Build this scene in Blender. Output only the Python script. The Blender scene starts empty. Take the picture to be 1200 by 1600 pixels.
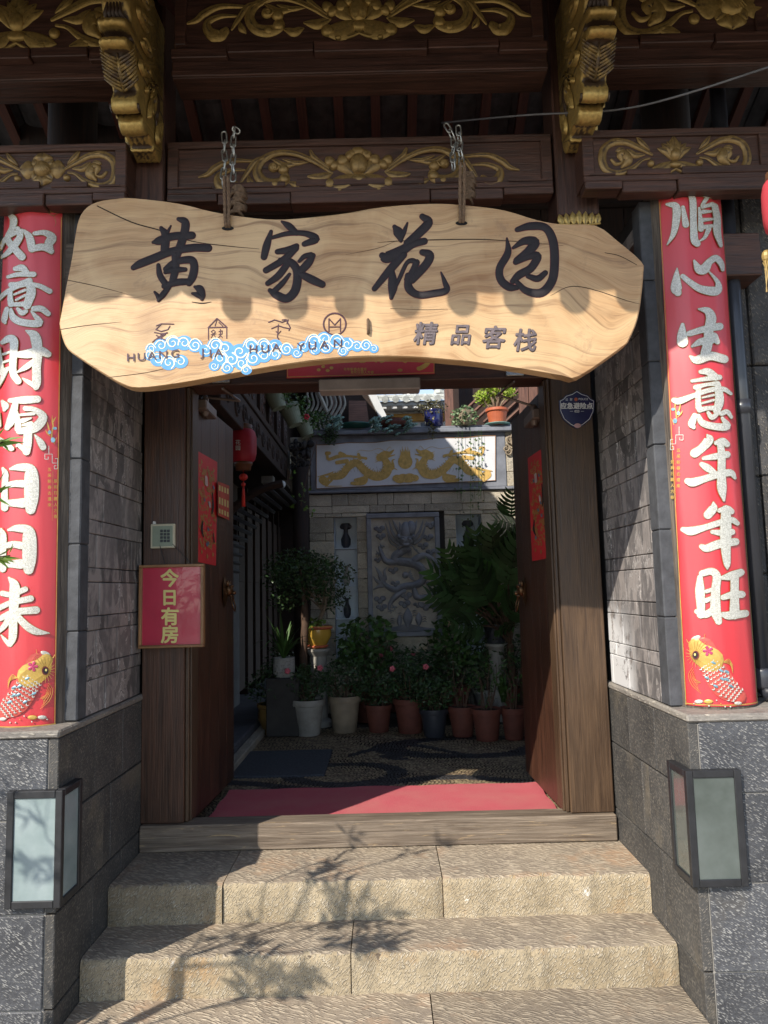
import bpy, bmesh, math, random
import numpy as np
from mathutils import Vector
random.seed(7)
RAD = math.radians
scn = bpy.context.scene
C = scn.collection
PI = math.pi
# ---------------- camera, light, exposure ----------------
F, PIT, ROL, YAW = 1150.0, RAD(6.0), RAD(1.4), RAD(0.15)
CAM = (0.0, 0.0, 1.6)
def _basis():
    f = Vector((math.sin(YAW)*math.cos(PIT), math.cos(YAW)*math.cos(PIT), math.sin(PIT)))
    r = Vector((math.cos(YAW), -math.sin(YAW), 0)); u = r.cross(f)
    return f, math.cos(ROL)*r - math.sin(ROL)*u, math.sin(ROL)*r + math.cos(ROL)*u
BF, BR, BU = _basis()
cam = bpy.data.objects.new('camera', bpy.data.cameras.new('camera'))
C.objects.link(cam); scn.camera = cam
from mathutils import Matrix
mt = Matrix((BR, BU, -BF)).transposed().to_4x4(); mt.translation = Vector(CAM)
cam.matrix_world = mt
cam.data.sensor_fit = 'HORIZONTAL'; cam.data.sensor_width = 36; cam.data.lens = 36*F/1200
cam.data.clip_start = 0.05; cam.data.clip_end = 400
SUN = Vector((-0.80, -1.0, 1.0)).normalized()      # towards the sun
w = bpy.data.worlds.new("World"); scn.world = w; w.use_nodes = True
wn = w.node_tree; bg = wn.nodes['Background']
sky = wn.nodes.new('ShaderNodeTexSky'); sky.sky_type = 'NISHITA'; sky.sun_disc = False
sky.sun_elevation = math.asin(SUN.z); sky.sun_rotation = math.atan2(SUN.x, SUN.y)
sky.altitude = 1900; sky.air_density = 1.0; sky.dust_density = 0.6
hsv = wn.nodes.new('ShaderNodeHueSaturation'); hsv.inputs['Saturation'].default_value = .75
wn.links.new(sky.outputs[0], hsv.inputs['Color']); wn.links.new(hsv.outputs[0], bg.inputs[0]); bg.inputs[1].default_value = 0.15
sl = bpy.data.lights.new('sun', 'SUN'); sl.energy = 3.6; sl.angle = RAD(0.5); sl.color = (1.0, .93, .82)
so = bpy.data.objects.new('sun', sl); C.objects.link(so); so.location = (-6, -8, 9)
so.rotation_euler = SUN.to_track_quat('Z', 'Y').to_euler()
scn.view_settings.view_transform = 'Standard'; scn.view_settings.look = 'None'
scn.view_settings.gamma = 1; scn.view_settings.use_curve_mapping = False
scn.view_settings.exposure = 0.80

# ---------------- helpers: picture to place ----------------
def ray(px, py):
    return BF + BR*((px-600)/F) - BU*((py-800)/F)
def atY(px, py, Y):
    r = ray(px, py); return Vector(CAM) + r*((Y-CAM[1])/r.y)
def atX(px, py, X):
    r = ray(px, py); return Vector(CAM) + r*((X-CAM[0])/r.x)
def atZ(px, py, Z):
    r = ray(px, py); return Vector(CAM) + r*((Z-CAM[2])/r.z)
def on_y(Y):                                       # wall plane facing the viewer, h = height proud of it
    def g(px, py, h=0.0):
        p = atY(px, py, Y); return Vector((p.x, Y-h, p.z))
    return g
def on_x(X, s):                                    # plane of constant X, s = side it faces
    def g(px, py, h=0.0):
        p = atX(px, py, X); return Vector((X+s*h, p.y, p.z))
    return g
def on_cyl(cx, cy, r):
    def g(px, py, h=0.0):
        d = ray(px, py); ox, oy = CAM[0]-cx, CAM[1]-cy
        a = d.x*d.x+d.y*d.y; b = 2*(ox*d.x+oy*d.y); c = ox*ox+oy*oy-r*r
        t = (-b-math.sqrt(max(b*b-4*a*c, 0)))/(2*a)
        p = Vector(CAM)+d*t; n = Vector((p.x-cx, p.y-cy, 0)).normalized()
        return p+n*h
    return g
def local_y(cx, cz, Y, s):                         # u,v panel units (v down) about a centre on plane Y
    def g(u, v, h=0.0):
        return Vector((cx+u*s, Y-h, cz-v*s))
    return g

# ---------------- helpers: objects ----------------
def ncopy(d): return d
WO = {}
def empty(name, loc, label, cat, group=None, kind=None):
    o = bpy.data.objects.new(name, None); C.objects.link(o); o.location = loc; o.empty_display_size = .1
    WO[o.name] = Vector(loc)
    if label: o['label'] = label
    if cat: o['category'] = cat
    if group: o['group'] = group
    if kind: o['kind'] = kind
    return o
def tag(o, label=None, cat=None, group=None, kind=None):
    for k, v in (('label', label), ('category', cat), ('group', group), ('kind', kind)):
        if v: o[k] = v
    return o
def struct(o): o['kind'] = 'structure'; return o
def copy_tree(o, parent=None):
    c = o.copy(); C.objects.link(c)
    if parent: c.parent = parent
    for ch in o.children: copy_tree(ch, c)
    return c

def catmull(P, n=6):
    """P: list of tuples (any dimension) -> resampled list"""
    if len(P) < 3:
        return [tuple(P[0][k]+(P[1][k]-P[0][k])*i/n for k in range(len(P[0]))) for i in range(n+1)]
    Q = [tuple(2*a-b for a, b in zip(P[0], P[1]))]+list(P)+[tuple(2*a-b for a, b in zip(P[-1], P[-2]))]
    out = []
    for i in range(1, len(Q)-2):
        for k in range(n):
            t = k/n
            out.append(tuple(.5*((2*b)+(-a+c)*t+(2*a-5*b+4*c-d)*t*t+(-a+3*b-3*c+d)*t**3)
                             for a, b, c, d in zip(Q[i-1], Q[i], Q[i+1], Q[i+2])))
    out.append(tuple(P[-1])); return out

class MB:
    def __init__(s, ws=1.0): s.ws = ws; s.v = []; s.f = []; s.m = []; s.mi = 0
    def add(s, vs, fs):
        b = len(s.v); s.v.extend(tuple(p) for p in vs)
        for f in fs: s.f.append(tuple(b+i for i in f)); s.m.append(s.mi)
    def box(s, x0, x1, y0, y1, z0, z1):
        s.add([(x, y, z) for z in (z0, z1) for y in (y0, y1) for x in (x0, x1)],
              [(0, 2, 3, 1), (4, 5, 7, 6), (0, 1, 5, 4), (2, 6, 7, 3), (0, 4, 6, 2), (1, 3, 7, 5)]); return s
    def cbox(s, x0, x1, y0, y1, z0, z1, c=.003, j=0.0):
        c = min(c, (x1-x0)*.3, (y1-y0)*.3, (z1-z0)*.3)
        vs = []; idx = {}
        for ax in range(3):
            for sx in (0, 1):
                for sy in (0, 1):
                    for sz in (0, 1):
                        p = [x1 if sx else x0, y1 if sy else y0, z1 if sz else z0]
                        sg = (sx, sy, sz)
                        for k in range(3):
                            if k != ax: p[k] += (-c if sg[k] else c)
                        if j: p = [q+random.uniform(-j, j) for q in p]
                        idx[(ax, sx, sy, sz)] = len(vs); vs.append(p)
        fs = []
        def q(a, b, c_, d): fs.append((a, b, c_, d))
        I = idx
        for ax in range(3):
            for sd in (0, 1):
                o = [k for k in range(3) if k != ax]
                ks = []
                for a, b in ((0, 0), (1, 0), (1, 1), (0, 1)):
                    g = [0, 0, 0]; g[ax] = sd; g[o[0]] = a; g[o[1]] = b; ks.append(I[(ax, *g)])
                flip = (sd == 0) ^ (ax == 1)
                fs.append(tuple(reversed(ks)) if flip else tuple(ks))
        for a in range(3):                          # edges between faces a and b
            b = (a+1) % 3; k = (a+2) % 3
            for sa in (0, 1):
                for sb in (0, 1):
                    g0 = [0, 0, 0]; g0[a] = sa; g0[b] = sb; g1 = list(g0); g1[k] = 1
                    r = (I[(a, *g0)], I[(b, *g0)], I[(b, *g1)], I[(a, *g1)])
                    fs.append(r if (sa ^ sb) else tuple(reversed(r)))
        for sx in (0, 1):
            for sy in (0, 1):
                for sz in (0, 1):
                    r = (I[(0, sx, sy, sz)], I[(1, sx, sy, sz)], I[(2, sx, sy, sz)])
                    fs.append(r if (sx+sy+sz) % 2 else tuple(reversed(r)))
        s.add(vs, fs); return s
    def tube(s, pts, r, n=8, cap=True, close=False):
        pts = [Vector(p) for p in pts]; N = len(pts)
        if not hasattr(r, '__len__'): r = [r]*N
        vs = []; up = None
        for i, p in enumerate(pts):
            if close: t = pts[(i+1) % N]-pts[i-1]
            else: t = pts[min(i+1, N-1)]-pts[max(i-1, 0)]
            if t.length < 1e-9: t = Vector((0, 0, 1))
            t.normalize()
            if up is None:
                up = Vector((0, 0, 1)) if abs(t.z) < .9 else Vector((1, 0, 0))
            a = t.cross(up); 
            if a.length < 1e-6: a = t.orthogonal()
            a.normalize(); up = a.cross(t).normalized(); b = up
            for k in range(n):
                th = 2*PI*k/n; vs.append(p+a*math.cos(th)*r[i]+b*math.sin(th)*r[i])
        fs = []
        for i in range(N if close else N-1):
            i2 = (i+1) % N
            for k in range(n):
                k2 = (k+1) % n; fs.append((i*n+k, i*n+k2, i2*n+k2, i2*n+k))
        if cap and not close:
            fs.append(tuple(range(n-1, -1, -1))); fs.append(tuple((N-1)*n+k for k in range(n)))
        s.add(vs, fs); return s
    def lathe(s, prof, n=20, c=(0, 0, 0), cap=True):
        vs = []; fs = []
        for (r, z) in prof:
            for k in range(n):
                th = 2*PI*k/n; vs.append((c[0]+r*math.cos(th), c[1]+r*math.sin(th), c[2]+z))
        for i in range(len(prof)-1):
            for k in range(n):
                k2 = (k+1) % n; fs.append((i*n+k, i*n+k2, (i+1)*n+k2, (i+1)*n+k))
        if cap:
            fs.append(tuple(range(n-1, -1, -1))); fs.append(tuple((len(prof)-1)*n+k for k in range(n)))
        s.add(vs, fs); return s
    def ball(s, c, rx, ry=None, rz=None, n=10, m=6):
        ry = rx if ry is None else ry; rz = rx if rz is None else rz
        vs = [(c[0], c[1], c[2]-rz)]; fs = []
        for i in range(1, m):
            ph = -PI/2+PI*i/m
            for k in range(n):
                th = 2*PI*k/n
                vs.append((c[0]+rx*math.cos(ph)*math.cos(th), c[1]+ry*math.cos(ph)*math.sin(th), c[2]+rz*math.sin(ph)))
        vs.append((c[0], c[1], c[2]+rz)); T = len(vs)-1
        for k in range(n):
            k2 = (k+1) % n; fs.append((0, 1+k2, 1+k)); b = 1+(m-2)*n; fs.append((T, b+k, b+k2))
            for i in range(m-2):
                a = 1+i*n; fs.append((a+k, a+k2, a+n+k2, a+n+k))
        s.add(vs, fs); return s
    def prism(s, pts3, off):
        """polygon pts3 (front), extruded by vector off"""
        n = len(pts3); vs = [Vector(p) for p in pts3]; vs += [p+Vector(off) for p in vs]
        fs = [tuple(range(n)), tuple(range(2*n-1, n-1, -1))]
        fs += [(i, n+i, n+(i+1) % n, (i+1) % n) for i in range(n)]
        s.add(vs, fs); return s
    def ribbon(s, P, g, h=.004, h0=0.0, groove=False, seg=6, cap=True, flat=False):
        """P: (u,v,width) ; g maps (u,v,h) to place; raised brush-like stroke"""
        Q = catmull(P, seg); n = len(Q); L = []
        T = []
        for i in range(n):
            a = Q[max(i-1, 0)]; b = Q[min(i+1, n-1)]; dx, dy = b[0]-a[0], b[1]-a[1]
            l = math.hypot(dx, dy) or 1; T.append((dx/l, dy/l))
        for i, q in enumerate(Q): L.append((q[0], q[1], max(q[2], .0004)*.5*s.ws, T[i]))
        if cap:
            x, y, wd, t = L[0]; pre = [(x-t[0]*wd*math.sin(a), y-t[1]*wd*math.sin(a), wd*math.cos(a), t) for a in (1.5, 1.0, .5)]
            x, y, wd, t = L[-1]; post = [(x+t[0]*wd*math.sin(a), y+t[1]*wd*math.sin(a), wd*math.cos(a), t) for a in (.5, 1.0, 1.5)]
            L = pre+L+post
        hm = max(p[2] for p in L)
        vs = []; fs = []
        ks = (-1, -.55, 0, .55, 1)
        for (x, y, wd, t) in L:
            nx, ny = -t[1], t[0]
            sc = 1.0 if flat else min(1, (wd/hm)**.6)
            pr = (0, .95, .5 if groove else 1.0, .95, 0)
            if flat: pr = (1, 1, 1, 1, 1)
            for k, q in zip(ks, pr): vs.append(g(x+nx*wd*k, y+ny*wd*k, h0+h*q*sc))
        for i in range(len(L)-1):
            for k in range(4):
                a = i*5+k; fs.append((a, a+1, a+6, a+5))
        # orientation towards +h
        p0, p1 = vs[fs[len(fs)//2][0]], vs[fs[len(fs)//2][1]]; p2 = vs[fs[len(fs)//2][2]]
        nn = (p1-p0).cross(p2-p0); out = g(L[len(L)//2][0], L[len(L)//2][1], 1)-g(L[len(L)//2][0], L[len(L)//2][1], 0)
        if nn.dot(out) < 0: fs = [tuple(reversed(f)) for f in fs]
        s.add(vs, fs); return s
    def disc(s, u, v, a, b, g, h=.004, h0=0.0, rot=0, n=16, ridges=0):
        """domed oval"""
        vs = [g(u, v, h0+h)]; fs = []
        rings = ((.55, .92), (.85, .6), (1, 0)) if h > .0011 else ((1, 1),)
        for (q, z) in rings:
            for k in range(n):
                th = 2*PI*k/n; rr = 1+(.08*math.cos(ridges*th) if ridges else 0)
                x = a*q*rr*math.cos(th); y = b*q*rr*math.sin(th)
                vs.append(g(u+x*math.cos(rot)-y*math.sin(rot), v+x*math.sin(rot)+y*math.cos(rot), h0+h*z))
        for k in range(n):
            fs.append((0, 1+k, 1+(k+1) % n))
            for i in range(len(rings)-1):
                b0 = 1+i*n; fs.append((b0+k, b0+n+k, b0+n+(k+1) % n, b0+(k+1) % n))
        nn = (vs[1]-vs[0]).cross(vs[2]-vs[0]); out = g(u, v, 1)-g(u, v, 0)
        if nn.dot(out) < 0: fs = [tuple(reversed(f)) for f in fs]
        s.add(vs, fs); return s
    def petal(s, u0, v0, u1, v1, wd, g, h=.006, h0=0, bend=0.0, groove=True):
        dx, dy = u1-u0, v1-v0
        mx, my = (u0+u1)/2-dy*bend, (v0+v1)/2+dx*bend
        q1 = (u0*.25+mx*.5+u1*.25+(mx-(u0+u1)/2)*.25, v0*.25+my*.5+v1*.25+(my-(v0+v1)/2)*.25)
        s.ribbon([(u0, v0, wd*.12), ((u0+mx)/2, (v0+my)/2, wd*.7), (mx, my, wd), ((u1+mx)/2, (v1+my)/2, wd*.75), (u1, v1, wd*.06)], g, h, h0, groove, cap=False, seg=3)
        return s
    def spiral(s, u, v, r, g, turns=1.4, d=1, a0=0, wd=None, h=.004, h0=0):
        wd = wd or r*.35; P = []
        for i in range(int(8*turns)+1):
            t = i/(8*turns); th = a0+d*2*PI*turns*t; rr = r*(1-.8*t); P.append((u+rr*math.cos(th), v+rr*math.sin(th), wd*(1-.45*t)))
        s.ribbon(P, g, h, h0, seg=2); return s
    def text(s, body, g, cu, cv, size, bold=.0, h0=.0, sx=1.0, shear=0, font_v=-1):
        """flat lettering centred on cu,cv in g's units; size = em in those units"""
        cvd = bpy.data.curves.new('lettering', 'FONT'); cvd.body = body; cvd.resolution_u = 3
        cvd.align_x = 'CENTER'; cvd.shear = shear
        o = bpy.data.objects.new('lettering', cvd); C.objects.link(o)
        me = bpy.data.meshes.new_from_object(o.evaluated_get(bpy.context.evaluated_depsgraph_get()))
        vs = [v.co.copy() for v in me.vertices]; fs = [tuple(p.vertices) for p in me.polygons]
        C.objects.unlink(o); bpy.data.objects.remove(o); bpy.data.curves.remove(cvd); bpy.data.meshes.remove(me)
        if not vs: return s
        ys = [v.y for v in vs]; cy = (min(ys)+max(ys))/2; xs = [v.x for v in vs]; cx = (min(xs)+max(xs))/2
        eps = (g(cu, cv, 1)-g(cu, cv, 0)).length
        for k, (ox, oy) in enumerate(((0, 0), (1, 0), (-1, 0), (0, 1), (0, -1), (.7, .7), (-.7, .7), (.7, -.7), (-.7, -.7)) if bold > .004 else ((0, 0),)):
            out = [g(cu+((v.x-cx)*sx+ox*bold)*size, cv+font_v*(v.y-cy+oy*bold)*size, h0+k*.00002) for v in vs]
            if fs and k == 0:
                f = fs[0]; nn = (out[f[1]]-out[f[0]]).cross(out[f[2]]-out[f[0]]); o1 = g(cu, cv, 1)-g(cu, cv, 0)
                if nn.dot(o1) < 0: fs = [tuple(reversed(f)) for f in fs]
            s.add(out, fs)
        return s
    def build(s, name, mats, parent=None, uv='box', smooth=False, origin=None):
        if not isinstance(mats, (list, tuple)): mats = [mats]
        V = np.array(s.v, dtype=np.float64).reshape(-1, 3)
        if origin is None:
            lo, hi = V.min(0), V.max(0); origin = Vector(((lo[0]+hi[0])/2, (lo[1]+hi[1])/2, lo[2]))
        origin = Vector(origin)
        me = bpy.data.meshes.new(name)
        me.from_pydata((V-np.array(origin)).tolist(), [], s.f)
        for m in mats: me.materials.append(m)
        if len(mats) > 1: me.polygons.foreach_set('material_index', s.m)
        nf = len(me.polygons); nl = len(me.loops)
        nor = np.empty(nf*3); me.polygons.foreach_get('normal', nor); nor = np.abs(nor.reshape(-1, 3))
        tot = np.empty(nf, dtype=np.int32); me.polygons.foreach_get('loop_total', tot)
        vi = np.empty(nl, dtype=np.int32); me.loops.foreach_get('vertex_index', vi)
        ax = np.repeat(nor.argmax(1), tot); co = V[vi]
        U = np.where(ax == 0, co[:, 1], co[:, 0]); W = np.where(ax == 2, co[:, 1], co[:, 2])
        if uv in ('gx', 'gy', 'gz'):
            g = 'xyz'.index(uv[1]); o = [k for k in range(3) if k != g]
            U = co[:, g].copy(); W = np.where(ax == o[0], co[:, o[1]], co[:, o[0]])
            e = ax == g; U[e] = co[e][:, o[0]]*.3; W[e] = co[e][:, o[1]]
        arr = np.stack([U, W], 1).ravel().astype(np.float32)
        me.uv_layers.new(name='UVMap').data.foreach_set('uv', arr)
        if smooth: me.polygons.foreach_set('use_smooth', [True]*nf)
        me.update()
        o = bpy.data.objects.new(name, me); C.objects.link(o)
        WO[o.name] = origin
        if parent is not None:
            o.parent = parent; o.location = origin-WO[parent.name]
        else: o.location = origin
        return o

def autosmooth(o, ang=40):
    me = o.data
    for p in me.polygons: p.use_smooth = True
    try: me.set_sharp_from_angle(angle=RAD(ang))
    except Exception: pass
    return o

# ---------------- helpers: materials ----------------
def mat(name, fn):
    m = bpy.data.materials.new(name); m.use_nodes = True; nt = m.node_tree
    b = nt.nodes['Principled BSDF']; fn(nt, b); return m
def N(nt, t, **kw):
    n = nt.nodes.new('ShaderNode'+t)
    for k, v in kw.items():
        if k.startswith('i_'):
            key = k[2:]; n.inputs[int(key) if key.isdigit() else key].default_value = v
        else: setattr(n, k, v)
    return n
def lk(nt, a, b): nt.links.new(a, b)
def uvc(nt, scale=(1, 1, 1), rot=0, rnd=True, src='UV'):
    tc = N(nt, 'TexCoord'); out = tc.outputs[src]
    if rnd:
        oi = N(nt, 'ObjectInfo'); m = N(nt, 'Math', operation='MULTIPLY', i_1=37.0); lk(nt, oi.outputs['Random'], m.inputs[0])
        ad = N(nt, 'VectorMath', operation='ADD'); lk(nt, out, ad.inputs[0]); lk(nt, m.outputs[0], ad.inputs[1]); out = ad.outputs[0]
    mp = N(nt, 'Mapping'); mp.inputs['Rotation'].default_value = (0, 0, rot); lk(nt, out, mp.inputs['Vector'])
    mp2 = N(nt, 'Mapping'); mp2.inputs['Scale'].default_value = scale; lk(nt, mp.outputs[0], mp2.inputs['Vector'])
    return mp2.outputs[0]
def noise(nt, vec, sc, det=4, rough=.55, dist=0):
    n = N(nt, 'TexNoise'); n.inputs['Scale'].default_value = sc; n.inputs['Detail'].default_value = det
    n.inputs['Roughness'].default_value = rough; n.inputs['Distortion'].default_value = dist
    lk(nt, vec, n.inputs['Vector']); return n.outputs['Fac']
def ramp(nt, fac, stops):
    r = N(nt, 'ValToRGB'); el = r.color_ramp.elements
    while len(el) < len(stops): el.new(.5)
    for e, (p, c) in zip(el, stops):
        e.position = p; e.color = (c, c, c, 1) if not hasattr(c, '__len__') else (*c[:3], 1)
    lk(nt, fac, r.inputs[0]); return r.outputs[0]
def mix(nt, fac, a, b, mode='MIX'):
    m = N(nt, 'MixRGB', blend_type=mode)
    for k, v in ((0, fac), (1, a), (2, b)):
        if hasattr(v, 'is_linked'): lk(nt, v, m.inputs[k])
        elif k == 0: m.inputs[0].default_value = v
        else: m.inputs[k].default_value = (*v[:3], 1) if hasattr(v, '__len__') else (v, v, v, 1)
    return m.outputs[0]
def bump(nt, b, hgt, st=.3, dist=.01, prev=None):
    n = N(nt, 'Bump'); n.inputs['Strength'].default_value = st; n.inputs['Distance'].default_value = dist
    lk(nt, hgt, n.inputs['Height'])
    if prev is not None: lk(nt, prev, n.inputs['Normal'])
    lk(nt, n.outputs[0], b.inputs['Normal']); return n.outputs[0]
def rnd_val(nt, col, lo=.8, hi=1.15):
    oi = N(nt, 'ObjectInfo'); mr = N(nt, 'MapRange'); mr.inputs['To Min'].default_value = lo; mr.inputs['To Max'].default_value = hi
    lk(nt, oi.outputs['Random'], mr.inputs[0])
    hs = N(nt, 'HueSaturation'); lk(nt, mr.outputs[0], hs.inputs['Value'])
    if hasattr(col, 'is_linked'): lk(nt, col, hs.inputs['Color'])
    else: hs.inputs['Color'].default_value = (*col, 1)
    return hs.outputs[0]

def m_wood(name, cd, cl, rough=.6, sc=1.0, bmp=.35, wear=None, wearamt=.55, stain=.5):
    def fn(nt, b):
        v = uvc(nt, (1.3*sc, 26*sc, 1)); a = noise(nt, v, 2.2, 6, .62, 1.4)
        v2 = uvc(nt, (3*sc, 150*sc, 1)); a2 = noise(nt, v2, 2, 3, .6, .4)
        v3 = uvc(nt, (2.2, 3.4, 1)); a3 = noise(nt, v3, 1.6, 4)
        c = mix(nt, ramp(nt, a, [(.32, 0), (.68, 1)]), cd, cl)
        c = mix(nt, .5, c, mix(nt, ramp(nt, a2, [(.35, .35), (.6, 1.25)]), 0.0, c, 'MIX'), 'MULTIPLY') if False else c
        c = mix(nt, .55, c, ramp(nt, a2, [(.3, .45), (.65, 1)]), 'MULTIPLY')
        c = mix(nt, stain, c, ramp(nt, a3, [(.3, .5), (.6, 1)]), 'MULTIPLY')
        if wear:
            wv = uvc(nt, (4, 40, 1)); wn_ = noise(nt, wv, 1.5, 5, .7, .8)
            c = mix(nt, ramp(nt, wn_, [(wearamt, 0), (wearamt+.1, .8)]), c, wear)
        c = rnd_val(nt, c, .88, 1.12)
        lk(nt, c, b.inputs['Base Color']); b.inputs['Roughness'].default_value = rough
        lk(nt, ramp(nt, a, [(.3, rough*.8), (.8, min(1, rough*1.2))]), b.inputs['Roughness'])
        p = bump(nt, b, a2, bmp, .004); bump(nt, b, a, bmp*.8, .006, p)
    return mat(name, fn)
def m_chisel(name, base, base2, stroke, rot=.9, sc=1.0, amt=.3, bmp=.6, tint=None, tintamt=.6, white=None, rough=.75):
    """hand-dressed stone: short slanting chisel cuts"""
    def fn(nt, b):
        v = uvc(nt, (26*sc, 105*sc, 1), rot)
        wob = noise(nt, uvc(nt, (9, 9, 1)), 1, 2)
        wv = N(nt, 'VectorMath', operation='SCALE'); wv.inputs[3].default_value = 2.4
        cm = N(nt, 'CombineXYZ'); lk(nt, wob, cm.inputs[0]); lk(nt, wob, cm.inputs[1]); lk(nt, cm.outputs[0], wv.inputs[0])
        ad = N(nt, 'VectorMath', operation='ADD'); lk(nt, v, ad.inputs[0]); lk(nt, wv.outputs[0], ad.inputs[1])
        vo = N(nt, 'TexVoronoi', feature='F1'); vo.inputs['Scale'].default_value = 1; vo.inputs['Randomness'].default_value = .9
        lk(nt, ad.outputs[0], vo.inputs['Vector'])
        st = ramp(nt, vo.outputs['Distance'], [(amt*.5, 1), (amt, 0)])
        f1 = noise(nt, uvc(nt, (1, 1, 1)), 90*sc, 5, .7); f2 = noise(nt, uvc(nt, (1, 1, 1)), 5, 4, .6); f3 = noise(nt, uvc(nt, (1, 1, 1)), 28, 4, .6)
        c = mix(nt, ramp(nt, f2, [(.35, 0), (.65, 1)]), base, base2)
        c = mix(nt, .6, c, ramp(nt, f1, [(.3, .45), (.65, 1.0)]), 'MULTIPLY')
        if tint: c = mix(nt, ramp(nt, noise(nt, uvc(nt, (1, 1, 1)), 3.1, 5, .65), [(tintamt, 0), (tintamt+.12, .7)]), c, tint)
        k = mix(nt, ramp(nt, f3, [(.35, .25), (.6, 1)]), 0.0, st)
        c = mix(nt, k, c, stroke)
        if white: c = mix(nt, ramp(nt, noise(nt, uvc(nt, (1, 1, 1)), 14, 5, .75), [(white, 0), (white+.04, .9)]), c, (.7, .66, .58))
        c = rnd_val(nt, c, .8, 1.2)
        lk(nt, c, b.inputs['Base Color']); b.inputs['Roughness'].default_value = rough
        p = bump(nt, b, st, bmp, .006); p = bump(nt, b, f1, bmp*.7, .004, p); bump(nt, b, f3, bmp, .01, p)
    return mat(name, fn)
def m_plain(name, col, rough=.6, var=.25, sc=8, bmp=.15, metal=0, emit=None, col2=None, island=False, coat=0, sheen=0, trans=0):
    def fn(nt, b):
        v = uvc(nt, (1, 1, 1), src='Object'); a = noise(nt, v, sc, 5, .6)
        c = mix(nt, ramp(nt, a, [(.3, 0), (.7, 1)]), tuple(x*(1-var) for x in col), col2 or tuple(min(1, x*(1+var)) for x in col))
        if island:
            ge = N(nt, 'NewGeometry'); mr = N(nt, 'MapRange'); mr.inputs['To Min'].default_value = .55; mr.inputs['To Max'].default_value = 1.5
            lk(nt, ge.outputs['Random Per Island'], mr.inputs[0]); hs = N(nt, 'HueSaturation'); lk(nt, mr.outputs[0], hs.inputs['Value']); lk(nt, c, hs.inputs['Color'])
            mh = N(nt, 'MapRange'); mh.inputs['To Min'].default_value = .48; mh.inputs['To Max'].default_value = .515
            lk(nt, ge.outputs['Random Per Island'], mh.inputs[0]); lk(nt, mh.outputs[0], hs.inputs['Hue']); c = hs.outputs[0]
        else: c = rnd_val(nt, c, .93, 1.07)
        lk(nt, c, b.inputs['Base Color']); b.inputs['Roughness'].default_value = rough; b.inputs['Metallic'].default_value = metal
        if coat: b.inputs['Coat Weight'].default_value = coat
        if bmp: bump(nt, b, noise(nt, v, sc*6, 4, .6), bmp, .003)
        if trans:
            tr = N(nt, 'BsdfTranslucent'); lk(nt, c, tr.inputs[0]); mx = N(nt, 'MixShader'); mx.inputs[0].default_value = trans
            lk(nt, b.outputs[0], mx.inputs[1]); lk(nt, tr.outputs[0], mx.inputs[2])
            lk(nt, mx.outputs[0], nt.nodes['Material Output'].inputs[0])
    return mat(name, fn)
def m_gilt(name, gold=(.56, .38, .12), dark=(.055, .032, .018), lo=.40, hi=.54, metal=.6):
    """worn gilding: gold on the ridges, dark lacquer in the hollows"""
    def fn(nt, b):
        v = uvc(nt, (1, 1, 1), src='Object'); a = noise(nt, v, 34, 7, .75); a2 = noise(nt, v, 90, 4, .6)
        ge = N(nt, 'NewGeometry'); pt = ramp(nt, ge.outputs['Pointiness'], [(.46, 0), (.56, 1)])
        s_ = mix(nt, .45, a, pt); f = ramp(nt, s_, [(lo, 0), (hi, 1)])
        c = mix(nt, f, dark, mix(nt, ramp(nt, a2, [(.3, 0), (.7, 1)]), tuple(x*.6 for x in gold), gold))
        lk(nt, c, b.inputs['Base Color']); lk(nt, mix(nt, f, 0.0, metal), b.inputs['Metallic'])
        lk(nt, ramp(nt, a2, [(.3, .3), (.7, .55)]), b.inputs['Roughness']); bump(nt, b, a, .35, .004)
    return mat(name, fn)
def m_glitter(name, c1, c2, metal=.8):
    def fn(nt, b):
        v = uvc(nt, (1, 1, 1)); vo = N(nt, 'TexVoronoi', feature='F1'); vo.inputs['Scale'].default_value = 420; lk(nt, v, vo.inputs['Vector'])
        sp = N(nt, 'SeparateColor'); lk(nt, vo.outputs['Color'], sp.inputs[0])
        c = mix(nt, sp.outputs[0], c1, c2); lk(nt, c, b.inputs['Base Color'])
        b.inputs['Metallic'].default_value = metal; b.inputs['Roughness'].default_value = .42
        bump(nt, b, sp.outputs[1], .22, .002)
    return mat(name, fn)

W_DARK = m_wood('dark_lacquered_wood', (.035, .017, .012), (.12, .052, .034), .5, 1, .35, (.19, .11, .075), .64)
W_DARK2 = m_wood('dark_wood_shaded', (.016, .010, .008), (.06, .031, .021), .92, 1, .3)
W_DOOR = m_wood('door_wood', (.04, .019, .012), (.13, .056, .03), .42, .8, .35, (.2, .12, .07), .66)
W_POST = m_wood('door_post_wood', (.06, .033, .018), (.13, .075, .038), .5, .9, .3, (.22, .14, .085), .67)
W_THR = m_wood('threshold_wood', (.13, .09, .06), (.34, .27, .2), .75, .8, .7, (.52, .36, .18), .6)
W_COL = m_wood('weathered_column_wood', (.06, .045, .035), (.2, .16, .125), .8, 1.2, .8, (.3, .15, .06), .66)
W_FRAME = m_wood('varnished_frame_wood', (.22, .1, .035), (.42, .22, .09), .45, 1.5, .2)
W_RED = m_wood('reddish_rafter_wood', (.07, .022, .014), (.16, .05, .03), .6, 1, .3)
W_HOUSE = m_wood('brown_house_wood', (.1, .045, .03), (.24, .11, .07), .6, .8, .3)
GR = m_chisel('dark_granite', (.05, .051, .056), (.09, .092, .1), (.33, .32, .3), .55, 2.3, .44, .5, (.11, .10, .085), .64, None, .5)
GRs = m_chisel('dark_granite_side', (.048, .046, .044), (.085, .08, .074), (.24, .21, .17), -.65, 2.6, .40, .5, (.15, .125, .09), .56, None)
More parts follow.
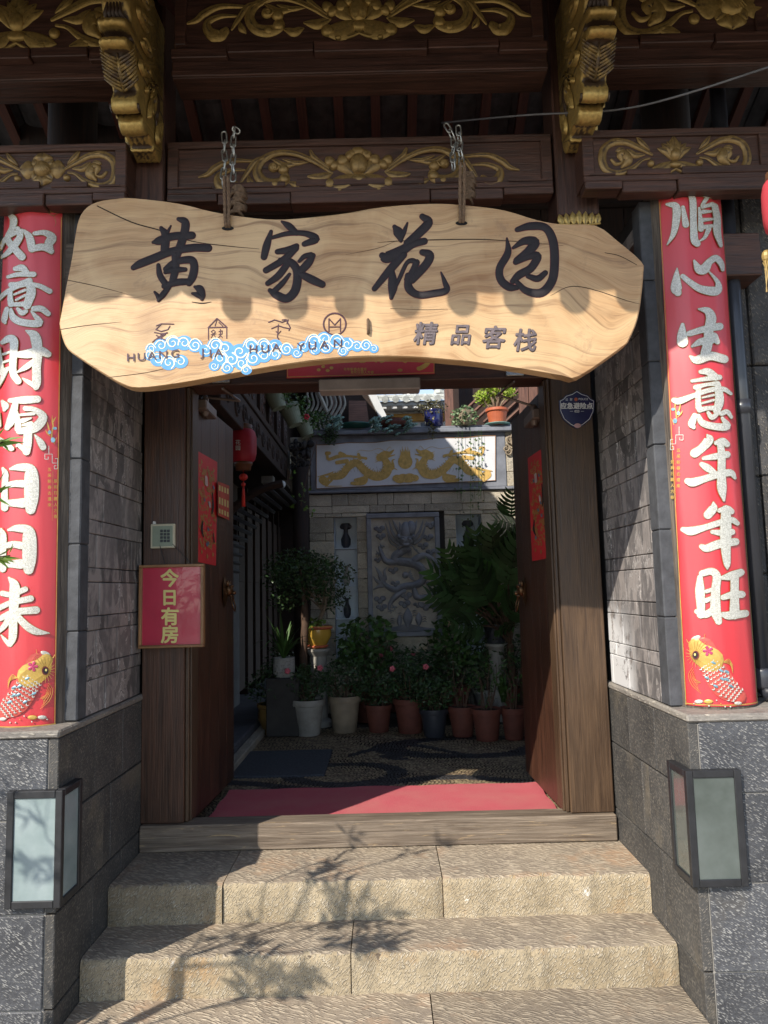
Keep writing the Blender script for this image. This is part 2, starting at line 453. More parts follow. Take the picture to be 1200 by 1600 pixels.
GRo = m_chisel('rough_granite_wall', (.036, .035, .036), (.075, .071, .07), (.24, .21, .17), 1.0, 1.8, .40, .8, (.11, .09, .065), .62, None)
SS_TOP = m_chisel('sandstone_tread', (.23, .185, .14), (.34, .275, .2), (.47, .39, .285), .5, 1.1, .55, .6, (.36, .23, .14), .54, None, .9)
SS_FR = m_chisel('sandstone_riser', (.34, .265, .165), (.46, .375, .25), (.56, .48, .36), -.9, 2.0, .5, .85, (.36, .225, .11), .54, .66, .92)
YARD = m_chisel('courtyard_stone', (.42, .375, .3), (.6, .535, .42), (.62, .58, .5), .4, 1.6, .3, .9, (.6, .42, .2), .58, None)
def _brick(nt, b):
    v = uvc(nt, (1, 1, 1)); ge = N(nt, 'NewGeometry')
    a = noise(nt, v, 30, 5, .6)
    mp = N(nt, 'Mapping'); mp.inputs['Scale'].default_value = (1, 2.2, 1.0); lk(nt, ge.outputs['Position'], mp.inputs['Vector'])
    st = noise(nt, mp.outputs[0], 5.5, 7, .62, 1.3); st2 = noise(nt, mp.outputs[0], 2.0, 3, .5)
    c = mix(nt, ramp(nt, a, [(.3, 0), (.7, 1)]), (.115, .104, .1), (.18, .163, .155))
    c = rnd_val(nt, c, .6, 1.35)
    c = mix(nt, ramp(nt, st, [(.47, 0), (.6, .55)]), c, (.4, .35, .32))
    thin = ramp(nt, st, [(.5, 0), (.52, 1), (.54, 0)])
    c = mix(nt, mix(nt, ramp(nt, st2, [(.45, 0), (.6, 1)]), 0.0, thin), c, (.5, .46, .43))
    # lime bloom low down by the door post of the right wall
    sp = N(nt, 'SeparateXYZ'); lk(nt, ge.outputs['Position'], sp.inputs[0])
    mz = N(nt, 'MapRange'); mz.inputs['From Min'].default_value = 1.55; mz.inputs['From Max'].default_value = 1.2; lk(nt, sp.outputs[2], mz.inputs[0])
    my = N(nt, 'MapRange'); my.inputs['From Min'].default_value = 2.85; my.inputs['From Max'].default_value = 3.15; lk(nt, sp.outputs[1], my.inputs[0])
    mx_ = N(nt, 'Math', operation='GREATER_THAN', i_1=0.0); lk(nt, sp.outputs[0], mx_.inputs[0])
    q = N(nt, 'Math', operation='MULTIPLY'); lk(nt, mz.outputs[0], q.inputs[0]); lk(nt, my.outputs[0], q.inputs[1])
    q2 = N(nt, 'Math', operation='MULTIPLY'); lk(nt, q.outputs[0], q2.inputs[0]); lk(nt, mx_.outputs[0], q2.inputs[1])
    q3 = N(nt, 'Math', operation='MULTIPLY'); lk(nt, q2.outputs[0], q3.inputs[0]); lk(nt, ramp(nt, noise(nt, ge.outputs['Position'], 16, 6, .7), [(.4, 0), (.5, 3)]), q3.inputs[1])
    q3.use_clamp = True
    c = mix(nt, q3.outputs[0], c, (.62, .61, .6))
    lk(nt, c, b.inputs['Base Color']); b.inputs['Roughness'].default_value = .8; bump(nt, b, a, .3, .003)
BRICK = mat('grey_brick', _brick)
MORTAR = m_plain('mortar', (.035, .032, .03), .9)
STRIP = m_plain('grey_slab', (.06, .062, .068), .8, .3, 20, .4)
def _red(nt, b):
    v = uvc(nt, (1, 1, 1), rnd=False); a = noise(nt, v, 3, 3)
    lk(nt, mix(nt, a, (.5, .010, .018), (.66, .016, .028)), b.inputs['Base Color']); b.inputs['Roughness'].default_value = .55
    b.inputs['Specular IOR Level'].default_value = .6; b.inputs['Coat Weight'].default_value = .6; b.inputs['Coat Roughness'].default_value = .36; b.inputs['Coat IOR'].default_value = 1.75
    bump(nt, b, noise(nt, uvc(nt, (14, 2.2, 1), rnd=False), 1.5, 3), .35, .006)
RED = mat('red_banner_paper', _red)
REDP = m_plain('red_poster_paper', (.62, .025, .03), .5, .15, 4, .1)
SILV = m_glitter('silver_glitter', (.42, .40, .34), (.72, .70, .63), .3)
GOLDL = m_plain('gold_print', (.62, .4, .1), .4, .2, 30, .1, .4)
GOLDB = m_plain('gold_line_dull', (.3, .2, .06), .5, .2, 30, 0, .2)
GILT = m_gilt('worn_gilding'); GILTF = m_gilt('worn_gilding_ridges', lo=.24, hi=.40); GILT2 = m_gilt('worn_gilding_dull', (.34, .215, .08), (.045, .025, .016), .41, .58, .45)
INK = m_plain('carved_black_paint', (.016, .010, .012), .7, .3, 30, .4)
INKR = m_plain('dark_red_outline', (.13, .012, .02), .5, .3, 30, 0)
INK2 = m_plain('carved_grey_violet_paint', (.13, .10, .105), .5, .4, 60, .4)
BLUE = m_plain('cloud_blue_paint', (.09, .3, .6), .6, .15, 40, .1)
CREAM = m_plain('cloud_cream_paint', (.72, .68, .5), .6, .1, 40, .1)
BLACK = m_plain('black_metal', (.02, .02, .022), .45, .3, 20, .1)
STEEL = m_plain('galvanised_steel', (.42, .42, .4), .35, .3, 40, .2, .85)
ROPE = m_plain('brown_rope', (.16, .1, .06), .9, .4, 120, .6)
TERR = m_plain('terracotta', (.15, .045, .028), .7, .25, 12, .2)
TERR2 = m_plain('orange_terracotta', (.52, .13, .055), .6, .15, 12, .15)
WHITEP = m_plain('aged_white_ceramic', (.33, .31, .27), .6, .3, 8, .15)
BEIGEP = m_plain('beige_glazed_pot', (.28, .22, .15), .6, .3, 8, .15)
GREYP = m_plain('dark_plastic_pot', (.035, .037, .045), .5, .2, 8, .1)
YELP = m_plain('yellow_glaze', (.62, .38, .06), .25, .12, 8, .05, coat=.3)
YELB = m_plain('brown_yellow_glaze', (.24, .14, .04), .4, .3, 8, .1)
BLUEP = m_plain('cobalt_glaze', (.02, .025, .12), .2, .3, 8, .05, coat=.4)
SAGE = m_plain('sage_green_plastic', (.2, .23, .16), .55, .1, 8, .05)
SPECK = m_chisel('speckled_concrete_pot', (.4, .39, .36), (.5, .49, .45), (.1, .1, .1), .3, 1.5, .35, .4)
SOIL = m_plain('soil', (.03, .02, .014), .95, .4, 60, .5)
LEAFD = m_plain('dark_green_leaves', (.045, .085, .028), .42, .3, 10, .05, island=True, trans=.18)
LEAFM = m_plain('green_leaves', (.06, .125, .03), .42, .3, 10, .05, island=True, trans=.2)
LEAFL = m_plain('fresh_green_leaves', (.14, .24, .04), .45, .3, 10, .05, island=True, trans=.25)
LEAFY = m_plain('yellow_green_leaves', (.3, .4, .05), .45, .3, 10, .05, island=True, trans=.25)
SUCC = m_plain('blue_grey_succulent', (.16, .26, .22), .6, .2, 20, .1, island=True)
STEM = m_plain('brown_stems', (.09, .05, .03), .8, .3, 20, .4)
STEML = m_plain('pale_bark', (.25, .19, .13), .8, .3, 30, .4)
PINK = m_plain('pink_flower', (.6, .12, .16), .6, .2, 20, 0)
REDF = m_plain('red_flower', (.5, .01, .03), .6, .2, 20, 0)
LANR = m_plain('red_lantern_silk', (.5, .03, .05), .55, .15, 6, .1, trans=.3)
LANP = m_plain('faded_red_lantern_silk', (.6, .07, .09), .5, .1, 6, .1, trans=.3)
LANG = m_plain('brown_lantern_cap', (.13, .055, .025), .5, .3, 20, .2)
WHITE = m_plain('white_print', (.75, .75, .72), .5, .05, 20, 0)
NAVY = m_plain('navy_enamel', (.012, .012, .075), .3, .2, 6, .05, coat=.4)
YELLET = m_plain('yellow_print', (.68, .58, .2), .5, .06, 20, 0)
KEYG = m_plain('keypad_green_grey', (.23, .27, .2), .45, .08, 20, .05)
KEYC = m_plain('keypad_cream', (.5, .46, .33), .45, .08, 20, .05)
MATB = m_plain('blue_grey_mat', (.055, .06, .07), .95, .35, 80, .6)
def _carpet(nt, b):
    v = uvc(nt, (1, 1, 1)); a = noise(nt, v, 260, 3, .7); a2 = noise(nt, v, 5, 4, .6)
    c = mix(nt, ramp(nt, a, [(.35, 0), (.65, 1)]), (.42, .07, .09), (.62, .13, .15))
    c = mix(nt, ramp(nt, a2, [(.4, 0), (.7, .4)]), c, (.5, .2, .17))
    lk(nt, c, b.inputs['Base Color']); b.inputs['Roughness'].default_value = .95; bump(nt, b, a, .7, .004)
CARPET = mat('red_carpet', _carpet)
PEBL = m_plain('tan_pebbles', (.2, .15, .09), .55, .3, 30, .2, island=True)
PEBD = m_plain('dark_pebbles', (.035, .033, .034), .5, .3, 30, .2, island=True)
GROUT = m_plain('pebble_bedding', (.035, .03, .024), .9)
CONC = m_plain('dusty_blue_paving', (.1, .102, .115), .85, .25, 8, .3)
RELF = m_plain('slate_grey_carving', (.2, .212, .245), .6, .25, 10, .3)
RELB = m_plain('dusty_relief_ground', (.4, .37, .32), .8, .25, 14, .4)
CLOTH = m_plain('white_banner_cloth', (.68, .68, .7), .8, .05, 6, .1)
GOLDF = m_plain('gold_print_flat', (.62, .4, .12), .7, .2, 40, .05)
NICHE = m_plain('pale_blue_niche', (.6, .68, .76), .6, .1, 10, .05)
ROOFT = m_plain('grey_roof_tile', (.09, .085, .085), .85, .35, 14, .4)
ROOFW = m_plain('whitened_roof_tile', (.42, .43, .4), .8, .25, 14, .4)
PLAST = m_plain('white_plaster', (.6, .6, .58), .85, .1, 5, .2)
OCHRE = m_plain('ochre_frieze', (.5, .27, .07), .8, .2, 10, .1)
PIPE = m_plain('black_drain_pipe', (.03, .032, .04), .35, .2, 6, .05, coat=.3)
STREET = m_chisel('street_paving', (.22, .19, .16), (.32, .28, .22), (.36, .33, .28), .5, .6, .3, .5)
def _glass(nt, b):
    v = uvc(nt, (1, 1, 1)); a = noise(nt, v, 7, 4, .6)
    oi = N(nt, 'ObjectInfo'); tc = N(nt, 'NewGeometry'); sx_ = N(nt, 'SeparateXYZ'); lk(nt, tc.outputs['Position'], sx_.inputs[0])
    gt = N(nt, 'Math', operation='GREATER_THAN', i_1=0.0); lk(nt, sx_.outputs[0], gt.inputs[0])     # left lamp's glass coloured paler for the sky it reflects, right one darker
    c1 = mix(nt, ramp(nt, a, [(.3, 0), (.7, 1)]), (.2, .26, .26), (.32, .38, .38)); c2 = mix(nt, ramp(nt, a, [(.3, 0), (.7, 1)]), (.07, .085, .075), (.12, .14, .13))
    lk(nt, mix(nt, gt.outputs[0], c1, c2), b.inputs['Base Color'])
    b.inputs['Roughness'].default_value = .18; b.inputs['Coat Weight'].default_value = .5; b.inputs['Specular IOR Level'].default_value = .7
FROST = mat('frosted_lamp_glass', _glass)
def _sign(nt, b):
    ge = N(nt, 'TexCoord'); pos = ge.outputs['Object']
    d = noise(nt, pos, 1.9, 2, .45)
    off = N(nt, 'CombineXYZ'); mm = N(nt, 'Math', operation='MULTIPLY', i_1=.42); lk(nt, d, mm.inputs[0]); lk(nt, mm.outputs[0], off.inputs[2])
    ad = N(nt, 'VectorMath', operation='ADD'); lk(nt, pos, ad.inputs[0]); lk(nt, off.outputs[0], ad.inputs[1])
    mp = N(nt, 'Mapping'); mp.inputs['Scale'].default_value = (.8, 1, 13); lk(nt, ad.outputs[0], mp.inputs['Vector'])
    a = noise(nt, mp.outputs[0], 2.0, 8, .66, .15)
    mp2 = N(nt, 'Mapping'); mp2.inputs['Scale'].default_value = (3, 1, 150); lk(nt, ad.outputs[0], mp2.inputs['Vector'])
    f = noise(nt, mp2.outputs[0], 2, 5, .7)
    mp3 = N(nt, 'Mapping'); mp3.inputs['Scale'].default_value = (1.3, 1, 30); lk(nt, ad.outputs[0], mp3.inputs['Vector'])
    g_ = noise(nt, mp3.outputs[0], 1.6, 5, .65, .25)
    big = noise(nt, pos, 3.0, 4, .6, .5)
    c = mix(nt, ramp(nt, a, [(.30, 0), (.48, .55), (.7, 1)]), (.34, .165, .06), (.60, .385, .19))
    c = mix(nt, .5, c, ramp(nt, f, [(.3, .55), (.6, 1)]), 'MULTIPLY')
    c = mix(nt, ramp(nt, big, [(.42, 0), (.6, .6)]), c, (.66, .46, .25))
    c = mix(nt, ramp(nt, g_, [(.54, 0), (.66, .7)]), c, (.2, .105, .045))
    mp4 = N(nt, 'Mapping'); mp4.inputs['Scale'].default_value = (2.2, 1, 260); lk(nt, ad.outputs[0], mp4.inputs['Vector'])
    c = mix(nt, ramp(nt, noise(nt, mp4.outputs[0], 1.3, 3, .6, .3), [(.62, 0), (.67, .45)]), c, (.15, .08, .04))
    kn = N(nt, 'TexVoronoi', feature='F1'); kn.inputs['Scale'].default_value = 2.3; lk(nt, ad.outputs[0], kn.inputs['Vector'])
    c = mix(nt, ramp(nt, kn.outputs['Distance'], [(.05, .45), (.16, 0)]), c, (.24, .13, .06))
    c = mix(nt, ramp(nt, noise(nt, pos, 11, 5, .75, .4), [(.6, 0), (.72, .4)]), c, (.22, .13, .075))
    lk(nt, c, b.inputs['Base Color']); b.inputs['Roughness'].default_value = .5
    b.inputs['Coat Weight'].default_value = .08
    p = bump(nt, b, f, .3, .003); bump(nt, b, a, .2, .006, p)
SIGNW = mat('pale_varnished_slab', _sign)

# =====================================================================
# THE SETTING: ground, steps, piers, walls
# =====================================================================
XL, XR, YP, ZP = -1.045, 0.957, 2.40, 1.18      # inner faces of the piers, their front, plinth top
m = MB(); m.box(-60, 60, -60, 60, -.3, 0.0); struct(m.build('ground', STREET))
# steps: each stone a piece
def stone_course(parent, xs, y0, y1, z0, z1, name='stone', tilt=0.0):
    for i in range(len(xs)-1):
        mm = MB(); mm.cbox(xs[i]+.002, xs[i+1]-.002, y0+random.uniform(-.004, .004), y1, z0, z1+random.uniform(-.002, .002), .007, .0015)
        # finer front edge: subdivide for uneven arris
        mm2 = MB(); n = 14; x0, x1 = xs[i]+.002, xs[i+1]-.002
        yy = y0+random.uniform(-.003, .003); vs = []; fs = []
        prof = [(0, z0), (.0, z1-.03), (.002, z1-.014), (.008, z1-.004), (.02, z1), (y1-y0, z1)]
        nx = max(3, int((x1-x0)/.022))
        for a in range(nx+1):
            x = x0+(x1-x0)*a/nx; e = random.uniform(-.0045, .0045)+.004*math.sin(a*.7+z0*40+x0*9); chip = (.010 if random.random() < .06 else 0); ez = random.uniform(-.003, .002)
            for (dy, z) in prof:
                k = 1 if dy < .03 else 0
                vs.append((x, yy+dy+e*k+(chip if .0 < dy < .01 or (dy == 0 and z > z0+.01) else 0)*.6, z+ez*(1 if z > z0+.01 and dy < .03 else 0)-(chip if .001 < dy < .015 else 0)*.7))
        P = len(prof)
        for a in range(nx):
            for k in range(P-1): fs.append((a*P+k, (a+1)*P+k, (a+1)*P+k+1, a*P+k+1))
        mm2.add(vs, fs)
        # end faces
        for (a, fl) in ((0, 1), (nx, 0)):
            idx = [a*P+k for k in range(P)]; base = len(mm2.v)
            mm2.add([vs[q] for q in idx]+[(vs[idx[-1]][0], y1, z0)], [tuple(range(P+1)) if fl else tuple(range(P, -1, -1))])
        fz = [f for f in mm2.f]
        for q, f in enumerate(fz):
            p = [Vector(mm2.v[t]) for t in f[:3]]; nn = (p[1]-p[0]).cross(p[2]-p[0])
            mm2.m[q] = 1 if abs(nn.z) > max(abs(nn.y), abs(nn.x)) else 0
        o = mm2.build(name, [SS_FR, SS_TOP], parent); autosmooth(o, 50)
m_fill = m_plain('sandy_joint_fill', (.17, .13, .09), .95, .3, 30, .5)
st = empty('steps', (-.04, 2.7, 0), None, None, kind='structure')
stone_course(st, [XL+.002, -.62, .19, XR-.002], 2.835, 3.24, .30, .537)
stone_course(st, [XL+.002, -.14, XR-.002], 2.59, 2.86, .16, .398)
stone_course(st, [XL+.002, .12, XR-.002], 2.30, 2.62, .0, .268)
stone_course(st, [-1.4, -.25, .5, 1.4], 1.98, 2.30, -.05, .135)
mm = MB(); mm.box(XL+.01, XR-.01, 2.66, 3.3, -.05, .33); mm.build('core', m_fill, st)
mm = MB(); mm.box(XL+.01, XR-.01, 2.85, 3.2, .32, .525); mm.build('joint_fill', m_fill, st)
mm = MB(); mm.box(XL+.01, XR-.01, 2.606, 2.8, .1, .385); mm.build('joint_fill', m_fill, st)

# stone plinths of both piers: blocks on inner face and front face
m_joint = m_plain('pale_joint_mortar', (.3, .28, .25), .9)
def plinth(side):
    xi = XL if side < 0 else XR; s = side
    t = empty('stone_plinth', (xi+s*.4, 2.8, 0), 'dark chiselled stone plinth carrying the %s red couplet column, wall lamp on its corner' % ('left' if s < 0 else 'right'), 'plinth')
    mm = MB(); a, b = sorted((xi+s*.03, xi+s*1.6)); mm.box(a, b, YP+.004, 3.3, -.05, ZP-.03); mm.build('core', m_joint, t)
    rows = [(-.05, .13), (.135, .40), (.405, .66), (.665, .93), (.935, ZP-.026)] if s > 0 else [(-.05, .11), (.115, .34), (.345, .62), (.625, .90), (.905, ZP-.026)]
    for r, (z0, z1) in enumerate(rows):
        # inner face stones along Y (seen in steep perspective)
        ys = [YP, YP+.30+.09*(r % 2), 2.98-.12*(r % 2), 3.3]
        for i in range(3):
            p = random.uniform(0, .0025); a, b = sorted((xi-s*p, xi+s*.03))
            mm = MB(); mm.cbox(a, b, ys[i]+.001, ys[i+1]-.001, z0, z1, .003)
            mm.build('stone', GRs, t)
        w_ = [0.034, .30+.12*((r+1) % 2), .78+.1*(r % 2), 1.2, 1.6]
        w_[0] = 0.031
        for i in range(4):
            a, b = sorted((xi+s*(w_[i]+.0015), xi+s*(w_[i+1]-.0015))); p = random.uniform(0, .003)
            mm = MB(); mm.cbox(a, b, YP-.001-p, YP+.03, z0, z1, .003)
            mm.build('stone', GR, t)
    a, b = sorted((xi-s*.006, xi+s*1.6)); mm = MB(); mm.cbox(a, b, YP-.008, 3.3, ZP-.025, ZP, .006, .001)
    mm.build('cap_slab', m_cap, t)
    return t
m_cap = m_chisel('pale_cap_stone', (.2, .18, .16), (.3, .27, .23), (.4, .36, .3), .1, .8, .35, .5)
plinth(-1); plinth(1)

# grey brick side walls of the entrance
def side_wall(s):
    xi = (XL-.008) if s < 0 else (XR+.008)
    lab = 'grey brick reveal wall with pale smears %s of the doorway' % ('left' if s < 0 else 'right')
    t = empty('brick_wall', (xi+s*.1, 2.9, ZP), lab, 'brick wall')
    a, b = sorted((xi+s*.012, xi+s*.3)); mm = MB(); mm.box(a, b, 2.57, 3.5, ZP+.001, 2.99); mm.build('mortar', MORTAR, t)
    z = ZP+.002; r = 0; protos = {}
    while z < 2.9:
        hgt = .122 if r % 2 == 0 else .052
        ys = 2.625; k = 0
        L = .205 if r % 2 == 0 else .235
        y = ys-random.uniform(0, .12)
        while y < 3.2:
            y0 = max(y, ys); y1 = min(y+L*random.choice((1, 1, .8)), 3.205)
            if y1-y0 > .03:
                p = random.uniform(0, .004)
                mm = MB(); a, b = sorted((xi-s*p, xi+s*.013)); mm.cbox(a, b, y0+.003, y1-.003, z+.0013, z+hgt-.0013, .0025, .0006)
                mm.build('brick', BRICK, t)
            y += (y1-y) if y1 > y else L; y = max(y, y1)
        z += hgt; r += 1
    z = ZP+.002
    while z < 2.70:
        h_ = .30; mm = MB(); a, b = sorted((xi-s*.006, xi+s*.05)); mm.cbox(a, b, 2.545, 2.622, z+.001, z+h_-.001, .004, .0008); mm.build('slab', STRIP, t); z += h_
    return t
side_wall(-1); side_wall(1)

# rough stone outer walls beyond the columns
for s in (-1, 1):
    xa = (XL if s < 0 else XR)+s*.335
    t = empty('rough_stone_wall', (xa+s*.8, 2.9, ZP), 'rough dark stone front wall on the %s' % ('left beyond the couplet 如意財源' if s < 0 else 'right behind the black drain pipe'), 'stone wall')
    mm = MB(); a, b = sorted((xa, xa+s*4)); mm.box(a, b, 2.71, 3.3, 0, 3.2); mm.build('core', MORTAR, t)
    z = ZP+.002; r = 0
    for hgt in (.44, .36, .42, .4, .38):
        xs = [0, .11, .6 if r % 2 else .42, 1.1, 1.7, 2.6, 4]
        for i in range(6):
            a, b = sorted((xa+s*(xs[i]+.001), xa+s*(xs[i+1]-.001))); p = random.uniform(0, .012) if i else .0
            mm = MB(); mm.cbox(a, b, 2.69-p, 2.709, z+.0015, z+hgt-.0015, .006, .001); mm.build('stone', GRo, t)
        z += hgt; r += 1

# =====================================================================
# GATE: threshold, posts, lintel, doors
# =====================================================================
mm = MB(); mm.cbox(XL+.004, .945, 3.175, 3.285, .539, .645, .005, .001)
o = mm.build('door_threshold', W_THR, uv='gx'); tag(o, 'worn grey-brown timber threshold across the doorway above the steps', 'threshold')
def post(x0, x1, side):
    mm = MB(); mm.cbox(x0, x1, 3.2, 3.36, .647, 2.99, .004)
    xa = x1 if side < 0 else x0
    t = mm.build('door_post', W_POST if side > 0 else W_DOOR, uv='gz')
    tag(t, 'broad timber door post on the %s' % ('left, behind the framed red notice and keypad' if side < 0 else 'right, carrying the blue police shield'), 'door post')
    b = MB(); a0, a1 = sorted((xa, xa-side*.016)); b.cbox(a0, a1, 3.215, 3.34, .647, 2.52, .004)
    b.cbox(min(xa-side*.016, xa-side*.024), max(xa-side*.016, xa-side*.024), 3.235, 3.34, .647, 2.52, .002)
    b.build('bead', W_POST, t, uv='gz')
    return t
PL = post(XL+.001, -.862, -1); PR = post(.762, .945, 1)
mm = MB(); mm.cbox(-.86, .76, 3.2, 3.36, 2.522, 2.80, .005)
tag(mm.build('door_lintel', W_DARK, uv='gx'), 'dark timber lintel over the open doorway, below the hanging name board', 'lintel')
mm = MB()
for i in range(14): mm.cbox(-1.4+i*.2, -1.405+(i+1)*.2, 3.375, 3.4, 2.80, 3.6, .003)
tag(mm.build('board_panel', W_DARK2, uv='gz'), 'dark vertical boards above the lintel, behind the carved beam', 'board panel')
# pale strip lamp / closer under lintel
g = on_y(3.10)
a = g(498, 591); b = g(657, 607)
mm = MB(); mm.cbox(a.x, b.x, 3.10, 3.19, b.z, a.z-.004, .005)
tag(mm.build('strip_housing', m_plain('pale_grey_plastic', (.32, .27, .24), .5)), 'pale plastic strip housing fixed under the lintel', 'strip lamp')

def door(side):
    xh = -.872 if side < 0 else .772; L = .76; ex = -.835 if side < 0 else .745
    t = empty('door_leaf', (xh, 3.37, .6), '%s timber door leaf swung open inward, red door-god poster on it' % ('left' if side < 0 else 'right'), 'door')
    vs = []
    n = 5; W4 = W_DOOR
    for i in range(n):
        y0 = 3.345+L*i/n; y1 = 3.345+L*(i+1)/n
        x0 = xh+(ex-xh)*i/n; x1 = xh+(ex-xh)*(i+1)/n
        s = -side; d = .045
        mm = MB(); zt = 2.522
        q = .0012
        # plank as skewed box, inner face towards the opening
        P = [(x0-side*0, y0+q), (x1, y1-q), (x1+side*d, y1-q), (x0+side*d, y0+q)]
        if side > 0: P = [P[1], P[0], P[3], P[2]]
        lo = [Vector((p[0], p[1], .605)) for p in P]; hi = [Vector((p[0], p[1], zt)) for p in P]
        mm.add(lo+hi, [(3, 2, 1, 0), (4, 5, 6, 7), (0, 1, 5, 4), (1, 2, 6, 5), (2, 3, 7, 6), (3, 0, 4, 7)])
        mm.build('plank', W4, t, uv='gz')
    return t
DL = door(-1); DR = door(1)

# door knocker: lion mask plate with ring
def knocker(side):
    g = on_x(-.838 if side < 0 else .749, -side)
    c = (352, 925) if side < 0 else (820, 925)
    p = g(*c)
    X = p.x
    t = empty('door_knocker', p, 'bronze lion-mask ring knocker on the %s door leaf' % ('left' if side < 0 else 'right'), 'door knocker')
    s = -side
    mm = MB(); Rr = .055
    prof = [(.0, .012), (.02, .012), (.036, .008), (.05, .003), (.058, 0)]
    vs = []; fs = []; n = 14
    def P(yy, zz, hh): return Vector((X+s*hh, p.y+yy, p.z+zz))
    for r_, h_ in prof[1:]:
        for k in range(n):
            th = 2*PI*k/n; rr = r_*(1+.12*math.cos(7*th)); vs.append(P(rr*math.cos(th), rr*1.35*math.sin(th), h_))
    for i in range(3):
        for k in range(n): fs.append((i*n+k, i*n+(k+1) % n, (i+1)*n+(k+1) % n, (i+1)*n+k))
    fs.append(tuple(range(n))); mm.add(vs, fs)
    mm.build('plate', m_bronze, t, smooth=True)
    h = MB(); h.ball(P(0, .01, .02), .022, .03, .034, 12, 8); h.ball(P(-.012, .03, .035), .009, .009, .009); h.ball(P(.012, .03, .035), .009, .009, .009)
    h.ball(P(0, -.005, .045), .014, .014, .012); h.ball(P(-.026, .045, .018), .009, .009, .016); h.ball(P(.026, .045, .018), .009, .009, .016)
    h.tube([P(-.02, -.018, .03), P(0, -.026, .042), P(.02, -.018, .03)], .006, 6)
    h.build('mask', m_bronze, t, smooth=True)
    r = MB(); pts = [P(.032*math.cos(a), -.06+.042*math.sin(a), .042-.01*math.sin(a)) for a in [2*PI*i/20 for i in range(20)]]
    r.tube(pts, .0038, 6, close=True); r.build('ring', m_bronze, t, smooth=True)
m_bronze = m_plain('dark_bronze', (.14, .075, .035), .4, .4, 30, .3, .8)
knocker(-1); knocker(1)

# hydraulic door closers
def closer(side):
    g = on_x(-.862 if side < 0 else .765, -side); s = -side
    p = g(308, 635) if side < 0 else g(862, 632)
    X = -.862 if side < 0 else .765
    t = empty('door_closer', p, 'grey door closer with folding arm at the top of the %s door' % ('left' if side < 0 else 'right'), 'door closer')
    mm = MB(); a, b = sorted((X, X+s*.05)); mm.cbox(a, b, 3.38, 3.60, p.z-.02, p.z+.03, .006); mm.build('body', m_cl, t)
    mm = MB(); mm.lathe([(.018, 0), (.018, .02), (.01, .03)], 12, (X+s*.03, 3.44, p.z+.03)); mm.lathe([(.012, -.022), (.02, 0)], 12, (X+s*.03, 3.44, p.z-.02)); mm.build('spindle', m_cl, t)
    e = Vector((X+s*.16, 3.22, 2.512)); k = Vector((X+s*.20, 3.42, 2.506))
    mm = MB(); mm.tube([Vector((X+s*.03, 3.44, p.z+.052)), k], .006, 6); mm.tube([k, e], .006, 6); mm.build('arm', m_cl, t)
    mm = MB(); mm.cbox(e.x-.04, e.x+.04, 3.185, 3.20, 2.53, 2.552, .003); mm.build('bracket', STEEL, t)
m_cl = m_plain('closer_paint', (.2, .15, .12), .45, .2, 10, .1, .3)
closer(-1); closer(1)

# =====================================================================
# COLUMNS AND COUPLETS
# =====================================================================
RC = .15; CLX, CRX, CY = -1.215, 1.128, 2.625
for cx, nm in ((CLX, 'left'), (CRX, 'right')):
    mm = MB(); vs = []; fs = []
    n = 40; zs = [ZP]+[ZP+.303*i for i in range(1, 7)]
    for z in zs:
        for k in range(n): th = 2*PI*k/n; vs.append((cx+RC*math.cos(th), CY+RC*math.sin(th), z))
    for i in range(len(zs)-1):
        for k in range(n): fs.append((i*n+k, i*n+(k+1) % n, (i+1)*n+(k+1) % n, (i+1)*n+k))
    mm.add(vs, fs); o = mm.build('timber_column', W_COL, uv='gz', smooth=True)
    tag(o, 'round weathered timber column on the %s plinth, wrapped in a red couplet' % nm, 'column')
def S(txt, ox, oy, sc):
    out = []
    for st_ in txt.strip().split('|'):
        P = []
        for q in st_.split(';'):
            x, y, w_ = [float(t) for t in q.split(',')]; P.append((ox+x/sc, oy+y/sc, w_/sc))
        out.append(P)
    return out
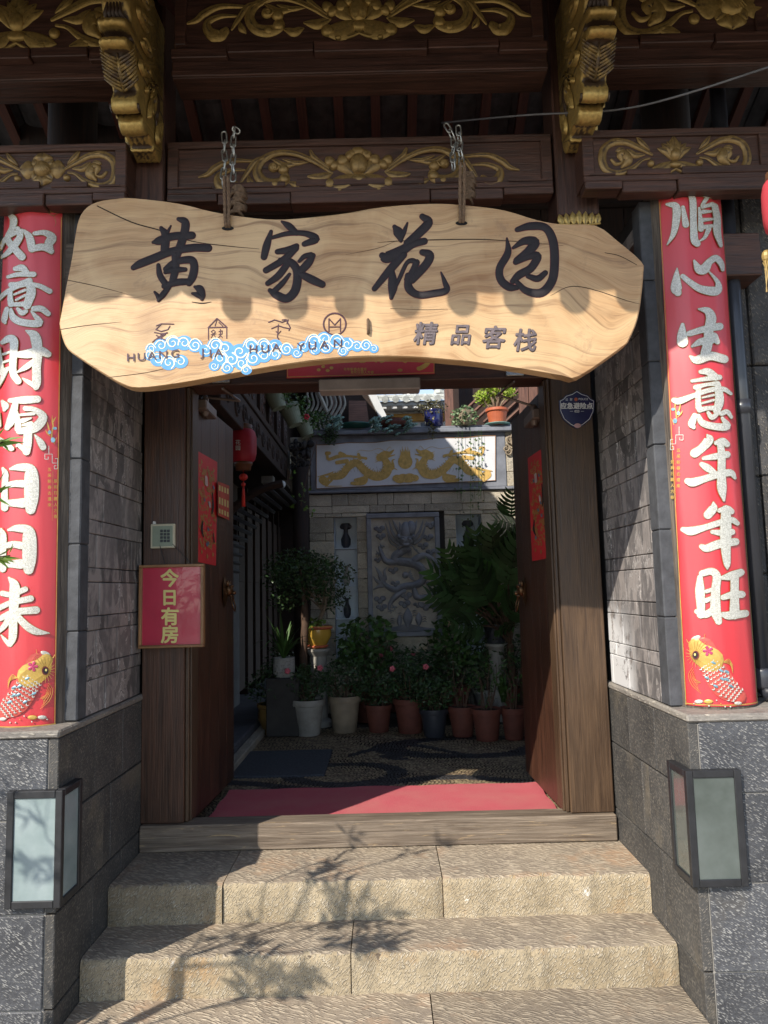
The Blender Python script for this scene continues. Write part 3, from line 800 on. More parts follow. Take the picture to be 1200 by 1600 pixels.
LCH = [
 S("150,140,60;190,200,95;175,300,80;120,430,80;180,530,90;290,660,100|240,310,60;270,400,80;200,520,90;120,610,70;50,660,40|30,550,50;90,440,60;190,370,60;290,340,60|320,340,40;380,420,95;410,560,100|440,370,50;560,360,70;650,420,110;610,500,110;640,600,60|420,560,80;540,540,90;640,590,70", 0, 320, 8),
 S("210,810,60;290,800,90;350,850,60|120,910,40;250,880,60;430,880,70|160,1010,70;250,990,40;380,960,80|5,1190,60;120,1090,60;300,1010,60;480,1020,60;620,1090,70|150,1100,60;150,1180,70;160,1250,80|370,970,80;400,1100,120;350,1270,100|200,1130,26;330,1075,34|220,1200,26;330,1140,34|190,1255,50;330,1250,70|110,1310,60;80,1440,80;90,1480,40|160,1320,40;190,1420,90;300,1480,90;500,1490,90;440,1390,50;400,1340,20|240,1310,40;290,1360,70;340,1340,50|430,1310,70;520,1310,80;600,1370,70", 0, 320, 8),
 S("50,260,50;120,220,90;175,250,100;170,400,85;165,600,85;220,700,80|20,320,20;25,450,55;40,600,75|60,395,26;130,370,26|60,485,26;140,460,30|60,580,50;140,550,50|80,590,65;40,690,45;0,770,25|220,400,70;340,390,110;460,360,110;545,395,80|310,130,20;400,190,115;430,350,115;420,550,100;420,720,100;410,780,50|420,770,60;330,710,50;270,670,15|400,470,60;310,540,65;210,600,15", 0, 500, 7.27),
 S("50,930,40;80,980,90;70,1025,40|10,1060,30;15,1200,50|0,1350,60;100,1430,85;150,1465,60|130,920,50;280,915,90;430,905,85|190,960,70;150,1130,105;100,1230,60|300,1010,60;400,1025,60;490,1110,100;400,1230,110;230,1270,70|180,1000,45;215,1130,60;220,1240,80|230,1085,26;390,1070,40|270,1150,60;360,1120,20|270,1200,26;360,1180,50|330,1260,95;320,1400,105;310,1500,90|310,1500,60;230,1430,50;200,1440,15|400,1310,15;460,1390,75;490,1450,75", 0, 500, 7.27),
 S("60,260,40;90,330,80;80,500,80;80,750,95|150,265,30;250,245,90;380,260,120;400,360,180;400,600,185;390,770,130|100,470,70;200,450,85;300,450,100|90,690,80;200,690,100;300,690,130", 0, 700, 8),
 S("35,1020,40;65,1100,80;55,1300,90;55,1510,95|125,1025,30;225,1005,90;355,1025,120;375,1120,175;375,1360,180;365,1520,130|75,1230,70;175,1205,85;275,1220,100|65,1450,80;175,1450,100;275,1450,130", 0, 700, 8),
 S("100,140,20;150,210,95;150,330,100;140,500,85;135,700,80;110,780,50|105,780,50;60,730,35;30,690,12|40,290,55;130,300,55;250,250,55|10,430,55;120,380,55;300,340,65|20,530,55;150,470,65;350,450,75|120,500,70;60,600,55;0,660,40|170,500,60;260,600,75;350,655,70;470,672,8", 0, 880, 6.154)]
RCH = [
 S("160,215,30;255,240,85;260,380,85;230,540,60;165,660,10|330,250,40;350,380,65;360,440,75|370,70,45;430,160,75;440,400,75;450,600,85;480,650,75|480,95,40;600,120,55;690,120,45|580,150,45;530,230,35|500,260,25;515,400,50;520,490,65|530,250,35;640,215,50|665,240,75;690,380,80;690,520,85;730,670,40|540,300,50;620,295,26|540,390,45;640,380,26|540,470,50;640,455,36|600,490,55;560,580,36;510,620,15", 1020, 290, 7.06),
 S("270,920,10;265,1010,70;262,1140,125;280,1190,80|330,1010,55;400,1070,65;520,1150,85;680,1170,105;700,1080,55;600,950,12|450,840,25;500,930,100;560,925,115;610,850,75;680,810,75;735,870,65;750,935,40", 1020, 290, 7.06),
 S("330,270,40;325,380,105;330,460,125|400,370,65;560,320,75;720,290,85|500,100,20;590,120,85;630,200,115;605,330,105;600,450,105;570,590,110|660,400,90;695,460,60|430,510,25;520,460,80;640,440,85|410,620,25;480,660,95;620,615,100;770,650,95", 1020, 470, 7.06),
 S("520,790,45;600,790,85;680,850,80|430,890,36;560,870,50;720,850,60|470,960,60;590,930,40;700,920,60|240,1100,60;300,1110,75;450,1050,55;620,990,55;760,980,55;840,1030,36|500,980,60;495,1070,60;500,1180,70|700,930,70;720,1100,100;690,1220,80|540,1075,20;660,1045,26|540,1135,24;660,1100,26|510,1210,60;600,1190,50;690,1190,60|460,1270,60;430,1360,85;450,1400,45|500,1270,40;540,1350,75;660,1390,80;800,1390,85;750,1300,36|600,1240,36;640,1290,60;690,1260,45|740,1250,55;800,1230,55;845,1290,36", 1020, 470, 7.06),
 S("480,75,20;500,130,110;420,230,100;340,290,110|580,170,55;650,150,85;700,185,75|620,160,70;640,300,90;640,500,95;645,700,110;668,840,30|440,350,45;560,330,75;700,305,85|420,420,60;480,460,90;560,515,60|260,615,75;320,630,105;450,590,85;600,540,85;740,520,85;790,580,36", 1040, 670, 7.5),
 S("550,865,20;550,930,100;490,1010,105|620,960,55;700,940,80;750,970,75|210,1180,60;300,1200,105;450,1160,75;600,1110,75;750,1070,75;820,1110,55|540,1210,50;640,1220,75;760,1210,75|420,1380,60;480,1400,95;620,1350,105;800,1325,90|690,950,110;690,1200,135;690,1400,115;705,1580,80;708,1640,20", 1040, 670, 7.5),
 S("280,270,55;280,400,95;290,560,85;290,640,85|300,230,65;390,210,75;440,260,85;430,400,90;430,600,105;460,710,70|340,410,40;400,390,40|340,500,50;400,470,40|250,610,50;330,640,75;400,600,70|490,275,40;580,255,90;670,220,75|500,470,55;600,440,75;680,440,75|500,640,55;560,650,85;715,630,75|610,260,85;610,440,85;610,640,105", 1050, 860, 6.4)]
def couplet(nm, cx, chars, xl0, yl0, xl1, yl1, xr0, yr0, xr1, yr1, small_side, label):
    g = on_cyl(cx, CY, RC)
    zt = atY(600, 300, 2.48).z; 
    def edge(px, py):
        p = g(px, py); return math.atan2(p.y-CY, p.x-cx), p.z
    if small_side > 0:       # left couplet: right edge known in the picture
        a1t, z1 = edge(xr0, yr0); a1b, z0 = edge(xr1, yr1); wdt = .265/RC
        aT = (a1t-wdt, a1t); aB = (a1b-wdt, a1b)
    else:
        a0t, z1 = edge(xl0, yl0); a0b, z0 = edge(xl1, yl1); wdt = .265/RC
        aT = (a0t, a0t+wdt); aB = (a0b, a0b+wdt)
    t = empty('couplet_banner', (cx, CY-RC, z0), label, 'couplet banner')
    def P(a, z, h): return Vector((cx+(RC+h)*math.cos(a), CY+(RC+h)*math.sin(a), z))
    mm = MB(); n, mz = 24, 40; vs = []; fs = []
    for j in range(mz+1):
        f = j/mz; z = z0+(z1-z0)*f
        for i in range(n+1):
            q = i/n; a = (aB[0]+(aB[1]-aB[0])*q)*(1-f)+(aT[0]+(aT[1]-aT[0])*q)*f
            h = .002+.0006*math.sin(q*21+f*3)+.0005*math.sin(f*40+q*6)+(.003*abs(math.sin(q*9+f*2.3))**6)
            vs.append(P(a, z, h))
    for j in range(mz):
        for i in range(n): b_ = j*(n+1)+i; fs.append((b_, b_+1, b_+n+2, b_+n+1))
    mm.add(vs, fs); mm.build('paper', RED, t, smooth=True)
    # gold border lines
    mm = MB()
    for q in (.012, .988):
        pts = []
        for j in range(mz):
            for (f, sg) in ((j/mz, 0),):
                a = (aB[0]+(aB[1]-aB[0])*q)*(1-f)+(aT[0]+(aT[1]-aT[0])*q)*f; pts.append((a, z0+(z1-z0)*f))
        for j in range(len(pts)-1):
            (a, z), (a2, z2) = pts[j], pts[j+1]; d = .0012/RC
            mm.add([P(a-d, z, .0058), P(a+d, z, .0058), P(a2+d, z2, .0058), P(a2-d, z2, .0058)], [(0, 1, 2, 3)])
    for j in range(n):
        q0, q1 = j/n, (j+1)/n
        A = [aB[0]+(aB[1]-aB[0])*q for q in (q0, q1)]
        mm.add([P(A[0], z0+.004, .0058), P(A[1], z0+.004, .0058), P(A[1], z0+.007, .0058), P(A[0], z0+.007, .0058)], [(0, 1, 2, 3)])
    mm.build('gold_border', GOLDL, t)
    for ch in chars:
        ol = MB(); fl = MB()
        for k, stq in enumerate(ch):
            ol.ribbon([(x, y, w_*.92+1.5) for x, y, w_ in stq], g, .0, .0062+k*.00004, seg=5, flat=True)
            fl.ribbon([(x, y, w_*.92+.1) for x, y, w_ in stq], g, .0, .0074+k*.00004, seg=5, flat=True)
        c_ = fl.build('character', SILV, t); ol.build('outline', GOLDB, c_)
    return t, g
LT, gL = couplet('l', CLX, LCH, 0, 0, 0, 0, 97, 322, 86, 1133, 1, 'red couplet with silver characters 如意財源日日來 wrapped round the left column')
RT, gR = couplet('r', CRX, RCH, 1029, 298, 1072, 1101, 0, 0, 0, 0, -1, 'red couplet with silver characters 順心生意年年旺 wrapped round the right column')
def koi(g, sx, parent, tx):
    """tx maps design coordinates (left couplet crop) to picture"""
    def G(u, v, h=0.0): x, y = tx(u, v); return g(x, y, h)
    A = .0065
    b = MB(); b.ribbon([(360, 960, 200), (260, 1180, 230), (160, 1340, 230), (40, 1430, 150)], G, .002, A); b.build('fish_body', m_fishr, parent)
    h_ = MB(); h_.ribbon([(440, 930, 120), (390, 1010, 200), (290, 1080, 230)], G, .003, A+.002)
    for i in range(16):
        a = -2.6+i*.28; h_.ribbon([(430+30*math.cos(a), 1030+30*math.sin(a), 5), (400+120*math.cos(a), 1020+130*math.sin(a), 3)], G, .001, A+.0055, cap=False, seg=3)
    h_.build('fish_head', GOLDL, parent)
    e = MB(); e.disc(430, 1030, 30, 42, G, .001, A+.0066); e.build('fish_eye', INKR, parent)
    e = MB(); e.disc(432, 1030, 22, 30, G, .001, A+.0074); e.build('pupil', INK, parent)
    e = MB(); e.disc(436, 1024, 9, 12, G, .001, A+.0082); e.build('glint', YELLET, parent)
    s_ = MB(); random.seed(3)
    sp = catmull([(330, 1110, 180), (265, 1190, 215), (200, 1290, 225), (120, 1370, 200), (30, 1440, 150)], 3)
    for r, (cu, cv, w_) in enumerate(sp[:-1]):
        du, dv = sp[r+1][0]-cu, sp[r+1][1]-cv; l = math.hypot(du, dv); du, dv = du/l, dv/l
        for c_ in range(6):
            o_ = ((c_+.5*(r % 2))/5.5-.5)*w_*.86; u, v = cu-dv*o_, cv+du*o_
            if abs(o_) > w_*.5: continue
            a_ = 13
            s_.ribbon([(u-dv*a_, v+du*a_, 5), (u+du*15, v+dv*15, 14), (u+dv*a_, v-du*a_, 5)], G, .002, A+.003, seg=3)
    s_.build('scales', SILV, parent)
    d = MB()
    for (u, v) in ((150, 1190), (200, 1180), (270, 1105), (150, 1265), (110, 1330), (330, 1250), (250, 1330), (190, 1260)):
        d.disc(u, v, 26, 13, G, .002, A+.004, rot=-.5)
    d.build('blue_scales', m_fishb, parent)
    f = MB()
    for k in range(5): f.ribbon([(462-k*5, 1150+k*22, 4), (500-k*16, 1220+k*12, 4), (470-k*20, 1320-k*6, 4), (385+k*14, 1400-k*26, 3)], G, .001, A+k*.0001, seg=5)
    for k in range(5): f.ribbon([(180, 1100, 5), (130-k*4, 1070+k*14, 5), (90, 1130+k*18, 4)], G, .001, A+.0005, seg=4)
    f.ribbon([(410, 900, 5), (360, 870, 5), (350, 830, 4)], G, .001, A); f.ribbon([(480, 930, 8), (505, 910, 6), (520, 880, 4)], G, .001, A)
    f.disc(315, 1480, 45, 22, G, .003, A); f.disc(200, 1500, 6, 6, G, .002, A)
    f.build('gold_fins', GOLDL, parent)
    q = MB(); q.disc(405, 1480, 42, 20, G, .003, A+.0005); q.disc(435, 870, 48, 24, G, .002, A, rot=.4); q.disc(40, 1495, 35, 18, G, .003, A)
    for (u, v) in ((240, 1468), (160, 1530), (310, 1522), (450, 1500), (110, 1530)): q.disc(u, v, 8, 8, G, .002, A)
    q.build('silver_ingots', SILV, parent)
    x = MB()
    for k in range(5):
        a = k*1.257; x.ribbon([(320, 990, 14), (320+34*math.cos(a), 990+36*math.sin(a), 30)], G, .001, A+.006, seg=2)
    x.build('flower', m_fishf, parent)
m_fishr = m_plain('fish_red_foil', (.6, .1, .08), .35, .2, 30, .1, .3)
m_fishb = m_plain('fish_blue_foil', (.25, .42, .5), .35, .4, 50, .1, .5)
m_fishf = m_plain('fish_pink_foil', (.5, .06, .14), .35, .3, 50, .1, .2)
koi(gL, 1, LT, lambda u, v: (u/6.154, 880+v/6.154))
koi(gR, -1, RT, lambda u, v: (1050+(715-u*1.03)/6.4-4, 858+(v*1.035-10)/6.4))
def trim(g, T, x, top, sg, par):
    """small gilt flower sprig, key fret and fine lettering beside the characters"""
    f = MB()
    def q(u, v, h=0): return g(x+sg*u, top+v, h)
    K = [(-6, -25), (-6, -12), (-12, -12), (-12, -4), (-7, -4), (-7, -8)]
    for A_ in (K, [(-6, -12), (-1, -12), (-1, 2), (7, 2), (7, -5), (3, -5)], [(7, 2), (7, 11), (2, 11), (2, 6), (5, 6)]):
        for i in range(len(A_)-1): f.ribbon([(*A_[i], 1.0), (*A_[i+1], 1.0)], q, 0, .0066+i*.00002, flat=True, cap=False, seg=1)
    f.build('key_fret', SILV, par)
    s_ = MB(); s_.disc(0, -34, 3.2, 4, q, .001, .0064); s_.disc(-5, -46, 2.4, 3, q, .001, .0064); s_.disc(3, -52, 3, 2.4, q, .001, .0064)
    s_.build('blossoms', m_fishb, par)
    s_ = MB()
    for (a, b_, c_, d) in ((-2, -30, 1, -60), (-3, -44, -8, -62), (2, -50, -1, -72), (-4, -40, -11, -50), (1, -62, 5, -70), (2, -28, 6, -38)):
        s_.ribbon([(a, b_, .8), ((a+c_)/2-1, (b_+d)/2, 2.0), (c_, d, .4)], q, .0, .0064, flat=True, seg=3)
    s_.ribbon([(0, 15, .3), (-1, 92, .3)], q, 0, .0062, flat=True, cap=False, seg=4)
    s_.build('gilt_sprig', GOLDL, par)
    l_ = MB()
    cols = ('五采新春去還來', '景和日麗人方春')
    for c_, tx in enumerate(cols):
        for i, ch in enumerate(tx):
            l_.text(ch, lambda u, v, h: g(u, v, h), x+sg*(-5+c_*9), top+12+i*9.2+c_*18, 6.0, .01, .0063)
    l_.build('fine_lettering', GOLDL, par)
trim(gL, None, 82, 722, 1, LT); trim(gR, None, 1056, 692, -1, RT)
for (g_, par, x0, y0, sg) in ((gL, LT, 82, 333, 1), (gR, RT, 1038, 306, -1)):
    f = MB()
    def q(u, v, h=0): return g_(x0+sg*u, y0+v, h)
    for i in range(5): a = -2.6+i*.52; f.petal(0, 0, 14*math.cos(a), -10*math.sin(a)*-1, 4, q, .0012, .0062)
    f.ribbon([(-10, -2, .8), (0, 5, .8), (10, 0, .8)], q, .0004, .0062); f.ribbon([(2, 6, .6), (5, 16, .6), (3, 22, .5)], q, .0004, .0062)
    f.build('lotus_print', GOLDB, par)

# =====================================================================
# NAME BOARD
# =====================================================================
OUT = [(92,505),(97,478),(104,440),(112,400),(120,350),(131,327),(150,315),(180,310),(205,309),(275,317),(330,330),(380,338),(430,342),(480,339),(540,332),(600,322),(680,317),(740,321),(790,328),(840,343),(880,350),(932,352),(965,375),(1003,408),(1006,425),(1003,460),(997,498),(984,530),(972,543),(906,588),(880,587),(840,580),(760,568),(700,562),(640,558),(560,558),(480,565),(400,577),(330,590),(270,600),(215,606),(190,600),(160,583),(125,560),(106,546),(97,528)]
SY = 2.35
SB = empty('name_board', atY(560, 600, SY), 'large pale wooden slab board reading 黄家花园 hung on chains over the entrance', 'name board')
gS = on_y(SY)
pts = [p[:2] for p in catmull([(*p, 0) for p in OUT+[OUT[0]]], 3)][:-1]
cx_ = 550; cy_ = 455
def shr(p, d):
    dx, dy = p[0]-cx_, p[1]-cy_; l = math.hypot(dx, dy); return (p[0]-dx/l*d, p[1]-dy/l*d)
n = len(pts); ring0 = [gS(*shr(p, 2.2)) for p in pts]; ring1 = [gS(*p, -.005) for p in pts]; ring2 = [gS(*shr(p, -.3), -.05) for p in pts]
mm = MB(); vs = ring0+ring1+ring2; fs = [tuple(range(n))]
fs = [tuple(range(n-1, -1, -1))] if (ring0[1]-ring0[0]).cross(ring0[2]-ring0[0]).y < 0 and False else [tuple(range(n))]
nn = sum(((ring0[i].x*ring0[(i+1) % n].z-ring0[(i+1) % n].x*ring0[i].z) for i in range(n)))
order = list(range(n)) if nn > 0 else list(range(n-1, -1, -1))
fs = [tuple(order)]
for a in (0, n):
    for i in range(n): fs.append((a+i, a+(i+1) % n, a+n+(i+1) % n, a+n+i))
mm.add(vs, fs+[tuple(2*n+i for i in reversed(order))])
board = mm.build('slab', SIGNW, SB)
bm = bmesh.new(); bm.from_mesh(board.data); bmesh.ops.recalc_face_normals(bm, faces=bm.faces); bm.to_mesh(board.data); bm.free()
BIG = [
 S("240,122,16;262,160,36;258,240,36|290,110,5;275,140,12;262,170,22|330,75,16;362,88,34;365,125,36;345,200,36;320,262,36|198,196,12;230,188,36;300,165,34;400,160,34|95,328,22;130,308,34;200,280,36;290,245,34;400,225,34;485,226,34|225,315,16;235,370,26;272,425,26|262,335,20;310,300,26;390,287,34;412,315,34;405,370,36;385,408,28|312,262,30;315,330,32;300,395,30|262,352,16;300,340,28;365,338,18|255,425,22;320,405,30;390,400,26|285,425,16;252,465,26;226,498,14|206,455,8;222,475,16;228,495,14|415,428,10;440,440,36;455,470,26;452,490,16|402,462,8;430,470,22;450,485,14", 180, 320, 3.333),
 S("868,88,8;905,112,30;945,148,22|812,140,14;790,210,32;775,272,28|815,172,14;900,150,20;990,150,24;1045,178,34;985,205,22|845,245,22;900,236,30;945,215,22|940,225,30;880,285,30;785,342,26|860,288,20;915,300,32;948,350,36;940,440,38;895,488,36;840,470,34;806,446,18|900,305,28;850,370,30;795,410,22|908,362,12;870,410,22;820,458,24|1030,265,22;1005,305,34;955,358,30|958,295,12;985,270,20;1020,262,24|955,355,26;1020,388,36;1078,415,30", 180, 320, 3.333),
 S("255,115,18;275,145,44;288,188,14|322,95,6;305,140,18;290,180,14|400,62,26;432,92,38;380,150,38;320,200,30|192,265,28;215,275,50;290,240,44;350,205,34;410,190,30|300,260,34;230,340,34;150,438,22|240,335,20;246,420,42;238,485,16|240,470,10;280,385,16;318,305,16;350,292,22;372,310,20|370,300,26;350,350,30;325,390,34|400,248,26;438,262,36;420,310,36;345,390,36|325,370,26;330,435,36;380,470,30;460,462,30;525,445,28;515,400,18;497,352,4", 540, 320, 3.333),
 S("840,175,6;845,250,30;803,330,32;808,390,34;850,428,34;893,432,20|893,130,20;960,112,34;1040,120,34;1080,190,38;1088,300,38;1075,395,38;1020,458,38;940,448,30;885,395,18|872,225,10;930,190,32;985,195,42;955,240,38;890,290,26|885,300,22;950,270,30;1000,268,34;965,330,34;905,365,34;870,400,24|950,372,20;1000,385,28;1040,355,22", 540, 320, 3.333)]
for ch in BIG:
    fl = MB(); ol = MB()
    for k, q in enumerate(ch):
        ol.ribbon([(x, y, w_*1.12+1.7) for x, y, w_ in q], gS, .0, .0005+k*.00004, seg=6, flat=True)
        fl.ribbon([(x, y, w_*1.12+.4) for x, y, w_ in q], gS, .0028, .0012+k*.0001, seg=6)
    c_ = fl.build('character', INK, SB, smooth=True); ol.build('outline', INKR, c_)
# smaller characters
m_cut = m_plain('cut_edge', (.05, .03, .03), .6)
for i, (ch, x, y) in enumerate((('精', 665, 521), ('品', 719.5, 523.5), ('客', 772, 527), ('栈', 820, 531.5))):
    fl = MB(); fl.text(ch, gS, x, y, 37 if ch != '品' else 34, .02, .003, shear=.15)
    s2 = MB(); s2.text(ch, gS, x+.4, y+.5, 37 if ch != '品' else 34, .034, .0012, shear=.15)
    c_ = fl.build('small_character', INK2, SB); s2.build('cut_edge', m_cut, c_)
# clouds painted in blue with cream curls
cl = MB(); cw = MB()
random.seed(11)
lobes = []
for (x, y, r) in ((236, 545, 8), (252, 540, 11), (270, 536, 12), (288, 536, 12), (305, 540, 11), (247, 562, 11), (264, 567, 12), (282, 565, 11), (235, 556, 8), (322, 548, 10), (337, 540, 12), (352, 545, 12), (345, 560, 12), (362, 562, 13), (355, 575, 9), (375, 550, 13), (392, 540, 12), (378, 568, 11), (396, 560, 12), (412, 556, 11), (412, 540, 11), (430, 540, 10), (448, 546, 10), (464, 552, 8), (430, 554, 9), (474, 542, 9), (490, 534, 12), (508, 530, 12), (526, 534, 12), (543, 538, 11), (510, 543, 10), (558, 541, 9), (572, 540, 9), (584, 545, 7), (536, 549, 8), (492, 547, 8), (385, 578, 8), (335, 572, 8)):
    lobes.append((x, y, r))
for i, (x, y, r) in enumerate(lobes): cl.disc(x, y, r*1.12, r*.98, gS, .0004, .0006+i*.00001, n=14)
for i, (x, y, r) in enumerate(lobes):
    d = 1 if i % 2 else -1
    cw.spiral(x, y, r*.82, gS, 1.25, d, random.uniform(0, 6), r*.17, .0004, .0016+i*.00001)
    if i % 2 == 0: cw.ribbon([(x-r, y+r*.2, 1.4), (x-r*.5, y-r*.75, 1.8), (x+r*.3, y-r*.9, 1.6), (x+r, y-r*.1, 1.2)], gS, .0004, .0018+i*.00001, seg=4)
c_ = cl.build('painted_cloud', BLUE, SB); cw.build('cloud_curls', CREAM, c_)
lt = MB()
gl = [('H', 205, 559), ('U', 221.5, 558), ('A', 238, 556), ('N', 255.5, 554.5), ('G', 274, 553), ('J', 316, 553), ('I', 329, 552.5), ('A', 342, 551.5), ('H', 396, 546), ('U', 414.5, 545.5), ('A', 432, 543.5), ('Y', 470, 542.5), ('U', 488, 540.5), ('A', 507, 539), ('N', 528, 537)]
m_pin = m_plain('dark_violet_carved', (.06, .025, .04), .5)
for ch, x, y in gl: lt = MB(); lt.text(ch, gS, x, y, 17.5, .012, .0032, sx=1.15); lt.build('letter', m_pin, SB)
m_sym = m_plain('dark_red_carved', (.07, .02, .03), .5)
ic = MB()
def poly(P, w_=2.0, k=0):
    for i in range(len(P)-1): ic.ribbon([(*P[i], w_), (*P[i+1], w_)], gS, .001, .0006+k*.0001+i*.00003, seg=1)
def IC(l, w_=2.0):
    poly([(180+x/3.333, 320+y/3.333) for x, y in l], w_)
IC([(215, 630), (240, 620), (305, 622)]); IC([(240, 622), (212, 650), (240, 660), (275, 650), (285, 632)]); IC([(205, 665), (240, 672), (272, 668)]); IC([(195, 715), (225, 690), (270, 665)]); IC([(215, 680), (250, 700), (278, 712)]); IC([(262, 675), (235, 695), (205, 705)]); IC([(238, 672), (240, 712)])
ic.build('carved_symbol', m_sym, SB); ic = MB()
IC([(485, 640), (530, 592), (582, 638), (485, 640)], 2.2); IC([(486, 640), (486, 700)], 1.8); IC([(581, 640), (581, 695)], 1.8); IC([(500, 660), (512, 652), (522, 662), (510, 672), (500, 660)], 1.3); IC([(500, 676), (524, 672)], 1.3); IC([(512, 672), (500, 692)], 1.3); IC([(512, 672), (522, 690)], 1.3); IC([(548, 650), (548, 680)], 1.6); IC([(540, 660), (558, 656), (556, 674), (540, 676)], 1.3); IC([(538, 692), (548, 680), (558, 692)], 1.3); IC([(530, 600), (520, 630)], 1.6); IC([(540, 612), (560, 632)], 1.6)
ic.build('carved_symbol', m_sym, SB); ic = MB()
IC([(800, 612), (830, 600), (870, 612), (900, 600), (895, 618)], 2.2); IC([(870, 600), (890, 598), (912, 640), (905, 655)], 2.0); IC([(815, 645), (850, 630), (880, 640), (905, 645)], 2.0); IC([(850, 625), (845, 690), (852, 700)], 2.0); IC([(838, 660), (850, 672), (862, 658)], 1.6)
ic.build('carved_symbol', m_sym, SB); ic = MB()
for i in range(24):
    a, b_ = 2*PI*i/24, 2*PI*(i+1)/24
    ic.ribbon([(523+17.5*math.cos(a), 506.5+17*math.sin(a), 2.6), (523+17.5*math.cos(b_), 506.5+17*math.sin(b_), 2.6)], gS, .001, .0007+i*.00002, seg=1)
poly([(514, 518), (514, 498), (523, 508), (532, 498), (532, 518)], 2); poly([(515, 511), (532, 511)], 2)
ic.build('carved_symbol', m_sym, SB)
# cracks in the slab, rope slots
m_crk = m_plain('crack_dark', (.03, .018, .012), .9)
for P in ([(152, 322, 2.0), (205, 347, 2.2), (250, 360, 2.2), (300, 377, 1.8), (360, 385, 1.4), (405, 389, .6)], [(590, 379, .5), (640, 376, 1.8), (740, 374, 1.8), (800, 377, 1.2), (880, 384, .5)], [(97, 436, 1.2), (150, 447, 1.2), (200, 460, .4)], [(93, 515, 1.0), (140, 508, 1.0), (190, 503, .3)], [(860, 462, .4), (890, 448, 1.3), (925, 452, 1.3), (980, 470, 1.0), (1000, 475, .4)], [(168, 590, .8), (230, 582, 1.0), (280, 570, .3)], [(620, 376, .4), (590, 388, .9), (540, 398, .3)], [(945, 395, 1.2), (968, 400, 1.4), (995, 414, 1.0)], [(300, 472, 1.2), (316, 474, 2.5), (330, 472, .8)], [(610, 482, .6), (660, 484, .8), (700, 483, .4)]):
    ck = MB(); ck.ribbon([(x, y, w_*.85) for x, y, w_ in P], gS, .0, .0007, seg=5, flat=True); ck.build('crack', m_crk, SB)
for (x, y) in ((356, 357), (721, 349)):
    mm = MB(); mm.disc(x, y, 9.5, 3.5, gS, .0006, .001); mm.build('rope_slot', m_plain('slot_black', (.006, .004, .004), .9), SB)
mm = MB()
p0, p1 = gS(575, 500, .004), gS(575.5, 521, .004); mm.tube([gS(575, 500, .0), p0+Vector((0, -.003, 0)), (p0+p1)/2+Vector((0, -.006, 0)), p1+Vector((0, -.003, 0)), gS(575, 521, 0)], .0048, 7); mm.build('rope_stub', ROPE, SB, smooth=True)

# ropes and chains
def rope(x0, y0, x1, y1, lab):
    mm = MB()
    for k in (-1, 1):
        P = [gS(x0+k*3, y0, .03), gS(x0+k*3.2, (y0+y1)/2, .018), gS(x1+k*2.4, y1-6, .012), gS(x1+k*2.2, y1, -.02)]
        Q = catmull([tuple(p) for p in P], 10)
        for st_ in range(3):
            pts_ = []
            for i, q in enumerate(Q):
                a = i*.9+st_*2.094; pts_.append(Vector(q)+Vector((math.cos(a), math.sin(a), 0))*.0028)
            mm.tube(pts_, .0034, 6)
    o = mm.build('hanging_rope', ROPE, smooth=True); tag(o, lab, 'rope', 'ropes holding the name board')
    kn = MB(); random.seed(5)
    for i in range(14):
        c0 = gS(x0+12+random.uniform(-3, 3), y0+2+i*3, -.05); dz = random.uniform(-.012, .012); kn.tube([c0+Vector((-.02, .0, dz)), c0+Vector((-.008, -.026, 0)), c0+Vector((.01, -.026, 0)), c0+Vector((.022, 0, -dz))], .0065, 6)
    kn.build('knot', ROPE, o, smooth=True)
rope(356, 283, 356, 357, 'brown twisted rope through the left slot of the name board'); rope(721, 262, 721, 349, 'brown twisted rope through the right slot of the name board')
def chain(P, lab):
    t = empty('hanging_chain', P[0], lab, 'chain', 'chains holding the name board')
    pts_ = [Vector(p) for p in P]
    for i in range(len(pts_)-1):
        a, b_ = pts_[i], pts_[i+1]; d = (b_-a); L = d.length; d.normalize()
        sdir = Vector((1, 0, 0)) if i % 2 == 0 else Vector((.45, -.9, 0)).normalized()
        sdir = (sdir-d*sdir.dot(d)).normalized(); hw = .0085; hl = L/2+.006; c0 = (a+b_)/2
        loop = []
        for k in range(6): th = PI*k/5; loop.append(c0+d*(hl-hw+hw*math.sin(th))+sdir*hw*math.cos(th))
        for k in range(6): th = PI+PI*k/5; loop.append(c0+d*(-(hl-hw)+hw*math.sin(th))+sdir*hw*math.cos(th))
        mm = MB(); mm.tube(loop, .0031, 7, close=True); mm.build('link', STEEL, t, smooth=True)
def cp(x, y, Y): return atY(x, y, Y)
for (dx, dy, w1) in ((0, 0, 'left'), (347.5, -7, 'right')):
    s = 1 if dx == 0 else -1
    if dx == 0:
        A_ = [(350, 208), (351, 222), (350, 236), (352, 250), (350, 264), (348, 278), (349, 291)]; B_ = [(372, 206), (366, 201), (365, 214), (364, 228), (365, 242), (363, 256), (365, 270), (364, 282)]
    else:
        A_ = [(697, 195), (703, 205), (708, 216), (709, 228), (707, 240), (708, 252), (709, 264)]; B_ = [(716, 198), (717, 210), (719, 222), (718, 234), (721, 246), (721, 258)]
    chain([cp(x, y, 2.48-(i % 2)*.004) for i, (x, y) in enumerate(A_)], 'steel chain over the carved beam, outer strand on the %s' % w1)
    chain([cp(x, y, 2.47-(i % 2)*.004) for i, (x, y) in enumerate(B_)], 'steel chain over the carved beam, inner strand on the %s' % w1)

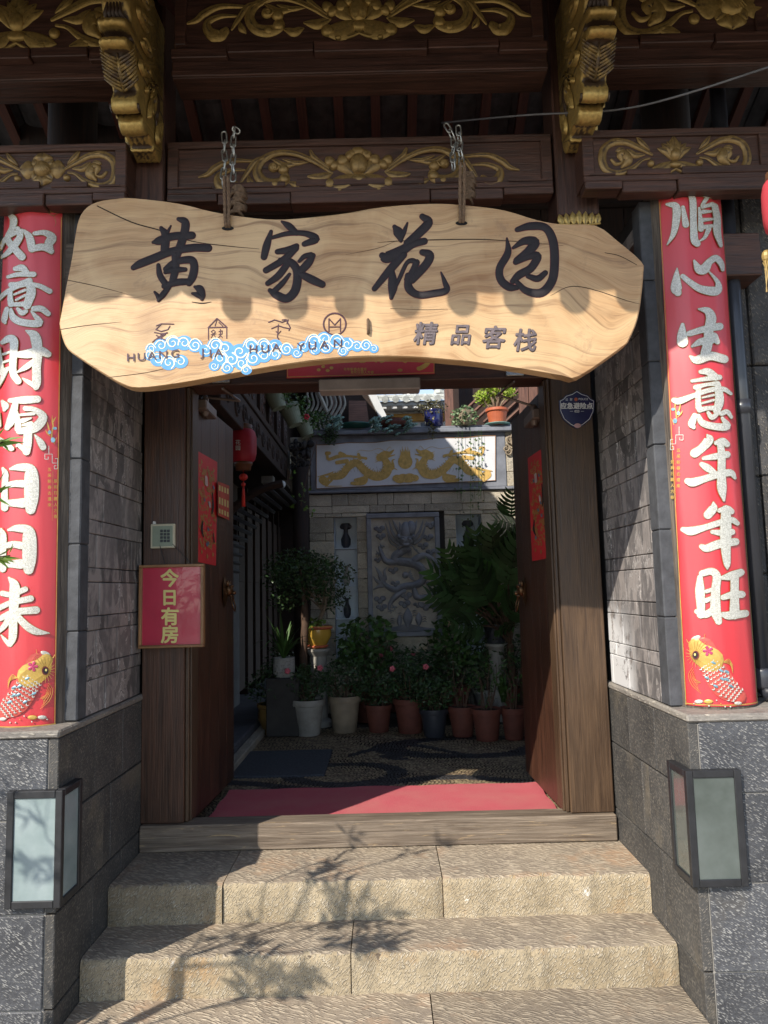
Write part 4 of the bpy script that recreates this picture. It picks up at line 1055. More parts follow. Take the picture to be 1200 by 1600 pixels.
# =====================================================================
# CARVED BEAMS
# =====================================================================
def scroll(mm, g, m_=1, end='tail'):
    """one half of a scrolling vine, units of the crop, flower at origin"""
    def G(u, v, h=0): return g(m_*u, v, h)
    H = .012
    mm.ribbon([(-180, 55, 14), (-300, -30, 26), (-420, -85, 30), (-540, -95, 34), (-640, -50, 40), (-680, 30, 46), (-640, 105, 56), (-560, 125, 60), (-490, 95, 44), (-500, 40, 30)], G, H, 0, True)
    mm.ribbon([(-250, 20, 5), (-420, -60, 7), (-545, -68, 7), (-625, -20, 6)], G, .003, H*.9, False, cap=False)
    for (u, v, a) in ((-570, 10, 36), (-505, 25, 38), (-500, 95, 36), (-560, 130, 30)): mm.disc(u, v, a, a*.95, G, H*1.1, .002)
    mm.spiral(-560, 10, 30, G, 1.1, 1, 0, 10, .004, H)
    mm.petal(-590, -60, -400, -10, 34, G, H*.8, 0, .15); mm.petal(-510, -50, -330, -25, 26, G, H*.7, 0, .1)
    mm.ribbon([(-640, -60, 22), (-700, -30, 30), (-760, 60, 22), (-790, 110, 10)], G, H*.8, 0, True)
    mm.petal(-345, 75, -175, 60, 52, G, H, 0, .12); mm.petal(-470, 115, -340, 110, 44, G, H*.9, 0, .2)
    mm.ribbon([(-320, -100, 18), (-300, -60, 26), (-240, -10, 18), (-200, 20, 8)], G, H*.9, 0, True)
    mm.petal(-740, 60, -700, 140, 34, G, H*.8, 0, .1)
    if end == 'tail':
        mm.ribbon([(-700, -40, 14), (-860, -45, 26), (-960, 0, 34), (-1010, 45, 26), (-1070, 65, 8)], G, H*.9, 0, True)
        mm.ribbon([(-760, 20, 10), (-860, 20, 24), (-940, 60, 34), (-930, 120, 50), (-870, 150, 60), (-830, 120, 40)], G, H, 0, True)
        mm.petal(-960, 130, -850, 180, 50, G, H*.9)
    for (u, v, a) in ((-195, -25, 38), (-165, 5, 34), (-105, -30, 42), (-60, -60, 34)): mm.disc(u, v, a, a, G, H*1.1, 0, ridges=3)
    mm.petal(-30, 70, -180, -20, 70, G, H, 0, .1)
    mm.petal(0, 70, -230, 145, 96, G, H*1.1, .001, -.12); mm.disc(-195, 135, 42, 40, G, H*1.2, .001)
    mm.ribbon([(0, 150, 14), (-60, 175, 18), (-120, 185, 14)], G, H*.8, 0, True); mm.disc(-130, 183, 22, 20, G, H)
def lotus(mm, g):
    mm.disc(0, 0, 60, 78, g, .019, .003)
    for k in range(-4, 5): mm.ribbon([(k*11, -40+abs(k)*6, 4), (k*13, 20, 5), (k*6, 68, 3)], g, .003, .019-abs(k)*.0018, cap=False, seg=3)
    for (u, v, a, b_) in ((0, -90, 52, 34), (-45, -75, 30, 30), (45, -75, 30, 30)): mm.disc(u, v, a, b_, g, .013, 0, ridges=3)
    mm.disc(0, 105, 50, 34, g, .014, 0)
def sunflower(mm, g):
    for k in range(4):
        a = k*PI/2; mm.petal(50*math.cos(a), 50*math.sin(a), 205*math.cos(a)*(1 if k % 2 == 0 else .75), 205*math.sin(a)*(1 if k % 2 == 0 else .75), 130, g, .014)
    for k in range(4):
        a = k*PI/2+PI/4; mm.petal(40*math.cos(a), 40*math.sin(a), 130*math.cos(a), 130*math.sin(a), 70, g, .009)
    mm.disc(0, 0, 76, 76, g, .02, .002, n=20)
    for i in range(-3, 4): mm.ribbon([(i*18-25, -50+abs(i)*6, 4), (i*18+25, 50-abs(i)*6, 4)], g, .003, .0195-abs(i)*.0012, cap=False, seg=3)
def side_scroll(mm, g, m_):
    def G(u, v, h=0): return g(m_*u, v, h)
    H = .011
    mm.ribbon([(200, 0, 16), (300, -60, 34), (420, -120, 44), (540, -120, 50), (620, -60, 52), (640, 50, 56), (600, 140, 50), (500, 165, 44), (380, 120, 34), (290, 50, 20), (225, 35, 14)], G, H, 0, True)
    mm.ribbon([(470, 110, 20), (420, 50, 70), (440, -10, 64), (480, 0, 50), (470, 60, 20), (520, 80, 26), (560, 40, 18)], G, H*1.1, 0)
    mm.disc(215, 85, 32, 32, G, H*1.1); mm.petal(260, 0, 420, -60, 44, G, H*.8, 0, .2); mm.petal(440, -60, 520, -40, 40, G, H*.8)
    mm.petal(215, -40, 330, -170, 36, G, H, 0, .05); mm.petal(300, 165, 430, 140, 50, G, H*.8)
    mm.petal(560, -150, 420, -130, 30, G, H*.8)
def carved_beam(name, cx, x0, x1, z0, z1, Y, label, design, sc, gilt, D=.12, steps=True):
    t = empty(name, ((x0+x1)/2, Y, z0), label, 'carved beam')
    r = .018
    mm = MB(); mm.box(x0, x1, Y+.012, Y+D, z0, z1); mm.build('board', W_DARK, t, uv='gx')
    f = MB(); f.cbox(x0, x1, Y, Y+.013, z1-.026, z1, .003); f.cbox(x0, x1, Y, Y+.013, z0, z0+.022, .003)
    f.cbox(x0, x0+.04, Y+.0005, Y+.013, z0+.0215, z1-.0255, .003); f.cbox(x1-.04 if x1 < 1.6 else 1.36, x1, Y+.0005, Y+.013, z0+.0215, z1-.0255, .003)
    f.build('rim', W_DARK, t, uv='gx')
    if steps:
        L = x1-x0
        for (a, b_, dz, dy) in ((.0, .13, .0, .0), (.13, .32, .012, .006), (.32, .68, .018, -.004), (.68, .87, .012, .006), (.87, 1.0, .0, .0)):
            q = MB(); q.cbox(x0+L*a+.001, x0+L*b_-.001, Y-.006+dy, Y+.06, z0-.03-dz, z0-.0015, .003); q.build('stepped_moulding', W_DARK, t, uv='gx')
            q = MB(); q.cbox(x0+L*a+.02, x0+L*b_-.02, Y+.0-.002, Y+.012, z0+.022, z0+.03+dz, .002); q.build('stepped_rim', W_DARK, t, uv='gx')
    g = local_y(cx, (z0+z1)/2+.004, Y+.011, sc)
    c_ = MB(1.35); design(c_, g); c_.build('carving', gilt, t, smooth=True)
    return t
def d_center(mm, g): scroll(mm, g, 1); scroll(mm, g, -1); lotus(mm, g)
def d_sun(mm, g): side_scroll(mm, g, 1); side_scroll(mm, g, -1); sunflower(mm, g)
def d_lot(mm, g):
    side_scroll(mm, g, 1); side_scroll(mm, g, -1)
    for s in (-1, 1):
        mm.petal(s*20, 70, s*230, 150, 80, g, .013, 0, s*.1)
        for k, (u, v) in enumerate(((150, -60), (110, -100), (60, -120))): mm.petal(s*20, 60, s*u, v, 50, g, .012+.002*k, 0, s*-.15)
        mm.ribbon([(0, 140, 14), (s*90, 190, 18), (s*140, 185, 12)], g, .009); mm.disc(s*150, 165, 24, 24, g, .011)
    mm.petal(0, 70, 0, -170, 90, g, .014); mm.disc(0, 10, 50, 62, g, .02); mm.disc(0, 100, 60, 30, g, .012)
BY = 2.55
carved_beam('carved_beam', -.055, -.757, .655, 3.050, 3.256, BY, 'long carved beam with gilt peony and scrolling vines behind the chains', d_center, .00055, GILT2)
carved_beam('carved_beam', -1.165, -1.75, -.868, 3.002, 3.187, 2.44, 'short carved beam at the left end, gilt sunflower between two scrolls', d_sun, .00040, GILT2)
carved_beam('carved_beam', 1.062, .735, 1.75, 3.002, 3.193, 2.44, 'short carved beam at the right end, lotus between two scrolls', d_lot, .00040, GILT2)
UY = 2.40
carved_beam('upper_carved_beam', -.04, -.69, .61, 3.50, 3.78, UY, 'upper carved beam between the brackets, peony cut by the top of the picture', d_center, .00057, GILT, steps=False)
carved_beam('upper_carved_beam', -1.25, -1.75, -.84, 3.50, 3.76, UY, 'upper carved beam left of the left bracket, gilt flower and leaves', d_lot, .00062, GILT, steps=False)
carved_beam('upper_carved_beam', 1.28, .76, 1.8, 3.50, 3.76, UY, 'upper carved beam right of the right bracket, gilt leaf scrolls', d_sun, .00062, GILT, steps=False)
# rails under the upper beams, stepped
for (x0, x1, lab) in ((-.70, .62, 'between the two gilt brackets'), (-1.9, -.85, 'left of the left bracket'), (.77, 1.9, 'right of the right bracket')):
    t = empty('moulded_rail', ((x0+x1)/2, UY, 3.40), 'dark moulded timber rail under the upper beam, %s' % lab, 'rail')
    L = x1-x0; q = MB(); q.cbox(x0, x1, UY+.01, UY+.13, 3.402, 3.498, .003); q.build('rail', W_DARK, t, uv='gx')
    q = MB(); q.cbox(x0, x1, UY+.0, UY+.012, 3.402, 3.425, .003); q.build('lower_bead', W_DARK, t, uv='gx')
    for (a, b_, za, zb, dy) in ((0, .15, 3.462, 3.497, .012), (.15, .38, 3.472, 3.508, .02), (.38, .68, 3.462, 3.502, .028), (.68, .87, 3.472, 3.508, .02), (.87, 1, 3.462, 3.497, .012)):
        q = MB(); q.cbox(x0+L*a+.001, x0+L*b_-.001, UY-dy, UY+.012, za, zb, .003); q.build('step_block', W_DARK, t, uv='gx')
# hanging posts
def hpost(x0, x1, lab):
    t = empty('hanging_post', ((x0+x1)/2, 2.53, 2.9), lab, 'hanging post')
    q = MB(); q.cbox(x0, x1, 2.54, 2.69, 2.93, 3.9, .006); q.build('shaft', W_DARK, t, uv='gz')
    g = on_y(2.538); mm = MB()
    c0 = (x0+x1)/2; gg = local_y(c0, 2.93, 2.538, .001)
    for k in range(-3, 4): mm.petal(k*20, 40, k*24, -18+abs(k)*4, 26, gg, .006)
    mm.ribbon([(-72, 34, 8), (0, 40, 8), (72, 34, 8)], gg, .004, .003)
    mm.build('lotus_collar', GILT, t, smooth=True)
    q = MB(); q.lathe([(.02, -.1), (.06, -.07), (.085, -.03), (.07, 0), (.075, .02)], 16, (c0, 2.61, 2.9)); q.build('drop_finial', GILT2, t, smooth=True)
hpost(-.905, -.765, 'square hanging post left of the long carved beam, under the left gilt bracket'); hpost(.663, .815, 'square hanging post right of the long carved beam, under the right gilt bracket')

# gilt cantilever brackets
def bracket(cx, lab):
    t = empty('gilt_bracket', (cx, 2.54, 3.1), lab, 'bracket')
    PTH = catmull([(2.53, 3.165), (2.40, 3.20), (2.29, 3.265), (2.235, 3.38), (2.205, 3.52), (2.19, 3.68)], 8)
    ln = [0]
    for i in range(1, len(PTH)): ln.append(ln[-1]+math.hypot(PTH[i][0]-PTH[i-1][0], PTH[i][1]-PTH[i-1][1]))
    def pos(s_):
        t_ = s_*ln[-1]
        for i in range(1, len(ln)):
            if ln[i] >= t_ or i == len(ln)-1:
                f = (t_-ln[i-1])/(ln[i]-ln[i-1]); a_, b_ = PTH[i-1], PTH[i]
                d_ = Vector((0, b_[0]-a_[0], b_[1]-a_[1])).normalized()
                return Vector((0, a_[0]+(b_[0]-a_[0])*f, a_[1]+(b_[1]-a_[1])*f)), Vector((0, -d_.z, d_.y)), d_
    prof = [(0, .0), (.02, .012), (.10, .014), (.105, .022), (.118, .022), (.122, .012), (.20, .016), (.215, .035), (.25, .045), (.285, .036), (.292, .004), (.31, .004), (.318, .04), (.36, .055), (.40, .045), (.43, .012), (.60, .028), (.66, .034), (.668, .062), (.70, .075), (.735, .062), (.742, .022), (.79, .018), (.80, .06), (.83, .07), (.862, .055), (.868, .02), (.93, .022), (1.0, .03), (1.05, .03)]
    rm = lambda a: a if a < .31 else .31+(a-.31)*.60
    prof = [(rm(a), h*1.25) for a, h in prof]
    prof += [(.80, .01), (.83, .012), (.86, .03), (.90, .05), (.94, .055), (1.0, .03)]
    hw = .047; mm = MB(); vs = []; fs = []
    rows = []
    Q = []
    for i in range(len(prof)-1):
        (a, h), (b_, k) = prof[i], prof[i+1]; ns = 3 if b_-a > .05 else 1
        for j in range(ns): Q.append((a+(b_-a)*j/ns, h+(k-h)*j/ns))
    Q.append(prof[-1])
    Q = [q_[:2] for q_ in catmull([(a_, h_, 0) for a_, h_ in Q], 2)]
    cols = [-1, -.93, -.75, -.55, -.35, -.15, .0, .15, .35, .55, .75, .93, 1]
    for (s_, h) in Q:
        base, nrm, _d = pos(s_)
        for c_ in cols:
            hh = h-(.012 if abs(c_) == 1 else 0)+(.008*(1-c_*c_) if h > .03 else 0)+.0022*math.sin(c_*13+s_*40)+random.uniform(-.001, .001)
            vs.append(Vector((cx+hw*c_*(1-.12*(1-s_)), 0, 0))+Vector((0, base.y, base.z))+nrm*hh)
    nc = len(cols); nr = len(Q)
    for i in range(nr-1):
        for j in range(nc-1): fs.append((i*nc+j, i*nc+j+1, (i+1)*nc+j+1, (i+1)*nc+j))
    # sides back to the post
    for j, fl in ((0, 1), (nc-1, 0)):
        b0 = len(vs)
        for i, (s_, h) in enumerate(Q): p = vs[i*nc+j]; vs.append(Vector((p.x+(.0), 2.545, max(p.z+.02, 3.21+.02*i/nr))))
        for i in range(nr-1):
            f = (i*nc+j, (i+1)*nc+j, b0+i+1, b0+i); fs.append(f if fl else tuple(reversed(f)))
    mm.add(vs, fs); mm.build('scrolled_body', GILT, t, smooth=True)
    # feathered leaf and side carving
    def g(u, v, h=0):
        base, nn_, _d = pos(rm(v)); return Vector((cx+u, base.y, base.z))+nn_*h
    fe = MB()
    for k in range(9):
        s_ = .44+k*.022
        for sd in (-1, 1):
            P = [(sd*.004, s_, .006), (sd*.03, s_+.03, .010), (sd*.055, s_+.07, .008)]
            # width is in u units; v scaled by L
            pts_ = [g(u, v, .036+.014*(k/9)) for u, v, _ in P]; fe.tube(pts_, [.0045, .0055, .003], 5)
    fe.tube([g(0, .43, .032), g(0, .55, .042), g(0, .655, .05)], [.005, .008, .004], 6)
    fe.build('feather_carving', GILTF, t, smooth=True); fe = MB(); fe.mi = 0
    for k in range(7): fe.tube([g(-.045+k*.015, .335, .058), g(-.045+k*.015, .36, .064), g(-.045+k*.015, .385, .058)], .0045, 5)
    for k in range(5): fe.tube([g(-.04+k*.02, 1.16, .04), g(-.045+k*.022, 1.3, .07), g(-.02+k*.01, 1.45, .045)], [.007, .009, .003], 5)
    for k in range(5): fe.tube([g(-.03+k*.015, .88, .03), g(-.03+k*.012, .93, .045), g(-.02+k*.01, 1.0, .05)], [.006, .008, .003], 5)
    o = fe.build('teeth_and_whiskers', GILT, t, smooth=True); o['kind'] = 'stuff'
    for sd in (-1, 1):
        sc_ = MB(); X = cx+sd*hw*1.0
        def gs(u, v, h=0, X=X, sd=sd):                     # u along e, v up-back
            b_, nn_, _d = pos(u); p = b_-nn_*v*1.6; return Vector((X+sd*h*1.0, min(p.y, 2.535), p.z))
        for (u, v, r) in ((.12, .04, .03), (.25, .05, .035), (.38, .06, .03), (.5, .05, .035), (.63, .06, .03), (.76, .05, .03), (.88, .06, .03)):
            sc_.spiral(u, v, r*1.2, gs, 1.3, 1, u*20, .022, .014, .001)
            sc_.petal(u+.03, v, u+.1, v+.08, .03, gs, .012, .001)
        sc_.build('side_scrolls', GILT, t, smooth=True)
bracket(-.815, 'gilt carved cantilever bracket at the top left, feathered scroll reaching forward')
bracket(.735, 'gilt carved cantilever bracket at the top right, feathered scroll reaching forward')

# timber behind: tie beams, dark posts
def beam(x0, x1, y0, y1, z0, z1, mat_, lab, uv='gx', name='tie_beam', cat='beam'):
    q = MB(); q.cbox(x0, x1, y0, y1, z0, z1, .004); return tag(q.build(name, mat_, uv=uv), lab, cat)
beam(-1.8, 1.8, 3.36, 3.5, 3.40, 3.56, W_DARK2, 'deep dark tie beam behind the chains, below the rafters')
beam(.96, 1.4, 2.56, 2.70, 2.70, 2.86, W_DARK, 'dark beam end between the board and the right couplet')
beam(-1.22, -1.06, 2.52, 2.62, 2.66, 2.86, W_COL, 'weathered beam end between the left couplet and the name board', name='beam_end')
for x in (-1.3, 1.27):
    q = MB(); q.lathe([(.10, 0), (.10, .9)], 20, (x, 3.0, 3.0)); tag(q.build('upper_column', W_DARK2, uv='gz', smooth=True), 'dark round upper column in the shade, %s end' % ('left' if x < 0 else 'right'), 'column')
# loose cable at the right
q = MB(); q.tube([tuple(p) for p in catmull([tuple(atY(690, 192, 2.75)), tuple(atY(820, 180, 2.5)), tuple(atY(960, 172, 2.4)), tuple(atY(1060, 150, 2.3)), tuple(atY(1215, 100, 2.2))], 8)], .0035, 6)
tag(q.build('cable', m_plain('grey_cable', (.12, .12, .13), .5), smooth=True), 'thin grey cable sagging across the upper right corner', 'cable')

# roof: rafters, tiles
RIDGE = (3.42, 4.27); EAVE = (1.52, 3.41)
rt = empty('gate_roof', (0, 2.6, 3.3), 'tiled timber roof over the gate, dark rafters and tile undersides', 'roof')
sf = (RIDGE[1]-EAVE[1])/(RIDGE[0]-EAVE[0]); sb_ = -.5; BACKY = 4.3
def zr(y): return EAVE[1]+(y-EAVE[0])*sf if y < RIDGE[0] else RIDGE[1]+(y-RIDGE[0])*sb_
PT = .1865
x = -2.3; k = 0
xs_r = []
while x < 2.9: xs_r.append(x); x += .193
for x in xs_r:
    for (y0, y1) in ((EAVE[0]+.06, RIDGE[0]-.01), (RIDGE[0]+.01, BACKY)):
        q = MB(); h_ = .05
        q.add([(x+a, y, zr(y)-.03-dz) for y in (y0, y1) for dz in (0, h_) for a in (-.024, .024)],
              [(0, 1, 3, 2), (4, 6, 7, 5), (0, 4, 5, 1), (2, 3, 7, 6), (0, 2, 6, 4), (1, 5, 7, 3)])
        q.build('rafter', W_RED, rt, uv='gy')
def pan(mm, xc, y0, y1, up, rad=.075, lift=0.0, n=7):
    vs = []; fs = []
    for y in (y0, y1):
        for i in range(n):
            a = -1.15+2.3*i/(n-1)
            for th in (0, .008):
                if up: vs.append((xc+rad*1.1*math.sin(a), y, zr(y)+lift+rad*.5*math.cos(a)+th-.03))
                else: vs.append((xc+rad*1.3*math.sin(a), y, zr(y)+lift-rad*.6*math.cos(a)+th+.03))
    for i in range(n-1):
        a = i*2; b_ = n*2+i*2
        fs += [(a, a+2, b_+2, b_), (a+1, b_+1, b_+3, a+3)]
    fs += [(0, n*2, n*2+1, 1), (2*n-2, 2*n-1, 4*n-1, 4*n-2)]
    for i in range(n-1): fs.append((i*2, i*2+1, i*2+3, i*2+2)); fs.append((n*2+i*2, n*2+i*2+2, n*2+i*2+3, n*2+i*2+1))
    mm.add(vs, fs)
xo = -.004
cols_x = [xo+PT*i for i in range(-12, 16)]
for xc in cols_x:                                  # tile undersides seen between the rafters
    y = RIDGE[0]+.02; r = 0
    while y < 4.0:
        q = MB(); pan(q, xc+PT/2, y, y+.15, False, lift=-.004*(r % 2)+.012); q.build('tile', ROOFT, rt, smooth=False); y += .13; r += 1
st_ = MB()
for xc in cols_x:
    y = EAVE[0]
    while y < RIDGE[0]: pan(st_, xc+PT/2, y, y+.2, False); pan(st_, xc, y, y+.2, True, lift=.035); y += .19
    y = 4.0
    while y < BACKY: pan(st_, xc+PT/2, y, y+.2, False); y += .19
    y = RIDGE[0]
    while y < BACKY: pan(st_, xc, y, y+.2, True, lift=.035); y += .19
st_.box(-2.35, 2.95, EAVE[0]+.10, EAVE[0]+.16, EAVE[1]+.01, EAVE[1]+.10)
vs = []
for y in (EAVE[0]+.02, RIDGE[0]): vs += [(-2.35, y, zr(y)+.016), (2.95, y, zr(y)+.016), (-2.35, y, zr(y)+.03), (2.95, y, zr(y)+.03)]
st_.add(vs, [(0, 4, 5, 1), (2, 3, 7, 6), (0, 1, 3, 2)])
st_.box(-2.35, 2.95, RIDGE[0]-.09, RIDGE[0]+.09, RIDGE[1]+.02, RIDGE[1]+.34)
vs = []
for y in (3.9, BACKY): vs += [(-2.35, y, zr(y)+.016), (2.95, y, zr(y)+.016)]
for y in (RIDGE[0], 3.95): vs += [(-2.35, y, zr(y)+.07), (2.95, y, zr(y)+.07)]
st_.add(vs, [(0, 2, 3, 1), (4, 6, 7, 5)])
o = st_.build('roof_tiles', ROOFT, rt); o['kind'] = 'stuff'
for xc in [x_ for x_ in cols_x if x_ > -1.2]:       # round eave end discs (missing at the left end)
    q = MB(); q.add([(xc+.046*math.cos(a), EAVE[0]+dy, EAVE[1]-.046+.046*math.sin(a)) for dy in (0, .012) for a in [2*PI*i/18 for i in range(18)]],
          [tuple(range(17, -1, -1)), tuple(range(18, 36))]+[(i, 18+i, 18+(i+1) % 18, (i+1) % 18) for i in range(18)])
    q.box(xc-.046, xc+.046, EAVE[0]+.0005, EAVE[0]+.0115, EAVE[1]-.046, EAVE[1]+.0); q.build('eave_disc', ROOFT, rt)
q = MB(); q.cbox(-2.35, 2.95, EAVE[0]+.012, EAVE[0]+.05, EAVE[1]-.02, EAVE[1]+.05, .004) if False else q.cbox(-1.2, 2.95, EAVE[0]+.012, EAVE[0]+.05, EAVE[1]-.02, EAVE[1]+.05, .004); q.cbox(-2.35, -1.201, EAVE[0]+.012, EAVE[0]+.05, EAVE[1]+.0, EAVE[1]+.05, .004); q.build('eave_board', W_DARK, rt, uv='gx')

# =====================================================================
# WALL LAMPS ON THE PLINTH CORNERS
# =====================================================================
def corner_lamp(s):
    xi = XL if s < 0 else XR; g = on_y(YP-.012)
    if s > 0: pts_f = atY(1150, 1205, YP-.03), atY(1160, 1385, YP-.03)
    else: pts_f = atY(25, 1238, YP-.03), atY(20, 1418, YP-.03)
    zt, zb = pts_f[0].z, pts_f[1].z
    if s > 0: zt, zb = atY(1087, 1205, YP-.03).z, atY(1090, 1388, YP-.03).z
    else: zt, zb = atY(90, 1236, YP-.03).z, atY(85, 1420, YP-.03).z
    t = empty('wall_lamp', (xi, YP, zb), 'black framed frosted glass wall lamp on the corner of the %s plinth' % ('left' if s < 0 else 'right'), 'wall lamp', 'corner lamps of the two plinths')
    d = .028; wf = .145; wsd = .13; fw = .022
    x_c = xi-s*d; yf = YP-d
    # panes
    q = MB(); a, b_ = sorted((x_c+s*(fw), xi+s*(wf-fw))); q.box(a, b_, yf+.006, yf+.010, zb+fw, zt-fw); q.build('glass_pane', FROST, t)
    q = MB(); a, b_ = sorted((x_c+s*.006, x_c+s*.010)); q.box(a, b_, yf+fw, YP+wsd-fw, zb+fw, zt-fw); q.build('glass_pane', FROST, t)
    def fr(x0, x1, y0, y1, z0, z1):
        a, b_ = sorted((x0, x1)); q = MB(); q.cbox(a, b_, y0, y1, z0, z1, .002); q.build('frame_bar', BLACK, t)
    fr(x_c, x_c+s*fw, yf, yf+fw, zb, zt)                                 # corner post
    fr(xi+s*(wf-fw), xi+s*wf, yf, YP-.001, zb, zt); fr(x_c, xi-s*.001, YP+wsd-fw, YP+wsd, zb, zt)
    for z0, z1 in ((zb, zb+fw), (zt-fw, zt)):
        fr(x_c+s*(fw+.0005), xi+s*(wf-fw-.0005), yf, YP-.001, z0, z1)
        fr(x_c, xi-s*.001, yf+fw+.0005, YP+wsd-fw-.0005, z0, z1)
corner_lamp(-1); corner_lamp(1)

# drain pipe by the right column
q = MB(); q.lathe([(.028, 0), (.028, 2.4)], 16, (1.315, 2.62, ZP+.04)); t = q.build('drain_pipe', PIPE, smooth=True); tag(t, 'black vertical drain pipe between the right couplet and the stone wall', 'drain pipe')
q = MB(); q.lathe([(.034, 0), (.037, .01), (.037, .06), (.034, .07)], 16, (1.315, 2.62, ZP+.045)); q.build('collar', PIPE, t, smooth=True); q = MB(); q.lathe([(.034, 0), (.034, .05)], 16, (1.315, 2.62, 2.2)); q.build('collar', PIPE, t, smooth=True)
q = MB(); q.tube([Vector((1.315, 2.62, ZP+.05)), Vector((1.32, 2.60, ZP+.03)), Vector((1.40, 2.54, ZP+.028)), Vector((1.6, 2.52, ZP+.028))], .026, 12); q.build('elbow', PIPE, t, smooth=True)

# =====================================================================
# THINGS ON POSTS AND DOORS
# =====================================================================
# framed notice
gN = on_y(3.13)
a, b_ = gN(217, 883), gN(318, 1011)
NB = empty('framed_notice', (a.x, 3.13, b_.z), 'small framed red notice reading 今日有房 hanging on the left door post', 'notice board')
x0, x1, z0, z1 = a.x, b_.x, b_.z, a.z
q = MB(); q.cbox(x0+.008, x1-.008, 3.142, 3.152, z0+.008, z1-.008, .002); q.build('red_sheet', m_plain('crinkled_red_sheet', (.42, .025, .055), .28, .12, 5, .25, coat=.5), NB)
for (p, r_, s_, t_) in ((x0, x1, z1-.012, z1), (x0, x1, z0, z0+.012)):
    q = MB(); q.cbox(p, r_, 3.128, 3.16, s_, t_, .002); q.build('frame_bar', W_FRAME, NB, uv='gx')
for (p, r_) in ((x0, x0+.013), (x1-.013, x1)):
    q = MB(); q.cbox(p, r_, 3.128, 3.16, z0+.0125, z1-.0125, .002); q.build('frame_bar', W_FRAME, NB, uv='gz')
gN2 = on_y(3.141)
for ch, x, y in (('今', 265, 903), ('日', 265, 934), ('有', 265.5, 963), ('房', 265, 991)):
    q = MB(); q.text(ch, gN2, x, y, 29 if ch != '日' else 27, .03, .0008); q.build('character', YELLET, NB)
q = MB(); hk = atY(241, 820, 3.19)
q.tube([hk, Vector((x0+.10, 3.17, z1))], .0016, 5); q.tube([hk, Vector((x1-.06, 3.17, z1))], .0016, 5); q.build('cord', BLACK, NB)
q = MB(); q.cbox(hk.x-.006, hk.x+.006, 3.185, 3.199, hk.z-.012, hk.z+.016, .003); tag(q.build('hook', WHITE), 'little white stick-on hook above the keypad', 'hook')
# keypad
a, b_ = atY(235, 819, 3.18), atY(273, 856, 3.18)
KP = empty('door_keypad', (a.x, 3.19, b_.z), 'cream keypad panel with dark keys on the left door post', 'keypad')
q = MB(); q.cbox(a.x, b_.x, 3.18, 3.199, b_.z, a.z, .003); q.build('case', KEYC, KP)
q = MB(); q.cbox(a.x+.009, b_.x-.009, 3.1785, 3.181, b_.z+.008, a.z-.009, .001); q.build('face_plate', KEYG, KP)
for r in range(4):
    for c_ in range(3):
        p = atY(252.5+c_*5.4, 829.5+r*5.2, 3.178); q = MB(); q.cbox(p.x-.006, p.x+.006, 3.1755, 3.1784, p.z-.0056, p.z+.0056, .001); q.build('key', m_key if 'm_key' in globals() else globals().setdefault('m_key', m_plain('dark_keys', (.04, .045, .05), .5)), KP)
# police shield
gP = on_y(3.197)
PS = empty('shield_sign', atY(901, 668, 3.197), 'navy blue shield plate reading 应急避险点 023 on the right door post', 'sign')
c_ = (901, 641)
def shield(k):
    H = [(0, -31), (8, -26), (18, -23), (22, -18), (28, -15), (27, 2), (21, 15), (10, 24), (0, 29)]
    P = H+[(-x, y) for x, y in reversed(H[1:-1])]
    return [(c_[0]+x*k, c_[1]+y*k) for x, y in P]
q = MB(); sp_ = [gP(x, y, .004) for x, y in reversed(shield(1.0))]; q.prism(sp_, (0, .006, 0)); q.build('plate', NAVY, PS)
q = MB(); P = shield(.93); P.append(P[0])
for i in range(len(P)-1): q.ribbon([(*P[i], .8), (*P[i+1], .8)], gP, 0, .0046+i*.00001, flat=True, seg=1)
q.build('white_outline', WHITE, PS)
q = MB(); q.text('应急避险点', gP, 900.5, 634.5, 10.2, .03, .0047); q.text('POLICE', gP, 911, 624, 4.6, .01, .0047); q.text('公  安', gP, 888.5, 624.5, 4.4, .01, .0047); q.text('023', gP, 901, 643, 5.2, .02, .0047)
q.ribbon([(890, 643, .4), (895, 643, .4)], gP, 0, .0047, flat=True, cap=False); q.ribbon([(907, 643, .4), (912, 643, .4)], gP, 0, .0047, flat=True, cap=False)
q.build('lettering', WHITE, PS)
q = MB(); q.disc(899.5, 624.5, 2.8, 2.8, gP, .0006, .0048); q.build('round_emblem', m_plain('orange_emblem', (.5, .12, .05), .5), PS)
q = MB(); q.disc(902, 665.5, 5.5, 3.6, gP, .0006, .0048); q.build('base_emblem', m_plain('pink_emblem', (.5, .3, .3), .5), PS)

